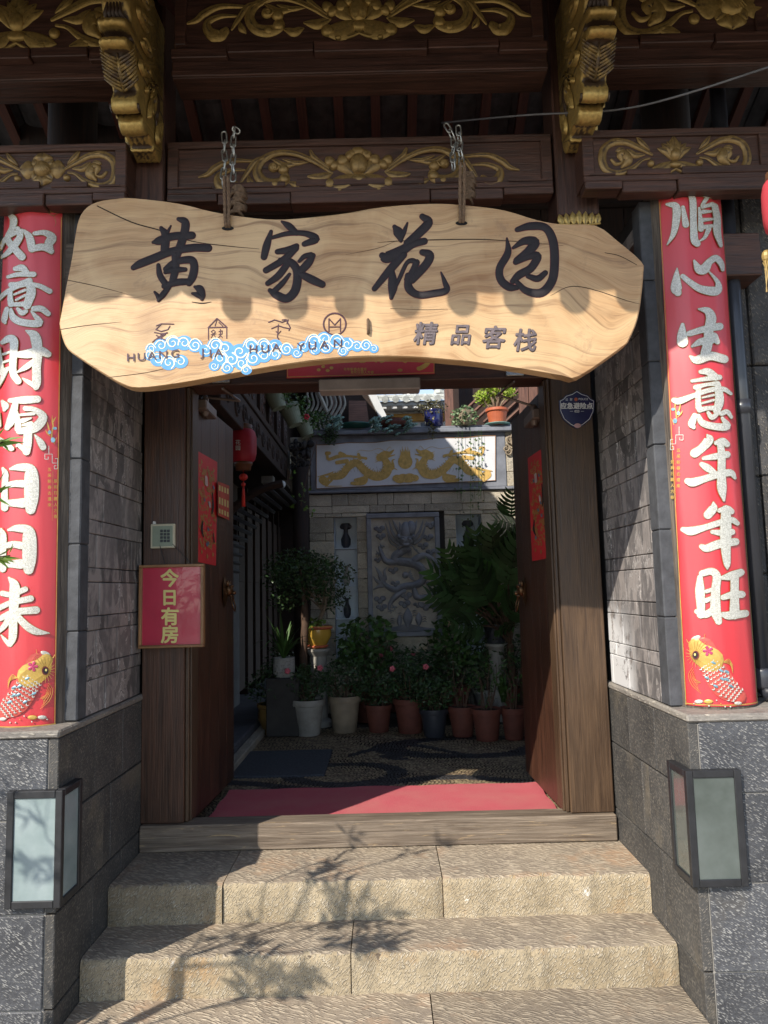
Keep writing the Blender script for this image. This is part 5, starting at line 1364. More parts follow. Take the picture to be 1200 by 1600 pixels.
# door posters: generic folk figure pattern, printed
def poster(s):
    X = -.846 if s < 0 else .752
    if s < 0: crn = [(307, 704), (339, 722), (337, 884), (308, 878)]
    else: crn = [(825, 716), (853, 697), (861, 871), (832, 877)]
    g = on_x(X, -s)
    xn = .0
    # leaf is slightly angled: follow it
    def leafx(y): f = (y-3.345)/.76; return (-.872+(-.835+.872)*f) if s < 0 else (.772+(.745-.772)*f)
    def G(u, v, h=0):                                # u,v in 0..1
        top = [crn[0][k]*(1-u)+crn[1][k]*u for k in (0, 1)]; bot = [crn[3][k]*(1-u)+crn[2][k]*u for k in (0, 1)]
        px, py = top[0]*(1-v)+bot[0]*v, top[1]*(1-v)+bot[1]*v
        p = atX(px, py, X); 
        for _ in range(3): p = atX(px, py, leafx(p.y))
        return Vector((leafx(p.y)-s*(h+.0015), p.y, p.z))
    o0 = empty('door_poster', G(.5, 1), 'red and gold printed door poster on the inner face of the %s door leaf' % ('left' if s < 0 else 'right'), 'poster', 'pair of door posters')
    q = MB(); n = 6; vs = []; fs = []
    for j in range(n+1):
        for i in range(n+1): vs.append(G(i/n, j/n))
    for j in range(n):
        for i in range(n): f = (j*(n+1)+i, j*(n+1)+i+1, (j+1)*(n+1)+i+1, (j+1)*(n+1)+i); fs.append(f if s > 0 else tuple(reversed(f)))
    q.add(vs, fs); q.build('sheet', REDP, o0)
    random.seed(20+s)
    def R_(P, w_, m_, k): m_.ribbon([(u, v*5.3, ww) for (u, v), ww in zip(P, w_)], lambda a_, b_, h_=0: G(a_, b_/5.3, h_), 0, .0006+k*.00002, flat=True, seg=4)
    go = MB(); bl = MB(); bk = MB(); wt = MB()
    # ornate pattern: crown-like sprays, robe swirls, lance, tassels - all generic ornament
    k = 0
    for i in range(120):
        k += 1; u, v = random.uniform(.15, .85), random.uniform(.1, .85); a = random.uniform(0, 6.3); r_ = random.uniform(.05, .12)
        R_([(u, v), (u+r_*math.cos(a), v+.35*r_*math.sin(a)), (u+r_*1.6*math.cos(a+.8), v+.4*r_*math.sin(a+.8))], (.03, .06, .02), go, k)
    for i in range(22):
        k += 1; u, v = .5+.3*math.sin(i*1.7), .14+i*.034; R_([(u-.08, v), (u, v-.02), (u+.08, v+.005)], (.02, .03, .02), go, k)
    for (u, v) in ((.2, .9), (.5, .93), (.8, .9), (.2, .08), (.8, .1)): R_([(u, v-.02), (u+.02, v), (u, v+.02)], (.03, .09, .03), go, 60)
    for i in range(6): u, v = random.uniform(.2, .8), random.uniform(.2, .85); R_([(u, v), (u+.03, v+.02)], (.06, .09), bl, i+170)
    R_([(.75, .32), (.78, .45), (.72, .52)], (.04, .09, .04), bk, 180); R_([(.25, .62), (.2, .7), (.28, .76)], (.05, .1, .05), bk, 181); R_([(.8, .7), (.85, .78)], (.04, .06), bk, 182)
    R_([(.42, .2), (.44, .27)], (.12, .14), wt, 183); R_([(.6, .42), (.62, .46)], (.1, .1), wt, 184)
    go.build('gold_pattern', m_plain('poster_gold', (.42, .2, .05), .5, .2, 20, 0), o0); bl.build('blue_pattern', m_plain('poster_blue', (.1, .18, .25), .5), o0); bk.build('black_pattern', INK, o0); wt.build('pale_pattern', m_plain('poster_pale', (.55, .4, .38), .5), o0)
poster(-1); poster(1)
# small notice beyond the left poster
def Gx(u, v, h=0):
    px = 340*(1-u)+358*u; y0 = 752+7*u; y1 = 805+8*u; p = atX(px, y0*(1-v)+y1*v, -.838); return Vector((-.838+h+.001+.0, p.y, p.z))
t = empty('small_notice', Gx(.5, 1), 'small red and yellow notice at the edge of the left door leaf', 'notice')
q = MB(); q.add([Gx(0, 0), Gx(1, 0), Gx(1, 1), Gx(0, 1)], [(3, 2, 1, 0)]); q.build('sheet', m_plain('orange_red_sheet', (.5, .05, .02), .5), t)
q = MB()
for v, w_ in ((.18, .16), (.55, .2), (.85, .14)):
    for u in (.15, .38, .62, .85): q = MB(); q.ribbon([(u-.07, v, w_), (u+.07, v, w_)], Gx, 0, .001, flat=True, seg=1, cap=False); q.build('printed_block', YELLET, t)
# horizontal red banner over the lintel
gH = on_y(3.192)
t = empty('lintel_banner', gH(564, 590), 'red horizontal banner with gold print on the lintel, half hidden by the name board', 'banner')
q = MB(); q.prism([gH(449, 505), gH(448, 591), gH(679, 584), gH(679, 500)], (0, .003, 0)); q.build('paper', RED, t)
q = MB(); 
for A_, B_ in (((448.8, 589.2), (678.4, 582.4)), ((449.5, 540), (449.3, 589)), ((678.2, 535), (678.2, 582))): q.ribbon([(*A_, .9), (*B_, .9)], gH, 0, .0008, flat=True, seg=1)
for i, (ch, x) in enumerate((('財', 510), ('源', 560), ('廣', 610), ('進', 655))): q.text(ch, gH, x, 540, 56, .03, .001)
q.text('年年新春去還來', gH, 555, 577, 5.2, .01, .001); q.text('景和日麗人方春', gH, 566, 581.8, 5.2, .01, .001)
for (x, y) in ((498, 578), (505, 573), (512, 579), (518, 575)): q.disc(x, y, 3, 2.4, gH, .0004, .001)
q.disc(655, 576, 4.2, 3.4, gH, .0005, .001); q.ribbon([(658, 575, 7), (666, 570, 7), (674, 562, 3)], gH, .0004, .0012); q.disc(625, 578.5, 4, 2.4, gH, .0005, .001)
q.build('gold_print', GOLDL, t)

# =====================================================================
# INSIDE: FLOOR, CARPET, MAT
# =====================================================================
FZ = .56
mm = MB(); mm.box(-4, 4, 3.285, 20, .3, FZ-.012); struct(mm.build('courtyard_floor', GROUT))
random.seed(2)
def dark_pat(x, y):
    u, v = (x-.0), (y-4.9)
    s1 = abs(math.hypot((x-.55)/1.3, (y-5.0)*1.5)-.42) < .09; s2 = abs(v*1.1-.22*math.sin(u*6+1)) < .055 and -.25 < x < .9
    s3 = abs(math.hypot(x+.25, (y-4.35)*1.3)-.3) < .06; s4 = abs(y-4.12-.1*math.sin(x*5)) < .05; s5 = math.hypot((x-.1)*1.0, (y-4.75)*1.8) < .17 and math.sin(x*30+y*20) > -.4
    return s1 or s2 or s3 or s4 or s5
pb = MB()
ico = [(0, 0, .5), (1, 0, .12), (.31, .95, .12), (-.81, .59, .12), (-.81, -.59, .12), (.31, -.95, .12)]
y = 3.32
while y < 5.75:
    x = -.98+random.uniform(0, .02)
    step = .017 if y < 5.1 else .022
    while x < .95:
        if not (-.84 < x < .78 and 3.36 < y < 3.97) and not (x < -.36 and 4.30 < y < 4.98):
            a = random.uniform(-.5, .5)+(1.2*math.sin(x*5+y*4)); L = step*random.uniform(.72, .95); W_ = L*random.uniform(.5, .7)
            pb.mi = 1 if dark_pat(x, y) else 0
            ca, sa = math.cos(a), math.sin(a)
            pb.add([(x+L*p*ca-W_*r*sa, y+L*p*sa+W_*r*ca, FZ-.006+.010*z) for p, r, z in ico], [(0, 1, 2), (0, 2, 3), (0, 3, 4), (0, 4, 5), (0, 5, 1)])
        x += step*1.25
    y += step
pb.mi = 0
o = pb.build('pebble_mosaic', [PEBL, PEBD], smooth=True); o['kind'] = 'stuff'; o['label'] = 'pebble mosaic floor of tan stones with dark swirls'; o['category'] = 'pebbles'
# carpet
vs = []; fs = []; nx, ny = 40, 16
mm = MB(); cz = .575
for j in range(ny+1):
    for i in range(nx+1):
        u, v = i/nx, j/ny; y = 3.292+(3.985-3.292)*v; x = -.832+(.775+.832)*u; y += (.004*math.sin(u*31)+.003*math.sin(u*77) if j in (0, ny) else 0); x += (.004*math.sin(v*17) if i in (0, nx) else 0)
        vs.append((x, y, cz+.002*math.sin(u*23)*math.sin(v*5)+.0015*random.random()))
for j in range(ny):
    for i in range(nx): b0 = j*(nx+1)+i; fs.append((b0, b0+1, b0+nx+2, b0+nx+1))
mm.add(vs, fs); mm.box(-.825, .768, 3.302, 3.972, .555, .571)
tag(mm.build('red_carpet', CARPET, smooth=True), 'faded red carpet lying just inside the threshold', 'carpet')
q = MB(); q.cbox(-.92, -.362, 4.305, 4.97, .55, .566, .003); tag(q.build('doormat', MATB), 'blue-grey ribbed doormat left on the pebble floor', 'doormat')
q = MB(); q.cbox(-3, -.97, 4.3, 8.5, .4, .64, .01); struct(q.build('side_path', CONC))
q = MB(); q.cbox(-.965, -.90, 4.0, 6.6, .5, .60, .006); tag(q.build('path_kerb', YARD), 'low stone kerb between the side path and the pebble floor', 'kerb')

# =====================================================================
# COURTYARD WALL WITH DRAGON RELIEF
# =====================================================================
WY = 6.4
CW = empty('courtyard_wall', (.3, WY, FZ), 'pale stone block wall at the back of the courtyard, dragon relief set in it', 'stone wall')
mm = MB(); mm.box(-.62, -.425, WY+.025, WY+.3, FZ, 2.90); mm.box(-.225, .64, WY+.025, WY+.3, FZ, 2.9); mm.box(.862, 1.9, WY+.025, WY+.3, FZ, 2.9); mm.box(-.43, -.22, WY+.025, WY+.3, 2.262, 2.9); mm.box(.64, .865, WY+.025, WY+.3, 2.29, 2.9); mm.box(-.63, 1.9, WY+.2, WY+.32, FZ, 2.9); mm.build('core', MORTAR, CW)
random.seed(8)
rowsz = [.56, .70, .80, .95, 1.05, 1.19, 1.245, 1.36, 1.44, 1.58, 1.70, 1.78, 1.92, 2.03, 2.10, 2.235, 2.27, 2.335, 2.44]
excl_r = (-.13, .54, 1.25, 2.268)
for r in range(len(rowsz)-1):
    z0, z1 = rowsz[r], rowsz[r+1]
    segs = [(-.638, -.424), (-.226, .642), (.862, 1.9)] if z1 < 2.25 else [(-.638, 1.9)]
    if z1 <= 1.0: segs = [(-.638, 1.9)]
    out = []
    for (a, b_) in segs:
        if z0 < excl_r[3]-.01 and z1 > excl_r[2]+.01:
            if a < excl_r[0] < b_: out += [(a, excl_r[0]), (excl_r[1], b_)]
            else: out.append((a, b_))
        else: out.append((a, b_))
    for (a, b_) in out:
        x = a
        while x < b_-.01:
            L = random.choice((.14, .2, .26, .33)); x2 = min(x+L, b_)
            if b_-x2 < .06: x2 = b_
            q = MB(); q.cbox(x+.002, x2-.002, WY-random.uniform(0, .010), WY+.025, z0+.0015, z1-.0015, .004, .0015); q.build('stone', YARD, CW); x = x2
# banner zone frame, ledge, coping
q = MB(); q.cbox(-.64, 1.9, WY-.03, WY+.2, 2.446, 2.47, .004); q.build('ledge', RELF, CW)
q = MB(); q.cbox(-.62, 1.10, WY-.012, WY+.02, 2.472, 2.955, .004); q.build('banner_surround', RELF, CW)
q = MB(); q.cbox(-.70, 1.9, WY-.06, WY+.3, 2.958, 2.995, .005); q.build('coping', RELF, CW)
q = MB(); q.cbox(-.68, 1.9, WY-.03, WY+.3, 2.997, 3.02, .005); q.build('coping', RELF, CW)
for i, (z0, z1) in enumerate(((2.472, 2.60), (2.602, 2.80), (2.802, 2.955))):
    q = MB(); q.cbox(1.104, 1.45, WY-.01, WY+.025, z0, z1, .006, .002); q.build('stone', YARD, CW)
    q = MB(); q.cbox(-.80, -.624, WY-.004, WY+.1, z0, z1, .006, .002); q.build('stone', YARD, CW)
# corner capital
q = MB(); g = on_y(WY-.02); random.seed(9)
for i in range(26): q.disc(455+random.uniform(0, 34), 690+random.uniform(0, 44), random.uniform(3, 8), random.uniform(3, 7), g, .03, random.uniform(0, .04), rot=random.uniform(0, 3))
for i in range(6): q.spiral(458+random.uniform(0, 28), 692+random.uniform(0, 38), 7, g, 1.3, 1, i, 3, .02, .06)
tag(q.build('carved_corner', m_plain('dark_carved_wood', (.03, .026, .026), .7), smooth=True), 'dark carved corner block left of the gold dragon banner', 'carving')
q = MB(); g = on_y(WY-.012); random.seed(10)
for i in range(12): q.spiral(787+random.uniform(0, 26), 678+random.uniform(0, 30), 6, g, 1.3, 1, i, 3, .012, .012)
tag(q.build('carved_swirl', BEIGEP, smooth=True), 'pale carved cloud swirl right of the gold dragon banner', 'carving')
# niches
for (x0, x1, zt, lab) in ((-.424, -.226, 2.262, 'left'), (.642, .862, 2.29, 'right')):
    t = empty('wall_niche', ((x0+x1)/2, WY, 1.0), 'tall pale blue niche with glass shelves %s of the dragon relief' % lab, 'niche')
    q = MB(); q.box(x0, x1, WY+.17, WY+.19, 1.0, zt); q.box(x0+.0005, x0+.004, WY+.03, WY+.17, 1.0, zt); q.box(x1-.004, x1-.0005, WY+.03, WY+.17, 1.0, zt); q.build('lining', NICHE, t)
    for z in (1.35, 1.63, 1.96):
        q = MB(); q.cbox(x0+.005, x1-.005, WY+.01, WY+.165, z, z+.008, .001); q.build('glass_shelf', NICHE, t)
    for k, z in enumerate((1.358, 1.638, 1.968)):
        v = MB(); r_ = .03 if k < 2 else .04
        v.lathe([(r_*.5, 0), (r_, .03), (r_*1.1, .08), (r_*.5, .13), (r_*.45, .16), (r_*1.2, .2 if k == 2 else .17), (r_*.9, .22 if k == 2 else .175)], 14, ((x0+x1)/2, WY+.09, z))
        if k == 2: v.ball(((x0+x1)/2-.03, WY+.08, z+.19), .022); v.ball(((x0+x1)/2+.03, WY+.08, z+.19), .022)
        tag(v.build('vase', m_vase if k else WHITEP, smooth=True) if False else v.build('vase', [GREYP, WHITEP, STEM][(2-k) if k == 2 else k], smooth=True), 'small %s vase on the %s shelf of the %s niche' % (('dark', 'white', 'dark brown eared')[k] if k != 2 else 'dark eared', ('lowest', 'middle', 'top')[k], lab), 'vase')
# dragon relief
gD = on_y(WY-.030)
DR_ = empty('dragon_relief', atY(632, 1000, WY-.03), 'dark slate relief panel of a coiling dragon among clouds set in the courtyard wall', 'relief panel')
a, b_ = atY(572, 805, WY-.04), atY(692, 993, WY-.04)
X0, X1, Z0, Z1 = a.x, b_.x, b_.z, a.z+.012
fwd = .042
for (p, q_, r_, s_) in ((X0, X1, Z1-fwd, Z1), (X0, X1, Z0, Z0+fwd)):
    q = MB(); q.cbox(p, q_, WY-.05, WY+.02, r_, s_, .005); q.build('frame_bar', RELF, DR_)
for (p, q_) in ((X0, X0+fwd), (X1-fwd, X1)):
    q = MB(); q.cbox(p, q_, WY-.05, WY+.02, Z0+fwd+.0005, Z1-fwd-.0005, .005); q.build('frame_bar', RELF, DR_)
q = MB(); q.box(X0+fwd-.002, X1-fwd+.002, WY-.028, WY+.01, Z0+fwd-.002, Z1-fwd+.002); q.build('ground_slab', RELB, DR_)
KX, KY, KS = 565, 790, 7.27
def gd(u, v, h=0): return gD(KX+u/KS, KY+v/KS, h)
q = MB(); H = .035
body = [(500, 500, 70), (400, 560, 105), (390, 620, 100), (500, 640, 100), (620, 670, 100), (690, 740, 95), (690, 850, 90), (600, 905, 85), (480, 920, 80), (390, 955, 75), (310, 930, 60), (240, 870, 50), (200, 800, 30)]
q.ribbon(body, gd, H, .001)
Q = catmull(body, 8)
for i in range(6, len(Q)-8, 1):
    x, y, w_ = Q[i]; q.disc(x, y, w_*.33, 7, gd, .007, H*.92, rot=math.atan2(Q[i+1][1]-Q[i-1][1], Q[i+1][0]-Q[i-1][0])+PI/2, n=8)
for P in ([(250, 900, 60), (190, 920, 40), (130, 960, 6)], [(250, 880, 60), (180, 860, 40), (130, 800, 6)], [(250, 850, 50), (200, 760, 40), (150, 690, 6)], [(270, 830, 40), (260, 740, 26), (290, 700, 5)]): q.ribbon(P, gd, H*.8, .001, True)
q.ribbon([(380, 640, 80), (300, 640, 70), (250, 600, 60), (215, 510, 45), (200, 470, 25)], gd, H, .002); q.ribbon([(600, 620, 80), (680, 570, 75), (760, 580, 60), (830, 630, 40)], gd, H, .002)
q.ribbon([(480, 970, 60), (400, 1020, 70), (330, 1100, 50), (310, 1170, 30)], gd, H, .002); q.ribbon([(600, 960, 60), (630, 1040, 75), (720, 1040, 55), (820, 990, 35)], gd, H, .002)
for (x, y) in ((190, 540), (230, 460), (820, 680), (860, 640), (330, 1190), (370, 1150), (840, 980), (790, 960)):
    for a in range(4): q.ribbon([(x, y, 16), (x+24*math.cos(a*1.3), y+24*math.sin(a*1.3), 12), (x+38*math.cos(a*1.3+.4), y+38*math.sin(a*1.3+.4), 3)], gd, H*.7, .002, seg=3)
# head with mane
for P in ([(420, 440, 40), (330, 360, 34), (270, 200, 8)], [(420, 400, 36), (350, 300, 34), (310, 170, 8)], [(440, 350, 30), (390, 240, 34), (350, 160, 8)], [(600, 430, 40), (680, 360, 34), (740, 180, 8)], [(600, 390, 36), (660, 290, 34), (700, 160, 8)], [(580, 340, 30), (610, 240, 34), (630, 160, 8)], [(400, 470, 24), (330, 420, 20), (290, 330, 5)], [(620, 500, 20), (650, 540, 14), (720, 540, 5)], [(450, 330, 30), (440, 240, 30), (430, 190, 10)]): q.ribbon(P, gd, H*.9, .002, True)
q.disc(500, 290, 60, 110, gd, H*1.2, .004); q.disc(560, 260, 55, 90, gd, H*1.1, .004); q.disc(500, 400, 95, 60, gd, H*1.5, .004)
for s in (-1, 1):
    q.disc(503+s*42, 388, 24, 17, gd, .018, H*1.5); q.ribbon([(503+s*15, 372, 14), (503+s*50, 355, 16), (503+s*85, 372, 10)], gd, .014, H*1.4); q.disc(503+s*85, 350, 22, 24, gd, .02, H*.9)
    q.ribbon([(503+s*20, 470, 10), (503+s*70, 460, 14), (503+s*110, 520, 10), (503+s*140, 545, 4)], gd, .01, H*1.2)
    q.disc(503+s*24, 440, 20, 14, gd, .02, H*1.55)
q.disc(503, 450, 44, 20, gd, .022, H*1.5); q.disc(500, 500, 70, 36, gd, H*1.1, .008)
for k in range(9): q.ribbon([(440+k*15, 510, 10), (436+k*16, 545, 8), (440+k*15, 575, 3)], gd, .01, H*.8, seg=3)
q.disc(497, 790, 36, 38, gd, .03, .002)
for k in range(5): q.petal(530, 800, 560+k*12, 730+k*32, 26, gd, .02, .002)
def cloud(u, v, s=1):
    for (a, b_, r_) in ((-30, 0, 22), (25, -5, 24), (0, 24, 20)):
        q.disc(u+a*s, v+b_*s, r_*s*1.15, r_*s, gd, .013, .001); q.spiral(u+a*s, v+b_*s, r_*s*.8, gd, 1.3, 1 if a > 0 else -1, 0, 7*s, .006, .012)
for (u, v, s_) in ((205, 260, 1.2), (220, 345, 1.1), (785, 215, 1.25), (755, 355, 1.2), (700, 450, 1.2), (790, 520, 1.1), (190, 610, .9), (360, 730, 1.1), (385, 880, 1.0), (815, 810, 1.3), (780, 880, .9), (210, 1060, 1.3), (230, 1150, 1.2), (510, 1020, 1.3), (490, 1110, 1.3), (730, 1130, 1.5), (820, 1130, 1.2), (640, 1120, 1.0)): cloud(u, v, s_)
for (u, v, w_, h_) in ((525, 1290, 110, 240), (430, 1320, 60, 150), (650, 1300, 80, 160)): q.petal(u, v+h_*.45, u, v-h_*.55, w_, gd, .028, .001)
for s in (0, 1):
    for (u, v) in ((200, 1290), (350, 1290), (240, 1340), (715, 1270), (870, 1260), (440, 1230), (605, 1200)):
        for k in range(3): q.ribbon([(u-28, v+k*26, 4), (u, v-12+k*26, 12), (u+28, v+k*26, 4)], gd, .012, .001, seg=3)
for k in range(6): q.ribbon([(170, 1400+k*10, 8), (350, 1385+k*10-(k*3), 9), (530, 1350+k*14, 10), (700, 1385+k*8, 9), (880, 1400+k*10, 8)], gd, .012+.002*k, .001, seg=5)
q.build('dragon_carving', RELF, DR_, smooth=True)
# gold dragon banner on cloth
gB = on_y(WY-.016)
BN = empty('dragon_banner', atY(635, 765, WY-.016), 'white cloth banner with two gold dragons and a flaming pearl above the relief', 'banner')
BX, BYY, BS = 480, 670, 3.871
def gb(u, v, h=0): return gB(BX+u/BS, BYY+v/BS, h)
q = MB(); n = 24; vs = []; fs = []
for j in range(9):
    for i in range(n+1):
        u = i/n; vt = 98+(42-98)*u+4*math.sin(u*25); vb = 362+(312-362)*u+2*math.sin(u*16); x = 56+(1138-56)*u
        vs.append(gb(x, vt+(vb-vt)*j/8, .003*math.sin(u*18+j)*.6+.004))
for j in range(8):
    for i in range(n): f = (j*(n+1)+i, (j+1)*(n+1)+i, (j+1)*(n+1)+i+1, j*(n+1)+i+1); fs.append(f)
q.add(vs, fs); q.build('cloth', CLOTH, BN, smooth=True)
q = MB(); q.ribbon([(56+(1082)*i/12, 98-56*i/12+4*math.sin(i/12*25), 4) for i in range(13)], gb, .002, .006, seg=3); q.ribbon([(56+(1082)*i/12, 362-50*i/12, 3) for i in range(13)], gb, .002, .006, seg=3); q.ribbon([(56, 98, 4), (56, 362, 4)], gb, .002, .006); q.ribbon([(1138, 42, 4), (1138, 312, 4)], gb, .002, .006); q.build('hem_cord', m_plain('brown_cord', (.3, .15, .07), .8), BN)
q = MB(); LAY = [0]
_rb = q.ribbon
def _lay(P, g, h=.004, h0=0, **k):
    LAY[0] += 1; return _rb(P, g, h, h0+LAY[0]*.000012, **k)
q.ribbon = _lay
def dragon(mf):
    def G(u, v, h=0):
        x, y = mf(u, v); return gb(x, y, h)
    body = [(130, 300, 16), (160, 290, 40), (210, 280, 44), (250, 230, 46), (300, 208, 46), (350, 255, 48), (410, 288, 52), (470, 275, 54), (490, 230, 50), (465, 180, 38)]
    q.ribbon(body, G, 0, .0062, flat=True, seg=6); Q = catmull(body, 8)
    for i in range(2, len(Q)-3, 2):
        x, y, w_ = Q[i]; dx, dy = Q[i+1][0]-Q[i-1][0], Q[i+1][1]-Q[i-1][1]; l = math.hypot(dx, dy); nx, ny = dy/l, -dx/l
        q.ribbon([(x+nx*w_*.4, y+ny*w_*.4, 9), (x+nx*(w_*.5+12), y+ny*(w_*.5+12), 1)], G, 0, .0063, flat=True, cap=False, seg=1)
    q.ribbon([(440, 175, 46), (470, 155, 42), (500, 148, 22), (522, 130, 8)], G, 0, .0064, flat=True); q.ribbon([(470, 175, 20), (505, 165, 10), (530, 158, 5)], G, 0, .0065, flat=True)
    for k in range(5): q.ribbon([(445, 160+k*6, 10), (410, 150+k*14, 1)], G, 0, .0066, flat=True, cap=False, seg=1)
    q.ribbon([(470, 135, 3), (430, 120, 2), (380, 135, 2), (320, 130, 2), (300, 145, 1.5)], G, 0, .0064, flat=True); q.ribbon([(480, 130, 3), (500, 110, 2), (510, 125, 1)], G, 0, .0064, flat=True)
    for P in ([(355, 285, 26), (345, 320, 34), (300, 330, 26), (270, 330, 18)], [(490, 250, 22), (520, 235, 18), (515, 195, 12), (530, 185, 3)], [(520, 235, 8), (545, 250, 3)], [(110, 320, 50), (95, 310, 50)], [(150, 310, 14), (120, 340, 14)], [(110, 348, 6), (210, 347, 3)], [(120, 150, 14), (130, 185, 18), (180, 170, 22), (240, 165, 14), (330, 175, 14), (355, 180, 18)], [(180, 205, 22), (240, 195, 26)], [(200, 150, 24), (225, 160, 22)], [(120, 150, 26), (135, 148, 20)], [(310, 155, 18), (320, 180, 20)], [(65, 290, 4), (130, 275, 12), (160, 260, 3)], [(290, 310, 16), (340, 300, 22)]): q.ribbon(P, G, 0, .0067, flat=True, seg=4)
dragon(lambda u, v: (u, v)); dragon(lambda u, v: (1187-u-4, v-(593-u)*.0-28*(1-(u/593))*1.35))
q.disc(593, 200, 44, 44, gb, .0004, .0064); 
for k in range(7): q.ribbon([(565+k*9, 175, 14), (570+k*8, 150, 10), (562+k*10+4*math.sin(k), 125-18*(k % 2), 1)], gb, 0, .0065+k*.00002, flat=True, cap=False, seg=3)
for (u, v, a, b_) in ((545, 300, 30, 22), (580, 295, 34, 22), (620, 292, 34, 22), (650, 298, 26, 20), (560, 315, 30, 14), (610, 312, 34, 14)): q.disc(u, v, a, b_, gb, .0004, .0088+u*.0000006)
q.build('gold_dragons', GOLDF, BN)
q = MB(); 
for (u, v) in ((540, 300), (590, 300), (640, 298)): q.spiral(u, v, 14, gb, 1.2, 1, 0, 1.2, .0003, .0096)
for k in range(14): 
    for s_ in (0, 1):
        u = 200+k*20; q.ribbon([(u if not s_ else 1187-u, (250+20*math.sin(k)) if not s_ else 240, 1.5), ((u+8) if not s_ else 1179-u, 262, 1)], gb, 0, .0075, flat=True, seg=1, cap=False)
q.build('brown_linework', m_plain('brown_print_line', (.2, .12, .04), .7), BN)

# =====================================================================
# LEFT HOUSE (dark gallery), right side wall, houses beyond
# =====================================================================
LH = empty('timber_house', (-1.6, 7, FZ), 'dark timber gallery house along the left side of the courtyard', 'house')
HX = -.82; ZS = 2.57; ZT = 4.62
def part(nm, mt_, x0, x1, y0, y1, z0, z1, uv='box', par=None, c=.004):
    q = MB(); q.cbox(min(x0, x1), max(x0, x1), y0, y1, z0, z1, c); return q.build(nm, mt_, par or LH, uv=uv)
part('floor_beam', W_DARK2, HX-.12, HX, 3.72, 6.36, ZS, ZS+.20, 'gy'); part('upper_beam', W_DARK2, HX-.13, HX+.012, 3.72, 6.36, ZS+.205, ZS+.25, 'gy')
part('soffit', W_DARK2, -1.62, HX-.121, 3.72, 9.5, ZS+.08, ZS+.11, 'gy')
y = 3.74; k = 0
while y < 6.2:                                     # balcony panels with frames
    part('panel_post', W_DARK2, HX-.06, HX+.004, y, y+.035, ZS+.252, ZS+.60, 'gz'); q = part('balcony_panel', W_DARK2, HX-.04, HX-.02, y+.036, y+.399, ZS+.252, ZS+.58, 'gy')
    f = MB(); gg = (lambda u, v, h=0, y=y: Vector((HX-.02+h, y+.22+u, ZS+.42-v)))
    for (u, v) in ((-.08, 0), (.08, 0), (0, -.07), (0, .07)): f.spiral(u, v, .05, gg, 1.3, 1, u*30, .014, .008, 0)
    f.build('panel_carving', W_DARK, q, smooth=True); y += .40
part('rail', W_DARK2, HX-.07, HX+.02, 3.72, 6.36, ZS+.602, ZS+.65, 'gy')
f = MB()
for i in range(11):
    gg = (lambda u, v, h=0, y=3.9+i*.23: Vector((HX+h, y+u, ZS+.1-v))); f.spiral(0, 0, .065, gg, 1.5, 1 if i % 2 else -1, 0, .02, .012, 0); f.petal(.06, .0, .17, -.02, .04, gg, .012)
f.build('beam_carving', W_DARK2, LH, smooth=True)
part('upper_wall', W_DARK2, -1.9, HX-.25, 3.72, 9.5, ZS+.65, ZT-.3, 'gz')
q = MB(); q.add([(HX-1.6, 3.5, ZT+.35), (HX+.16, 3.5, ZT-.25), (HX+.16, 9.6, ZT-.25), (HX-1.6, 9.6, ZT+.35), (HX-1.6, 3.5, ZT+.45), (HX+.16, 3.5, ZT-.17), (HX+.16, 9.6, ZT-.17), (HX-1.6, 9.6, ZT+.45)], [(0, 3, 2, 1), (4, 5, 6, 7), (0, 1, 5, 4), (2, 3, 7, 6), (1, 2, 6, 5), (0, 4, 7, 3)]); q.build('roof', ROOFT, LH)
# ground floor wall with added opening cut to let sun onto the yellow pot
XW = -1.6; wy0, wy1, wz0, wz1 = 4.42, 4.72, 2.30, 2.64
part('wall', W_DARK2, XW-.04, XW, 3.4, wy0, FZ, ZS+.08, 'gz'); part('wall', W_DARK2, XW-.04, XW, wy1, 6.2, FZ, ZS+.08, 'gz'); part('wall', W_DARK2, XW-.04, XW, wy0, wy1, FZ, wz0, 'gz')
part('wall', W_DARK2, -1.75, -1.62, 3.4, 9.6, FZ, wz0-.1, 'gz'); part('wall', W_DARK2, -1.52, -1.42, 6.2, 9.6, FZ, ZS+.08, 'gz')
part('stone_base', CONC, XW-.02, -1.28, 6.1, 6.55, FZ, 2.05)
for i in range(7):
    y0 = 6.6+i*.42; q = part('door_panel', W_DARK2, -1.36, -1.31, y0, y0+.38, .72, 2.42, 'gz'); part('stile', W_DARK2, -1.38, -1.285, y0+.385, y0+.415, .66, 2.6, 'gz')
    part('lattice', W_DARK2, -1.312, -1.300, y0+.05, y0+.33, 1.7, 2.3, 'gz', q)
part('end_wall', W_DARK2, -1.9, -.5, 9.5, 9.6, FZ, 3.5, 'gz')
# slatted arch over the passage
t = empty('slatted_arch', (-.95, 6.0, 1.2), 'dark curved slatted arch over the passage left of the courtyard wall', 'arch')
for i in range(13):
    a = .05+i*.11; r_ = .62; q = MB(); cx0, cz0 = -.62, 1.75
    x0 = cx0-r_*math.cos(a); z0 = cz0+r_*math.sin(a)
    q.tube([Vector((x0, 5.2, z0)), Vector((x0, 6.3, z0))], .018, 5); q.build('slat', m_slat if 'm_slat' in globals() else globals().setdefault('m_slat', m_plain('dark_slat', (.035, .035, .038), .6)), t)
q = MB(); q.tube([Vector((-.62-.62*math.cos(a), 5.18, 1.75+.62*math.sin(a))) for a in [i*.12 for i in range(13)]], .03, 6); q.build('rib', W_DARK2, t)
# wooden column at the wall's left end, grey step base
q = MB(); q.lathe([(.07, 0), (.07, 2.1)], 14, (-.70, 6.3, FZ)); tag(q.build('corner_column', W_DARK2, uv='gz', smooth=True), 'dark round column at the left end of the courtyard wall', 'column')
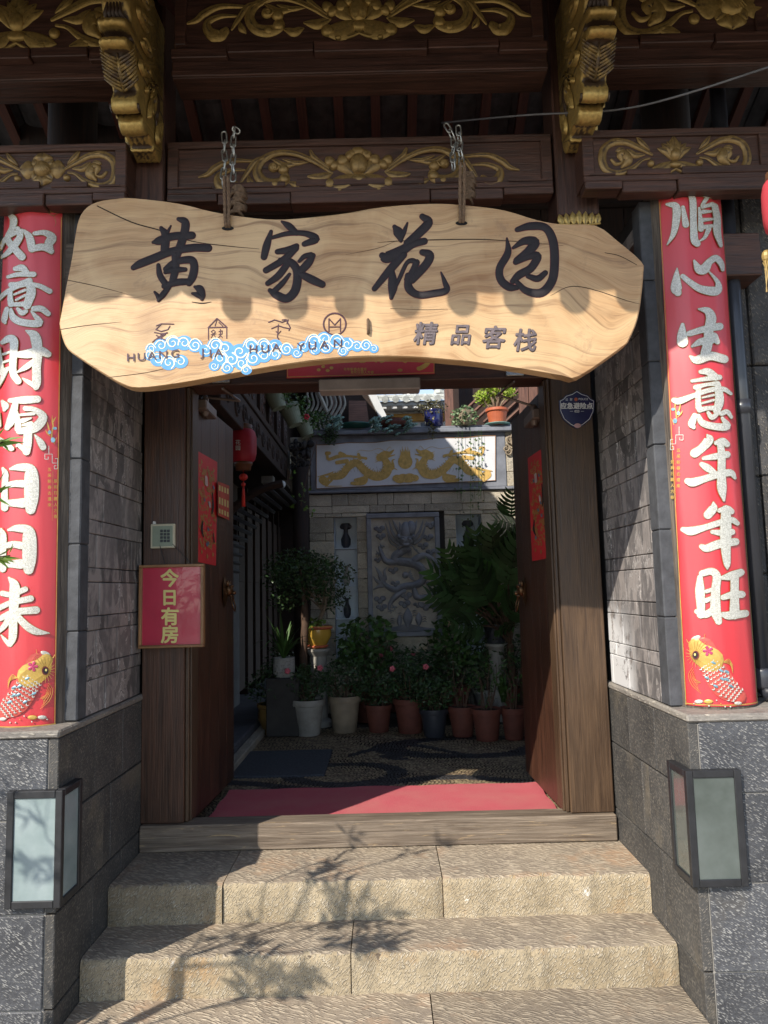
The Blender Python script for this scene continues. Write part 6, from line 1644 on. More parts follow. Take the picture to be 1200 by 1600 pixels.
# CCTV + box
t = empty('security_camera', atY(440, 757, 6.0), 'small white dome camera under the gallery', 'camera')
q = MB(); p = atY(440, 757, 6.0); q.ball(tuple(p), .034, .034, .034, 14, 8); q.build('dome', WHITE, t, smooth=True); q = MB(); q.ball((p.x, p.y-.022, p.z), .018, .016, .018); q.build('lens', BLACK, t, smooth=True)
p = atY(419, 751, 6.05); q = MB(); q.cbox(p.x-.05, p.x+.05, 6.0, 6.1, p.z-.03, p.z+.035, .005); tag(q.build('junction_box', WHITEP), 'pale junction box beside the dome camera', 'junction box')

# right boundary wall of the courtyard
q = MB(); q.box(1.35, 1.55, 3.3, 6.7, .3, 2.7); tag(q.build('boundary_wall', PLAST), 'white plaster boundary wall behind the right door leaf', 'wall')

# houses beyond
m_win = m_plain('dark_window', (.06, .07, .1), .3)
def house_tile(x0, x1, Yf, z0, lab):
    t = empty('tiled_house', ((x0+x1)/2, Yf, z0), lab, 'house')
    def Z(y): return atY(650, y, Yf).z
    q = MB(); q.box(x0, x1, Yf, Yf+2.0, FZ, Z(643)); q.build('wall', PLAST, t)
    q = MB(); q.cbox(x0, x1, Yf-.05, Yf, Z(659), Z(647), .01); q.build('frieze', OCHRE, t)
    q = MB(); q.cbox(x0-.1, x1+.1, Yf-.35, Yf+.1, Z(642), Z(635), .01); q.build('eave_board', PLAST, t)
    n = int((x1-x0+.2)/.155); ze = Z(633); zt = Z(619)
    for i in range(n):
        x = x0-.1+i*.155
        q = MB(); q.tube([Vector((x+.08, Yf-.4, ze)), Vector((x+.08, Yf+.02, zt))], .045, 8); q.tube([Vector((x+.08, Yf-.42, ze-.01)), Vector((x+.08, Yf-.38, ze))], .052, 8); q.build('cover_tile', ROOFW, t)
        q = MB(); q.cbox(x+.02, x+.10, Yf-.33, Yf-.30, Z(646), Z(642.3), .004); q.build('dentil', PLAST, t)
    q = MB(); q.add([(x0-.1, Yf-.4, ze-.03), (x1+.1, Yf-.4, ze-.03), (x1+.1, Yf+.05, zt), (x0-.1, Yf+.05, zt)], [(0, 1, 2, 3)]); q.build('pan_tiles', ROOFW, t)
    q = MB(); q.cbox(x0-.1, x1+.1, Yf+.0, Yf+.12, Z(621), Z(615.5), .012); q.build('ridge', ROOFW, t)
    for xa in (.32, .62):
        q = MB(); q.cbox(xa, xa+.19, Yf-.01, Yf+.02, Z(674), Z(661), .005); w_ = q.build('window', m_win, t)
z_e = atY(660, 672, 11).z
house_tile(-.05, 1.06, 11.0, 4.02, 'white house with pale barrel-tiled ridge roof and ochre frieze in the gap above the wall')
q = MB(); p = atY(641, 609, 14); q.lathe([(.16, 0), (.16, 1.0), (.1, 1.04)], 18, (p.x, 14, p.z-1.0)); tag(q.build('water_tank', STEEL, smooth=True), 'pale metal water tank above the tiled ridge', 'water tank')
q = MB(); q.lathe([(.1, 0), (.08, .3), (.12, .32), (.05, .6), (.02, .9)], 8, (.93, 11.1, atY(699, 613, 11).z)); q.v = [(a, b, atY(699, 613, 11).z+(c-atY(699, 613, 11).z)*.28) for a, b, c in q.v]; tag(q.build('roof_finial', ROOFW), 'grey stone finial at the right end of the tiled ridge', 'finial')
q = MB(); q.cbox(-.95, 3.0, 6.72, 8.2, 2.84, 2.9, .01); tag(q.build('sun_blocking_slab', ROOFT), 'unseen slab added behind the courtyard wall to keep sun out of the passage', 'roof')  # unseen slab, added to stop sun and sky light reaching the passage
# right brown timber house
RH = empty('brown_house', (2.3, 8.8, FZ), 'brown timber house with dark rafters behind the potted jade plant', 'house')
def prt(nm, mt_, x0, x1, y0, y1, z0, z1, uv='box'): return part(nm, mt_, x0, x1, y0, y1, z0, z1, uv, RH)
p0 = atY(707, 600, 8.6); p1 = atY(719, 670, 8.6)
prt('corner_post', W_HOUSE, .78, .88, 8.55, 8.65, 2.4, 4.6, 'gz'); prt('dark_wall', W_DARK2, .88, 4, 8.9, 9.0, 2.0, 5.2, 'gz')
for i in range(10):
    q = MB(); xx = .85+i*.13; q.tube([Vector((xx+.9, 8.62, 4.35)), Vector((xx, 8.62, 3.55))], .02, 4); q.build('rafter', W_HOUSE, RH)
for i in range(4): prt('wall_board', W_HOUSE, 1.48+i*.1, 1.575+i*.1, 7.6, 7.66, 2.4, 4.4, 'gz')
prt('plaster_panel', PLAST, 2.02, 2.6, 7.9, 8.0, 3.0, 4.6)
for i in range(6):
    q = MB(); q.tube([Vector((1.95+i*.14, 7.2, 3.62+i*.06)), Vector((2.1+i*.14, 7.7, 3.75+i*.06))], .05, 8); q.build('eave_tile', ROOFT, RH)
prt('side_wall', W_HOUSE, 1.55, 3.5, 7.68, 7.8, 2.0, 4.4, 'gz')
# dark roofed house behind the left part of the wall
DH = empty('dark_house', (-.6, 8.5, FZ), 'dark timber house with a white edged gable behind the succulents', 'house')
q = MB(); q.box(-2, -.08, 9.4, 9.5, FZ, 5.4); q.build('wall', W_DARK2, DH)
a0, a1 = atY(580, 600, 8.4), atY(609, 660, 8.4)
q = MB(); q.add([a0, a0+Vector((-.09, 0, 0)), a1+Vector((-.09, 0, 0)), a1, a0+Vector((0, .6, 0)), a0+Vector((-.09, .6, 0)), a1+Vector((-.09, .6, 0)), a1+Vector((0, .6, 0))], [(0, 1, 2, 3), (4, 7, 6, 5), (0, 3, 7, 4), (1, 5, 6, 2), (0, 4, 5, 1)]); q.build('white_barge_board', PLAST, DH)
q = MB(); P = [atY(500, 540, 8.5), atY(556, 560, 8.5), atY(607, 662, 8.5), atY(500, 700, 8.5)]; q.prism(P, (0, .8, 0)); q.build('gable', W_DARK2, DH)
q = MB(); P = [atY(545, 626, 8.3), atY(572, 626, 8.3), atY(578, 670, 8.3), atY(545, 670, 8.3)]; q.prism(P, (0, .1, 0)); q.build('wall_board', W_HOUSE, DH)
for x in (519, 531): 
    q = MB(); q.tube([atY(x, 600, 8.2), atY(x, 668, 8.2)], .03, 6); q.build('post', W_DARK, DH)
# curvy white railing
t = empty('curved_railing', atY(500, 680, 6.9), 'white railing of wavy bars above the hanging pots', 'railing')
for i in range(9):
    q = MB(); x0 = 474+i*7; P = [atY(x0+14, 588, 6.9), atY(x0+6, 612, 6.9), atY(x0+9, 632, 6.9), atY(x0-2, 655, 6.9), atY(x0, 676, 6.9)]
    q.tube([tuple(p) for p in catmull([tuple(p) for p in P], 5)], .012, 6); q.build('bar', WHITEP, t, smooth=True)
q = MB(); q.tube([atY(492, 600, 6.88), atY(512, 645, 6.88)], .02, 6); q.build('rail', WHITEP, t)

# =====================================================================
# LANTERNS
# =====================================================================
def lantern(c, R_, H_, mt_, lab, sc=1, tassel=True, txt=True):
    t = empty('red_lantern', (c.x, c.y, c.z-H_/2), lab, 'lantern')
    q = MB(); n = 16; prof = [(.72, -.5), (.9, -.42), (1.0, -.25), (1.02, 0), (1.0, .25), (.9, .42), (.72, .5)]
    vs = []; fs = []
    for (r_, z) in prof:
        for k in range(32):
            th = 2*PI*k/32; rr = R_*r_*(1 if k % 4 else 1.035); vs.append((c.x+rr*math.cos(th), c.y+rr*math.sin(th), c.z+z*H_))
    for i in range(6):
        for k in range(32): fs.append((i*32+k, i*32+(k+1) % 32, (i+1)*32+(k+1) % 32, (i+1)*32+k))
    q.add(vs, fs); q.build('shade', mt_, t, smooth=True)
    q = MB(); q.lathe([(R_*.72, 0), (R_*.74, .01*sc), (R_*.68, .012*sc), (R_*.7, .03*sc), (R_*.5, .035*sc)], 20, (c.x, c.y, c.z+H_*.5)); q.lathe([(R_*.5, -.05*sc), (R_*.58, -.048*sc), (R_*.62, -.02*sc), (R_*.7, -.018*sc), (R_*.72, 0)], 20, (c.x, c.y, c.z-H_*.5)); q.build('cap_ring', LANG, t, smooth=True)
    q = MB(); zb = c.z-H_*.5-.05*sc; q.ball((c.x, c.y, zb-.04*sc), .027*sc, .027*sc, .022*sc, 12, 8); q.ball((c.x, c.y, zb-.085*sc), .014*sc); q.tube([Vector((c.x, c.y, zb)), Vector((c.x, c.y, zb-.1*sc))], .002, 5)
    if tassel:
        q.lathe([(.006*sc, 0), (.009*sc, -.03*sc), (.012*sc, -.12*sc)], 10, (c.x, c.y, zb-.1*sc))
    q.tube([Vector((c.x, c.y, c.z+H_*.5)), Vector((c.x, c.y, c.z+H_*.5+.35*sc))], .0015, 4)
    q.build('tassel', m_tas, t, smooth=True)
    return t
m_tas = m_plain('red_tassel', (.5, .03, .02), .7)
c_ = atY(380, 697, 4.4); lt_ = lantern(c_, .078, .20, LANR, 'dark red octagonal lantern with tassel hanging inside beyond the left door')
g_ = on_cyl(c_.x, c_.y, .0805); q = MB()
for i, ch in enumerate('花园'): q.text(ch, g_, 372, 691+i*9, 8, .02, .0015)
q.build('white_lettering', WHITE, lt_)
c_ = atY(1221, 322, 2.0)
lantern(c_, .05, .155, LANP, 'faded pink-red lantern cut by the right edge of the picture', .8)
p = atY(1199, 440, 2.02); q = MB()
for i in range(12): q.tube([p+Vector((random.uniform(-.01, .02), random.uniform(-.01, .01), .06)), p+Vector((random.uniform(-.015, .025), random.uniform(-.01, .01), -.03))], .0015, 4)
q.ball((p.x+.005, p.y, p.z+.075), .016, .012, .02); tag(q.build('gold_tassel', GOLDB), 'dull gold tassel under the pink lantern at the right edge', 'tassel')

# =====================================================================
# PLANTS
# =====================================================================
def leaves(mm, c, rx, ry, rz, n, L, W_, shell=.35, droop=.2, pts=None):
    for i in range(n):
        while True:
            p = Vector((random.uniform(-1, 1), random.uniform(-1, 1), random.uniform(-1, 1)))
            if shell < p.length < 1: break
        if pts: b0 = Vector(random.choice(pts)); p = b0+Vector((p.x*rx, p.y*ry, p.z*rz))
        else: p = Vector((c[0]+p.x*rx, c[1]+p.y*ry, c[2]+p.z*rz))
        d = Vector((random.gauss(0, 1), random.gauss(0, 1), random.gauss(-droop, .7))).normalized()
        s_ = d.cross(Vector((random.gauss(0, 1), random.gauss(0, 1), random.gauss(0, 1)))).normalized(); nn = d.cross(s_)
        l = L*random.uniform(.6, 1.2); w_ = W_*random.uniform(.7, 1.1)
        mm.add([p, p+d*l*.45+s_*w_*.5+nn*w_*.12, p+d*l, p+d*l*.45-s_*w_*.5+nn*w_*.12, p+d*l*.5], [(0, 1, 4), (1, 2, 4), (2, 3, 4), (3, 0, 4)])
def pot_mesh(c, r, h, style='flare', n=24):
    q = MB()
    if style == 'flare': pr = [(r*.68, 0), (r*.70, .004), (r*.9, h*.8), (r*.9, h*.82), (r, h*.83), (r*1.02, h*.86), (r*1.0, h), (r*.93, h), (r*.9, h*.9)]
    elif style == 'urn': pr = [(r*.62, 0), (r*.66, h*.06), (r*.58, h*.1), (r*.7, h*.2), (r*.98, h*.55), (r*.96, h*.85), (r*1.05, h*.9), (r*1.05, h), (r*.9, h), (r*.85, h*.92)]
    else: pr = [(r*.8, 0), (r*.95, h*.1), (r, h*.5), (r*.97, h*.95), (r*1.0, h), (r*.9, h), (r*.88, h*.92)]
    q.lathe(pr, n, c); return q
def potted(c, r, h, pm, style, lab, lm=None, crown=(0, 0, 0), n=300, L=.05, W_=.02, stems=6, name='potted_shrub', cat='potted plant', group=None, flowers=0, fm=None, stemm=None, tilt=0):
    t = empty(name, c, lab, cat, group)
    pot_mesh(c, r, h, style).build('pot', pm, t, smooth=False); autosmooth(t.children[0], 30)
    q = MB(); q.lathe([(.001, h*.93), (r*.9, h*.93)], 20, c, cap=False); q.build('soil', SOIL, t)
    if lm:
        rx, rz, ht = crown; cc = (c[0], c[1], c[2]+h+ht)
        q = MB()
        for i in range(stems):
            a = random.uniform(0, 6.3); rr = rx*random.uniform(.3, .9); e = Vector((c[0]+rr*math.cos(a), c[1]+rr*math.sin(a)*.7, cc[2]+rz*random.uniform(-.4, .7)))
            s_ = Vector((c[0]+r*.3*math.cos(a), c[1]+r*.3*math.sin(a), c[2]+h*.9)); q.tube([s_, (s_+e)/2+Vector((random.uniform(-.03, .03), 0, .03)), e], [.006, .004, .002], 5)
        q.build('stems', stemm or STEM, t)
        q = MB(); leaves(q, cc, rx, rx*.8, rz, n, L, W_, .2); o = q.build('foliage', lm, t)
        if flowers:
            q = MB()
            for i in range(flowers):
                a = random.uniform(0, 6.3); p = Vector((cc[0]+rx*.8*math.cos(a), cc[1]-rx*.6, cc[2]+rz*random.uniform(.2, .9)))
                for k in range(5): q.ball((p.x+.012*math.cos(k*1.257), p.y-.004, p.z+.012*math.sin(k*1.257)), .011, .006, .011, 6, 4)
            q.build('flowers', fm or PINK, t)
    return t
random.seed(31)
def potpx(px, ytop, ybot, wpx, yoff=0):
    p = atZ(px, ybot, FZ-.004); d = p.y+.0; s_ = d/F; return (p.x, p.y+wpx*s_*.35, FZ-.002), wpx*s_*.5, (ybot-ytop)*s_*1.0
GRP = 'flower pots standing on the pebble floor'
front = [(424, 1104, 1150, 47, YELB, 'urn', 'ochre glazed pot with dark rim, leftmost of the front row', .17, LEAFD),
 (480, 1098, 1152, 52, WHITEP, 'flare', 'white pot in the front row, second from the left', .15, LEAFD),
 (538, 1092, 1147, 52, BEIGEP, 'flare', 'cream pot in the front row, third from the left', .17, LEAFD),
 (592, 1105, 1146, 43, TERR, 'flare', 'small terracotta pot right of the cream pot', .14, LEAFD),
 (642, 1096, 1148, 52, TERR, 'flare', 'large terracotta pot left of the dark plastic pot', .16, LEAFD),
 (680, 1112, 1154, 45, GREYP, 'flare', 'dark grey plastic pot in front row', .13, LEAFD),
 (725, 1108, 1153, 45, TERR, 'flare', 'terracotta pot just right of the dark plastic pot', .12, LEAFM),
 (764, 1112, 1160, 48, TERR, 'flare', 'terracotta pot standing foremost on the right', .1, LEAFM),
 (806, 1110, 1158, 40, TERR, 'flare', 'terracotta pot half behind the right door leaf', .1, LEAFM)]
for (px, yt, yb, w_, pm, stl, lab, cr, lm) in front:
    c_, r_, h_ = potpx(px, yt, yb, w_)
    big = px < 700
    potted(c_, r_, h_, pm, stl, lab+(' with dark azalea' if big else ' with thin bare stems'), lm, (cr*1.2 if big else .11, cr*.95 if big else .2, cr*.75 if big else .2), 640 if big else 110, .038, .016, 9 if big else 6, group=GRP, flowers=2 if px in (480, 642) else 0)
back = [(455, 1075, 1118, 50, TERR, 'terracotta pot in the second row behind the ochre pot'), (565, 1072, 1116, 48, TERR, 'terracotta pot in the second row between the cream and small terracotta pots'), (612, 1070, 1114, 46, TERR, 'terracotta pot in the second row under the relief'), (705, 1078, 1116, 50, TERR, 'shallow terracotta pot in the second row behind the dark pot'), (768, 1080, 1118, 54, WHITEP, 'white bowl pot in the second row on the right')]
for i, (px, yt, yb, w_, pm, lab) in enumerate(back):
    c_, r_, h_ = potpx(px, yt, yb, w_); potted(c_, r_, h_, pm, 'flare', lab, LEAFD, (.26, .2, .18), 800, .042, .018, 8, group=GRP, flowers=(2 if i in (1, 2) else 0))
# taller shrubs third row by the wall
for (x, y, r_, rz, ht, lm, lab, n_) in ((-.15, 6.0, .27, .24, .34, LEAFM, 'broad-leaved green plant left of the dragon relief foot', 480), (.56, 6.05, .22, .22, .36, LEAFM, 'round-leaved green plant right of the dragon relief foot', 400), (.95, 5.95, .25, .2, .25, LEAFD, 'dark leafy shrub by the right door leaf', 400), (.25, 5.95, .34, .2, .14, LEAFD, 'low dark shrub below the dragon relief', 800)):
    potted((x, y, FZ), .12, .25, TERR, 'flare', lab, lm, (r_, rz, ht), n_, .065, .045 if lm is LEAFM else .02, 8)
# bonsai in the yellow pot on a white stand
p = atY(497, 1012, 5.85); 
q = MB(); base = (p.x, 5.85, FZ); hs = p.z-FZ-.005
q.lathe([(.10, 0), (.10, .04), (.07, .06), (.065, hs-.06), (.08, hs-.04), (.095, hs-.02), (.095, hs)], 20, base); st_o = q.build('pot_stand', WHITEP); autosmooth(st_o, 30); tag(st_o, 'white baluster pot stand under the yellow glazed pot', 'stand')
ht = atY(497, 982, 5.85).z-p.z
t = empty('bonsai_tree', (p.x, 5.85, p.z), 'spreading small-leaved bonsai in a yellow glazed pot on the white stand', 'bonsai')
q = pot_mesh((p.x, 5.85, p.z), .108, ht+.02, 'urn'); o = q.build('pot', YELP, t); autosmooth(o, 40)
q = MB(); q.lathe([(.108, 0), (.118, .008), (.118, .02), (.108, .026)], 24, (p.x, 5.85, p.z+ht-.006)); q.build('rim', TERR2, t, smooth=True)
q = MB(); q.lathe([(.07, 0), (.085, .012), (.075, .02)], 24, (p.x, 5.85, p.z+.001)); q.build('foot', TERR2, t, smooth=True)
q = MB(); b0 = Vector((p.x, 5.85, p.z+ht)); tops = []
q.tube([b0, b0+Vector((.02, 0, .08)), b0+Vector((.06, -.02, .16)), b0+Vector((.07, 0, .26))], [.02, .016, .012, .008], 8)
random.seed(12)
for i in range(16):
    a = i*.8; s0 = b0+Vector((.03+.002*i, 0, .1+.012*i)); e = b0+Vector((.30*math.cos(a)*random.uniform(.5, 1.1)-.06, .2*math.sin(a), .22+random.uniform(0, .3))); q.tube([s0, (s0+e)/2+Vector((0, 0, .04)), e], [.008, .005, .002], 6); tops.append(tuple(e))
q.build('trunk', STEML, t, smooth=True)
q = MB(); leaves(q, (0, 0, 0), .13, .12, .11, 2100, .035, .02, 0, .1, pts=tops+[(p.x-.05, 5.8, p.z+.45), (p.x+.12, 5.8, p.z+.38), (p.x-.2, 5.8, p.z+.42)]); q.build('foliage', LEAFD, t)
q = MB(); leaves(q, (p.x-.01, 5.78, p.z+ht+.04), .06, .05, .04, 40, .05, .035, 0); q.build('weeds', LEAFL, t)
# second dark slender tree trunk at left
q = MB(); a0 = atY(474, 1090, 5.75); a0.z = FZ
q.tube([a0, atY(474, 1020, 5.75), atY(477, 975, 5.75), atY(474, 930, 5.75), atY(470, 890, 5.75)], [.035, .03, .03, .025, .015], 8); o = q.build('small_tree', STEM, smooth=True); tag(o, 'dark trunked small tree just left of the yellow pot', 'tree')
q = MB(); a1 = atY(462, 890, 5.7); leaves(q, tuple(a1), .27, .2, .17, 900, .035, .02, .1); q.build('crown', LEAFD, o)
# speckled pot with strap leaves
def strap(c, n, L, W_, lm, spread=1.0, seed=1):
    random.seed(seed); q = MB()
    for i in range(n):
        a = random.uniform(0, 6.3); l = L*random.uniform(.6, 1.1); sp_ = random.uniform(.35, 1)*spread; d = Vector((math.cos(a), math.sin(a), 0)); s_ = Vector((-d.y, d.x, 0)); prev = None; vs = []
        for k in range(7):
            t_ = k/6; p = Vector(c)+d*(l*sp_*.75*t_)+Vector((0, 0, l*(1.15*t_-.95*sp_*t_*t_))); ww = W_*(1-t_**2.2)*.5+.0008; vs += [p+s_*ww, p-s_*ww]
        q.add(vs, [(2*k, 2*k+1, 2*k+3, 2*k+2) for k in range(6)])
    return q
p = atY(444, 1058, 5.55)
t = empty('strap_leaf_plant', p, 'strap-leaved plant in a round speckled concrete pot at the left', 'potted plant')
hh = atY(444, 1027, 5.55).z-p.z; pot_mesh(tuple(p), .082, hh, 'tub').build('pot', SPECK, t, smooth=True)
strap((p.x, p.y, p.z+hh*.9), 34, .42, .022, LEAFM, 1, 4).build('leaves', LEAFM, t)
q = MB(); q.cbox(p.x-.12, p.x+.12, 5.45, 5.68, FZ, p.z-.001, .006); tag(q.build('stone_block', m_plain('dark_block', (.05, .045, .04), .9)), 'grey block carrying the speckled pot', 'block')
p = atY(775, 1005, 5.9); t = empty('spider_plant', p, 'dark bowl of trailing strap leaves at the right below the big fan leaves', 'potted plant'); pot_mesh(tuple(p), .10, .15, 'flare').build('pot', GREYP, t); strap((p.x, p.y, p.z+.14), 40, .36, .018, LEAFM, 1.1, 6).build('leaves', LEAFM, t)
q = MB(); q.lathe([(.09, 0), (.09, .05), (.06, .08), (.06, p.z-FZ-.05), (.09, p.z-FZ-.02), (.09, p.z-FZ-.001)], 16, (p.x, 5.9, FZ)); tag(q.build('pot_stand', WHITEP), 'white stand under the bowl of strap leaves on the right', 'stand')
p = Vector((.83, 5.35, FZ+.2)); t = empty('grass_plant', p, 'tuft of long narrow leaves beside the right door leaf', 'plant'); strap((p.x, p.y, FZ+.22), 16, .34, .03, LEAFL, .8, 9).build('leaves', LEAFM, t)
# large split-leaf philodendron
def split_leaf(q, o_, d, up, L, W_, lobes=7):
    d = d.normalized(); s_ = d.cross(up).normalized(); nn = s_.cross(d)
    for k in range(lobes):
        t_ = .0+.92*k/lobes
        for sd in (-1, 1):
            r_ = o_+d*(L*t_)-nn*(L*.22*t_*t_); reach = W_*(.75+.35*math.sin(PI*min(1, t_+.3)))*(1-.5*t_*t_)
            fwd = .30*(1-t_*.2)
            tip = r_+s_*sd*reach+d*(L*fwd)-nn*(reach*.30); b0 = r_-d*L*.045; b1 = r_+d*L*.065
            m0 = r_+s_*sd*reach*.55+d*L*(fwd*.35-.07)-nn*reach*.08; m1 = r_+s_*sd*reach*.55+d*L*(fwd*.35+.085)-nn*reach*.10
            n0 = r_+s_*sd*reach*.85+d*L*(fwd*.75-.055)-nn*reach*.2; n1 = r_+s_*sd*reach*.82+d*L*(fwd*.75+.05)-nn*reach*.2
            F_ = [(0, 1, 2, 3), (1, 4, 5, 2), (4, 6, 5)]
            q.add([b0, m0, m1, b1, n0, n1, tip], F_ if sd > 0 else [tuple(reversed(f)) for f in F_])
    q.tube([o_, o_+d*L*.5-nn*L*.055, o_+d*L*.98-nn*L*.22], [.005, .004, .001], 4)
random.seed(17)
PH = empty('philodendron', (1.0, 5.8, FZ), 'big philodendron with deeply split glossy fan leaves on the right of the courtyard', 'plant')
root = Vector((.98, 5.85, 1.15)); stq = MB()
tgt = [(700, 905, .5), (722, 935, .5), (745, 880, .5), (770, 860, .45), (785, 905, .5), (760, 945, .45), (735, 975, .4), (800, 950, .4), (795, 815, .42), (810, 850, .4), (755, 915, .5), (778, 930, .45), (712, 880, .4), (815, 905, .4), (800, 790, .35), (748, 855, .4), (790, 975, .35), (730, 905, .45), (695, 935, .4), (765, 880, .5), (780, 850, .4), (742, 925, .5), (800, 880, .5), (815, 820, .4), (808, 935, .4), (770, 965, .4)]
for i, (px, py, L) in enumerate(tgt):
    e = atY(px, py, 5.55+.3*random.random()); d = (e-root); 
    if py < 840: stb = Vector((1.15, 5.8, 1.9)); d = e-stb
    else: stb = root
    dn = Vector((d.x*.9+random.uniform(-.12, .12), -.22, d.z*.8-.10)).normalized(); o_ = e-dn*L*.36
    stq.tube([stb, (stb+o_)/2+Vector((0, 0, .06)), o_], [.012, .01, .006], 6)
    q = MB(); split_leaf(q, o_, dn, Vector((random.uniform(-.4, .4), -1.0, .5)), L*.78, .15*L/.45); q.build('leaf', LEAFM if i % 4 == 0 else LEAFD, PH)
stq.tube([Vector((1.0, 5.9, FZ)), root], [.035, .03], 8); stq.tube([Vector((1.05, 5.9, FZ)), Vector((1.15, 5.8, 1.9))], [.03, .015], 8); stq.build('stems', STEM, PH)

# plants on the wall coping
CZ = 3.02
def rosette(q, c, r):
    for ring, (n_, rr, zz) in enumerate(((7, 1, -.1), (6, .72, .25), (5, .42, .5))):
        for k in range(n_):
            a = 2*PI*k/n_+ring*.5; q.ball((c[0]+r*.62*rr*math.cos(a), c[1]+r*.62*rr*math.sin(a)*.9-r*zz*.4, c[2]+r*.62*rr*math.sin(a+1.2)*.6+r*zz*.3), r*.33, r*.33, r*.22, 6, 4)
random.seed(41)
for (xc, yc, w_, lab, mossy) in ((513, 662, 26, 'grey-green succulent rosettes spilling over mossy rim at the left of the coping', 1), (612, 664, 40, 'large cluster of blue-grey succulent rosettes on the middle of the coping', 0)):
    c0 = atY(xc, yc, WY-.1); t = empty('succulent_planter', (c0.x, WY, CZ), lab, 'succulent')
    q = MB()
    for i in range(16 if mossy else 34):
        u = random.uniform(-1, 1); v = random.uniform(-1, 1)*(1-abs(u)*.5); p = atY(xc+(8 if mossy else 0)+u*w_*(.45 if mossy else .9), yc+v*17, WY-.12+random.uniform(-.05, .05)); rosette(q, tuple(p), .036)
    q.build('rosettes', SUCC, t, smooth=True)
    if mossy:
        q = MB(); c1 = atY(500, 655, WY-.05); leaves(q, tuple(c1), .13, .1, .08, 500, .03, .012, 0); c1 = atY(515, 682, WY-.1); leaves(q, tuple(c1), .08, .06, .08, 200, .03, .014, 0); q.build('moss', LEAFD, t)
    else: q = pot_mesh((c0.x+.03, WY+.02, CZ), .13, .07, 'tub'); q.build('bowl', TERR, t)
p = atY(556, 671, WY); q = MB(); q.lathe([(.12, 0), (.15, .03), (.15, .045), (.12, .05)], 20, (p.x, WY+.05, CZ)); tag(q.build('green_tray', m_plain('green_tray', (.02, .09, .07), .4), smooth=True), 'dark green shallow tray on the coping between the succulents', 'tray')
p = atY(679, 675, WY-.03); t = empty('trailing_plant', (p.x, WY, CZ), 'dark blue glazed pot with brown-green trailing plant on the coping', 'potted plant')
pot_mesh((p.x, WY+.02, CZ), .085, .15, 'tub').build('pot', BLUEP, t, smooth=True)
q = MB(); leaves(q, (p.x-.02, WY, CZ+.17), .15, .1, .07, 260, .03, .018, 0); leaves(q, (p.x-.03, WY-.1, CZ-.02), .04, .03, .12, 90, .028, .016, 0); q.build('foliage', m_plain('bronze_leaves', (.1, .09, .035), .5, .3, 10, 0, island=True), t)
p = atY(728, 672, WY-.03); t = empty('ivy_pot', (p.x, WY, CZ), 'round pot overgrown with variegated round-leaved trailer on the coping', 'potted plant')
pot_mesh((p.x, WY+.0, CZ), .08, .13, 'tub').build('pot', BEIGEP, t, smooth=True)
q = MB(); leaves(q, (p.x-.01, WY-.02, CZ+.08), .13, .12, .10, 330, .03, .03, .4)
for (x0, n_) in ((716, 9), (722, 12), (735, 14), (742, 8), (748, 13), (752, 10)):
    for k in range(n_*2):
        pp = atY(x0+random.uniform(-3, 3), 685+k*random.uniform(4, 6), WY-.06); leaves(q, tuple(pp), .008, .008, .008, 1, .026, .024, 0)
q.build('foliage', m_plain('variegated_leaves', (.17, .25, .12), .5, .3, 10, 0, island=True, trans=.2), t)
q = MB()
for x0 in (716, 722, 735, 742, 748, 752): q.tube([atY(x0, 672, WY-.06), atY(x0+1, 730, WY-.06), atY(x0-1, 780 if x0 != 735 else 870, WY-.06)], .0015, 4)
q.build('runners', LEAFM, t)
p = atY(777, 668, WY); t = empty('jade_plant', (p.x, WY, CZ), 'bright yellow-green jade plant in an orange terracotta pot on the coping', 'potted plant')
pot_mesh((p.x+.005, WY+.02, CZ), .10, .15, 'flare').build('pot', TERR2, t); 
q = MB(); pads = []
for (x0, y0, r_) in ((775, 598, 10), (762, 606, 9), (790, 610, 9), (752, 620, 10), (765, 624, 12), (796, 616, 9), (783, 600, 8), (757, 628, 9), (770, 612, 10)):
    pp = atY(x0, y0, WY+.02+random.uniform(-.05, .05)); pads.append((pp, r_*.0055))
for pp, r_ in pads: leaves(q, tuple(pp), r_*1.3, r_, r_*.75, 90, .035, .024, 0, -.6)
q.build('foliage', LEAFY, t)
q = MB(); b0 = Vector((p.x, WY+.02, CZ+.14))
for pp, r_ in pads: q.tube([b0+Vector((random.uniform(-.03, .03), 0, 0)), (b0+pp)/2+Vector((random.uniform(-.02, .02), 0, 0)), pp], [.012, .009, .005], 6)
q.build('trunk', STEML, t, smooth=True)
q = MB(); q.lathe([(.10, 0), (.115, .008), (.115, .014)], 20, (p.x+.005, WY+.02, CZ-.0005+.001)); q.build('saucer', m_plain('green_saucer', (.15, .3, .26), .5), t)
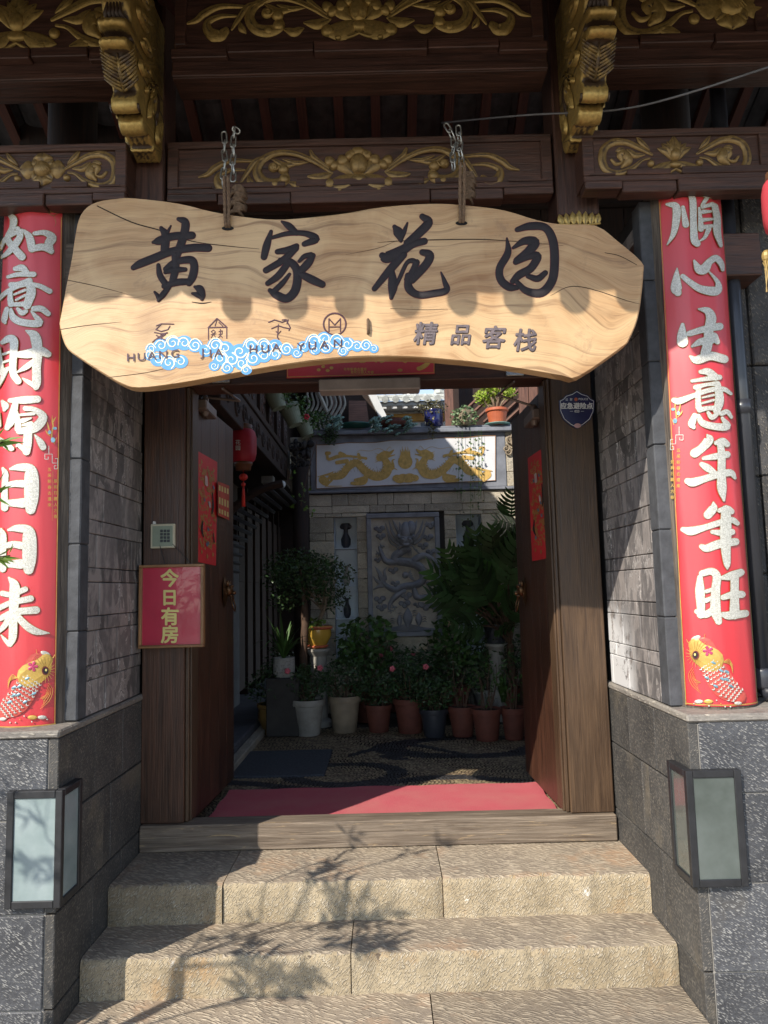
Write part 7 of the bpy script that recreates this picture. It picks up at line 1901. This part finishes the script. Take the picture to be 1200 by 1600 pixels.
# hanging pots on the gallery rail
for i, (px, py, w_, lab, fl) in enumerate(((420, 590, 20, 'topmost pale green hanging pot, cut by the lintel', 0), (436, 622, 31, 'pale green hanging pot with a red flower, second from the top', 1), (462, 648, 31, 'pale green hanging pot, third from the top, leaning', 0), (481, 668, 26, 'lowest pale green hanging pot half hidden in leaves', 1))):
    Yp = 5.0+i*.33; c0 = atY(px, py, Yp); r_ = w_*Yp/F*.55; hgt = r_*2.0
    t = empty('hanging_pot', (c0.x, Yp, c0.z-hgt/2), lab, 'hanging pot', 'hanging pots on the gallery')
    q = pot_mesh((0, 0, 0), r_, hgt, 'flare'); R3 = Matrix.Rotation(-.35, 3, 'Y'); q.v = [tuple(R3 @ Vector(v)+Vector((c0.x, Yp, c0.z-hgt*.5))) for v in q.v]; q.build('pot', SAGE, t)
    q = MB(); tp = R3 @ Vector((0, 0, hgt))+Vector((c0.x, Yp, c0.z-hgt*.5)); leaves(q, tuple(tp+Vector((.06, 0, .02))), .13, .1, .07, 130, .035, .02, 0); leaves(q, tuple(tp+Vector((.1, 0, -.06))), .06, .05, .1, 50, .035, .02, 0); q.build('foliage', LEAFM, t)
    q = MB(); q.tube([tp, tp+Vector((-.1, .0, .12))], .004, 5); q.build('hook', STEEL, t)
    if fl:
        q = MB(); pf = tp+Vector((.05, -.1, .0)); 
        for k in range(6): q.ball((pf.x+.014*math.cos(k), pf.y, pf.z+.014*math.sin(k)), .014, .01, .014, 7, 5)
        q.build('flower', REDF, t)
# small branch over the arch
q = MB(); random.seed(77); P = [atY(495, 690, 6.2), atY(483, 730, 6.1), atY(470, 790, 6.05)]
q.tube(P, .004, 4); o = q.build('creeper', STEM); tag(o, 'thin leafy creeper hanging down in front of the wall end', 'creeper')
q = MB()
for k in range(10): leaves(q, tuple(atY(470+random.uniform(-14, 20), 770+random.uniform(-30, 40), 6.0)), .02, .02, .02, 3, .045, .03, 0)
q.build('leaves', LEAFL, o)

# =====================================================================
# SHRUB ON THE STREET, LEFT (leaves enter the frame, casts dappled shade)
# =====================================================================
random.seed(63)
SH = empty('street_shrub', (-1.75, 1.35, 0), 'tall shrub with narrow leaves whose tips reach in from the left edge', 'shrub')
br = MB(); tips = []
trunk = [Vector((-1.75, 1.35, 0)), Vector((-1.73, 1.38, .6)), Vector((-1.68, 1.42, 1.1)), Vector((-1.62, 1.46, 1.5))]
br.tube(trunk, [.035, .03, .024, .018], 8)
def branch(p, d, L, r, depth):
    e = p+d*L; m_ = (p+e)/2+Vector((random.uniform(-.04, .04), random.uniform(-.04, .04), random.uniform(-.02, .04)))
    br.tube([p, m_, e], [r, r*.8, r*.5], 6)
    if depth == 0: tips.append((e, d)); return
    for k in range(3):
        nd = (d+Vector((random.uniform(-.8, .8), random.uniform(-.8, .8), random.uniform(-.35, .7)))).normalized(); branch(m_.lerp(e, random.uniform(.3, 1)), nd, L*random.uniform(.55, .8), r*.55, depth-1)
for (a, b_, c_) in ((.6, .2, .5), (.1, .25, .9), (-.4, -.2, .7), (.5, -.2, .3), (.75, .4, .2), (-.2, .5, .5), (.3, .3, -.2)):
    s0 = trunk[random.choice((1, 2, 3))]; branch(s0, Vector((a, b_, c_)).normalized(), .34, .006, 2)
tips = [(e, d) for e, d in tips if e.x/e.y < -0.535 and (e.x > -1.72 or random.random() < .45)]
for (px, py, Y_) in ((6, 690, 1.75), (-2, 772, 1.8), (16, 868, 2.05)):
    e = atY(px, py, Y_); br.tube([trunk[3], (trunk[3]+e)/2+Vector((0, 0, .05)), e], [.004, .003, .002], 5); tips.append((e, Vector((1, .1, .1)).normalized()))
br.build('branches', STEM, SH)
lf = MB()
def blade(o_, d, L, W_):
    s_ = d.cross(Vector((random.gauss(0, 1), random.gauss(0, 1), random.gauss(0, 1)))).normalized(); nn = s_.cross(d)
    lf.add([o_, o_+d*L*.4+s_*W_*.5, o_+d*L-nn*L*.1, o_+d*L*.4-s_*W_*.5, o_+d*L*.5-nn*W_*.2], [(0, 1, 4), (1, 2, 4), (2, 3, 4), (3, 0, 4)])
for i, (e, d) in enumerate(tips):
    last = i >= len(tips)-3
    for k in range(9 if last else 13):
        dd = (d*1.0+Vector((random.gauss(0, .7), random.gauss(0, .7), random.gauss(0, .6)))).normalized()
        blade(e-d*random.uniform(0, .16 if not last else .05), dd, random.uniform(.05, .08) if last else random.uniform(.06, .10), .014 if last else .019)
lf.build('foliage', LEAFL, SH)
print('TIPS', len(tips))
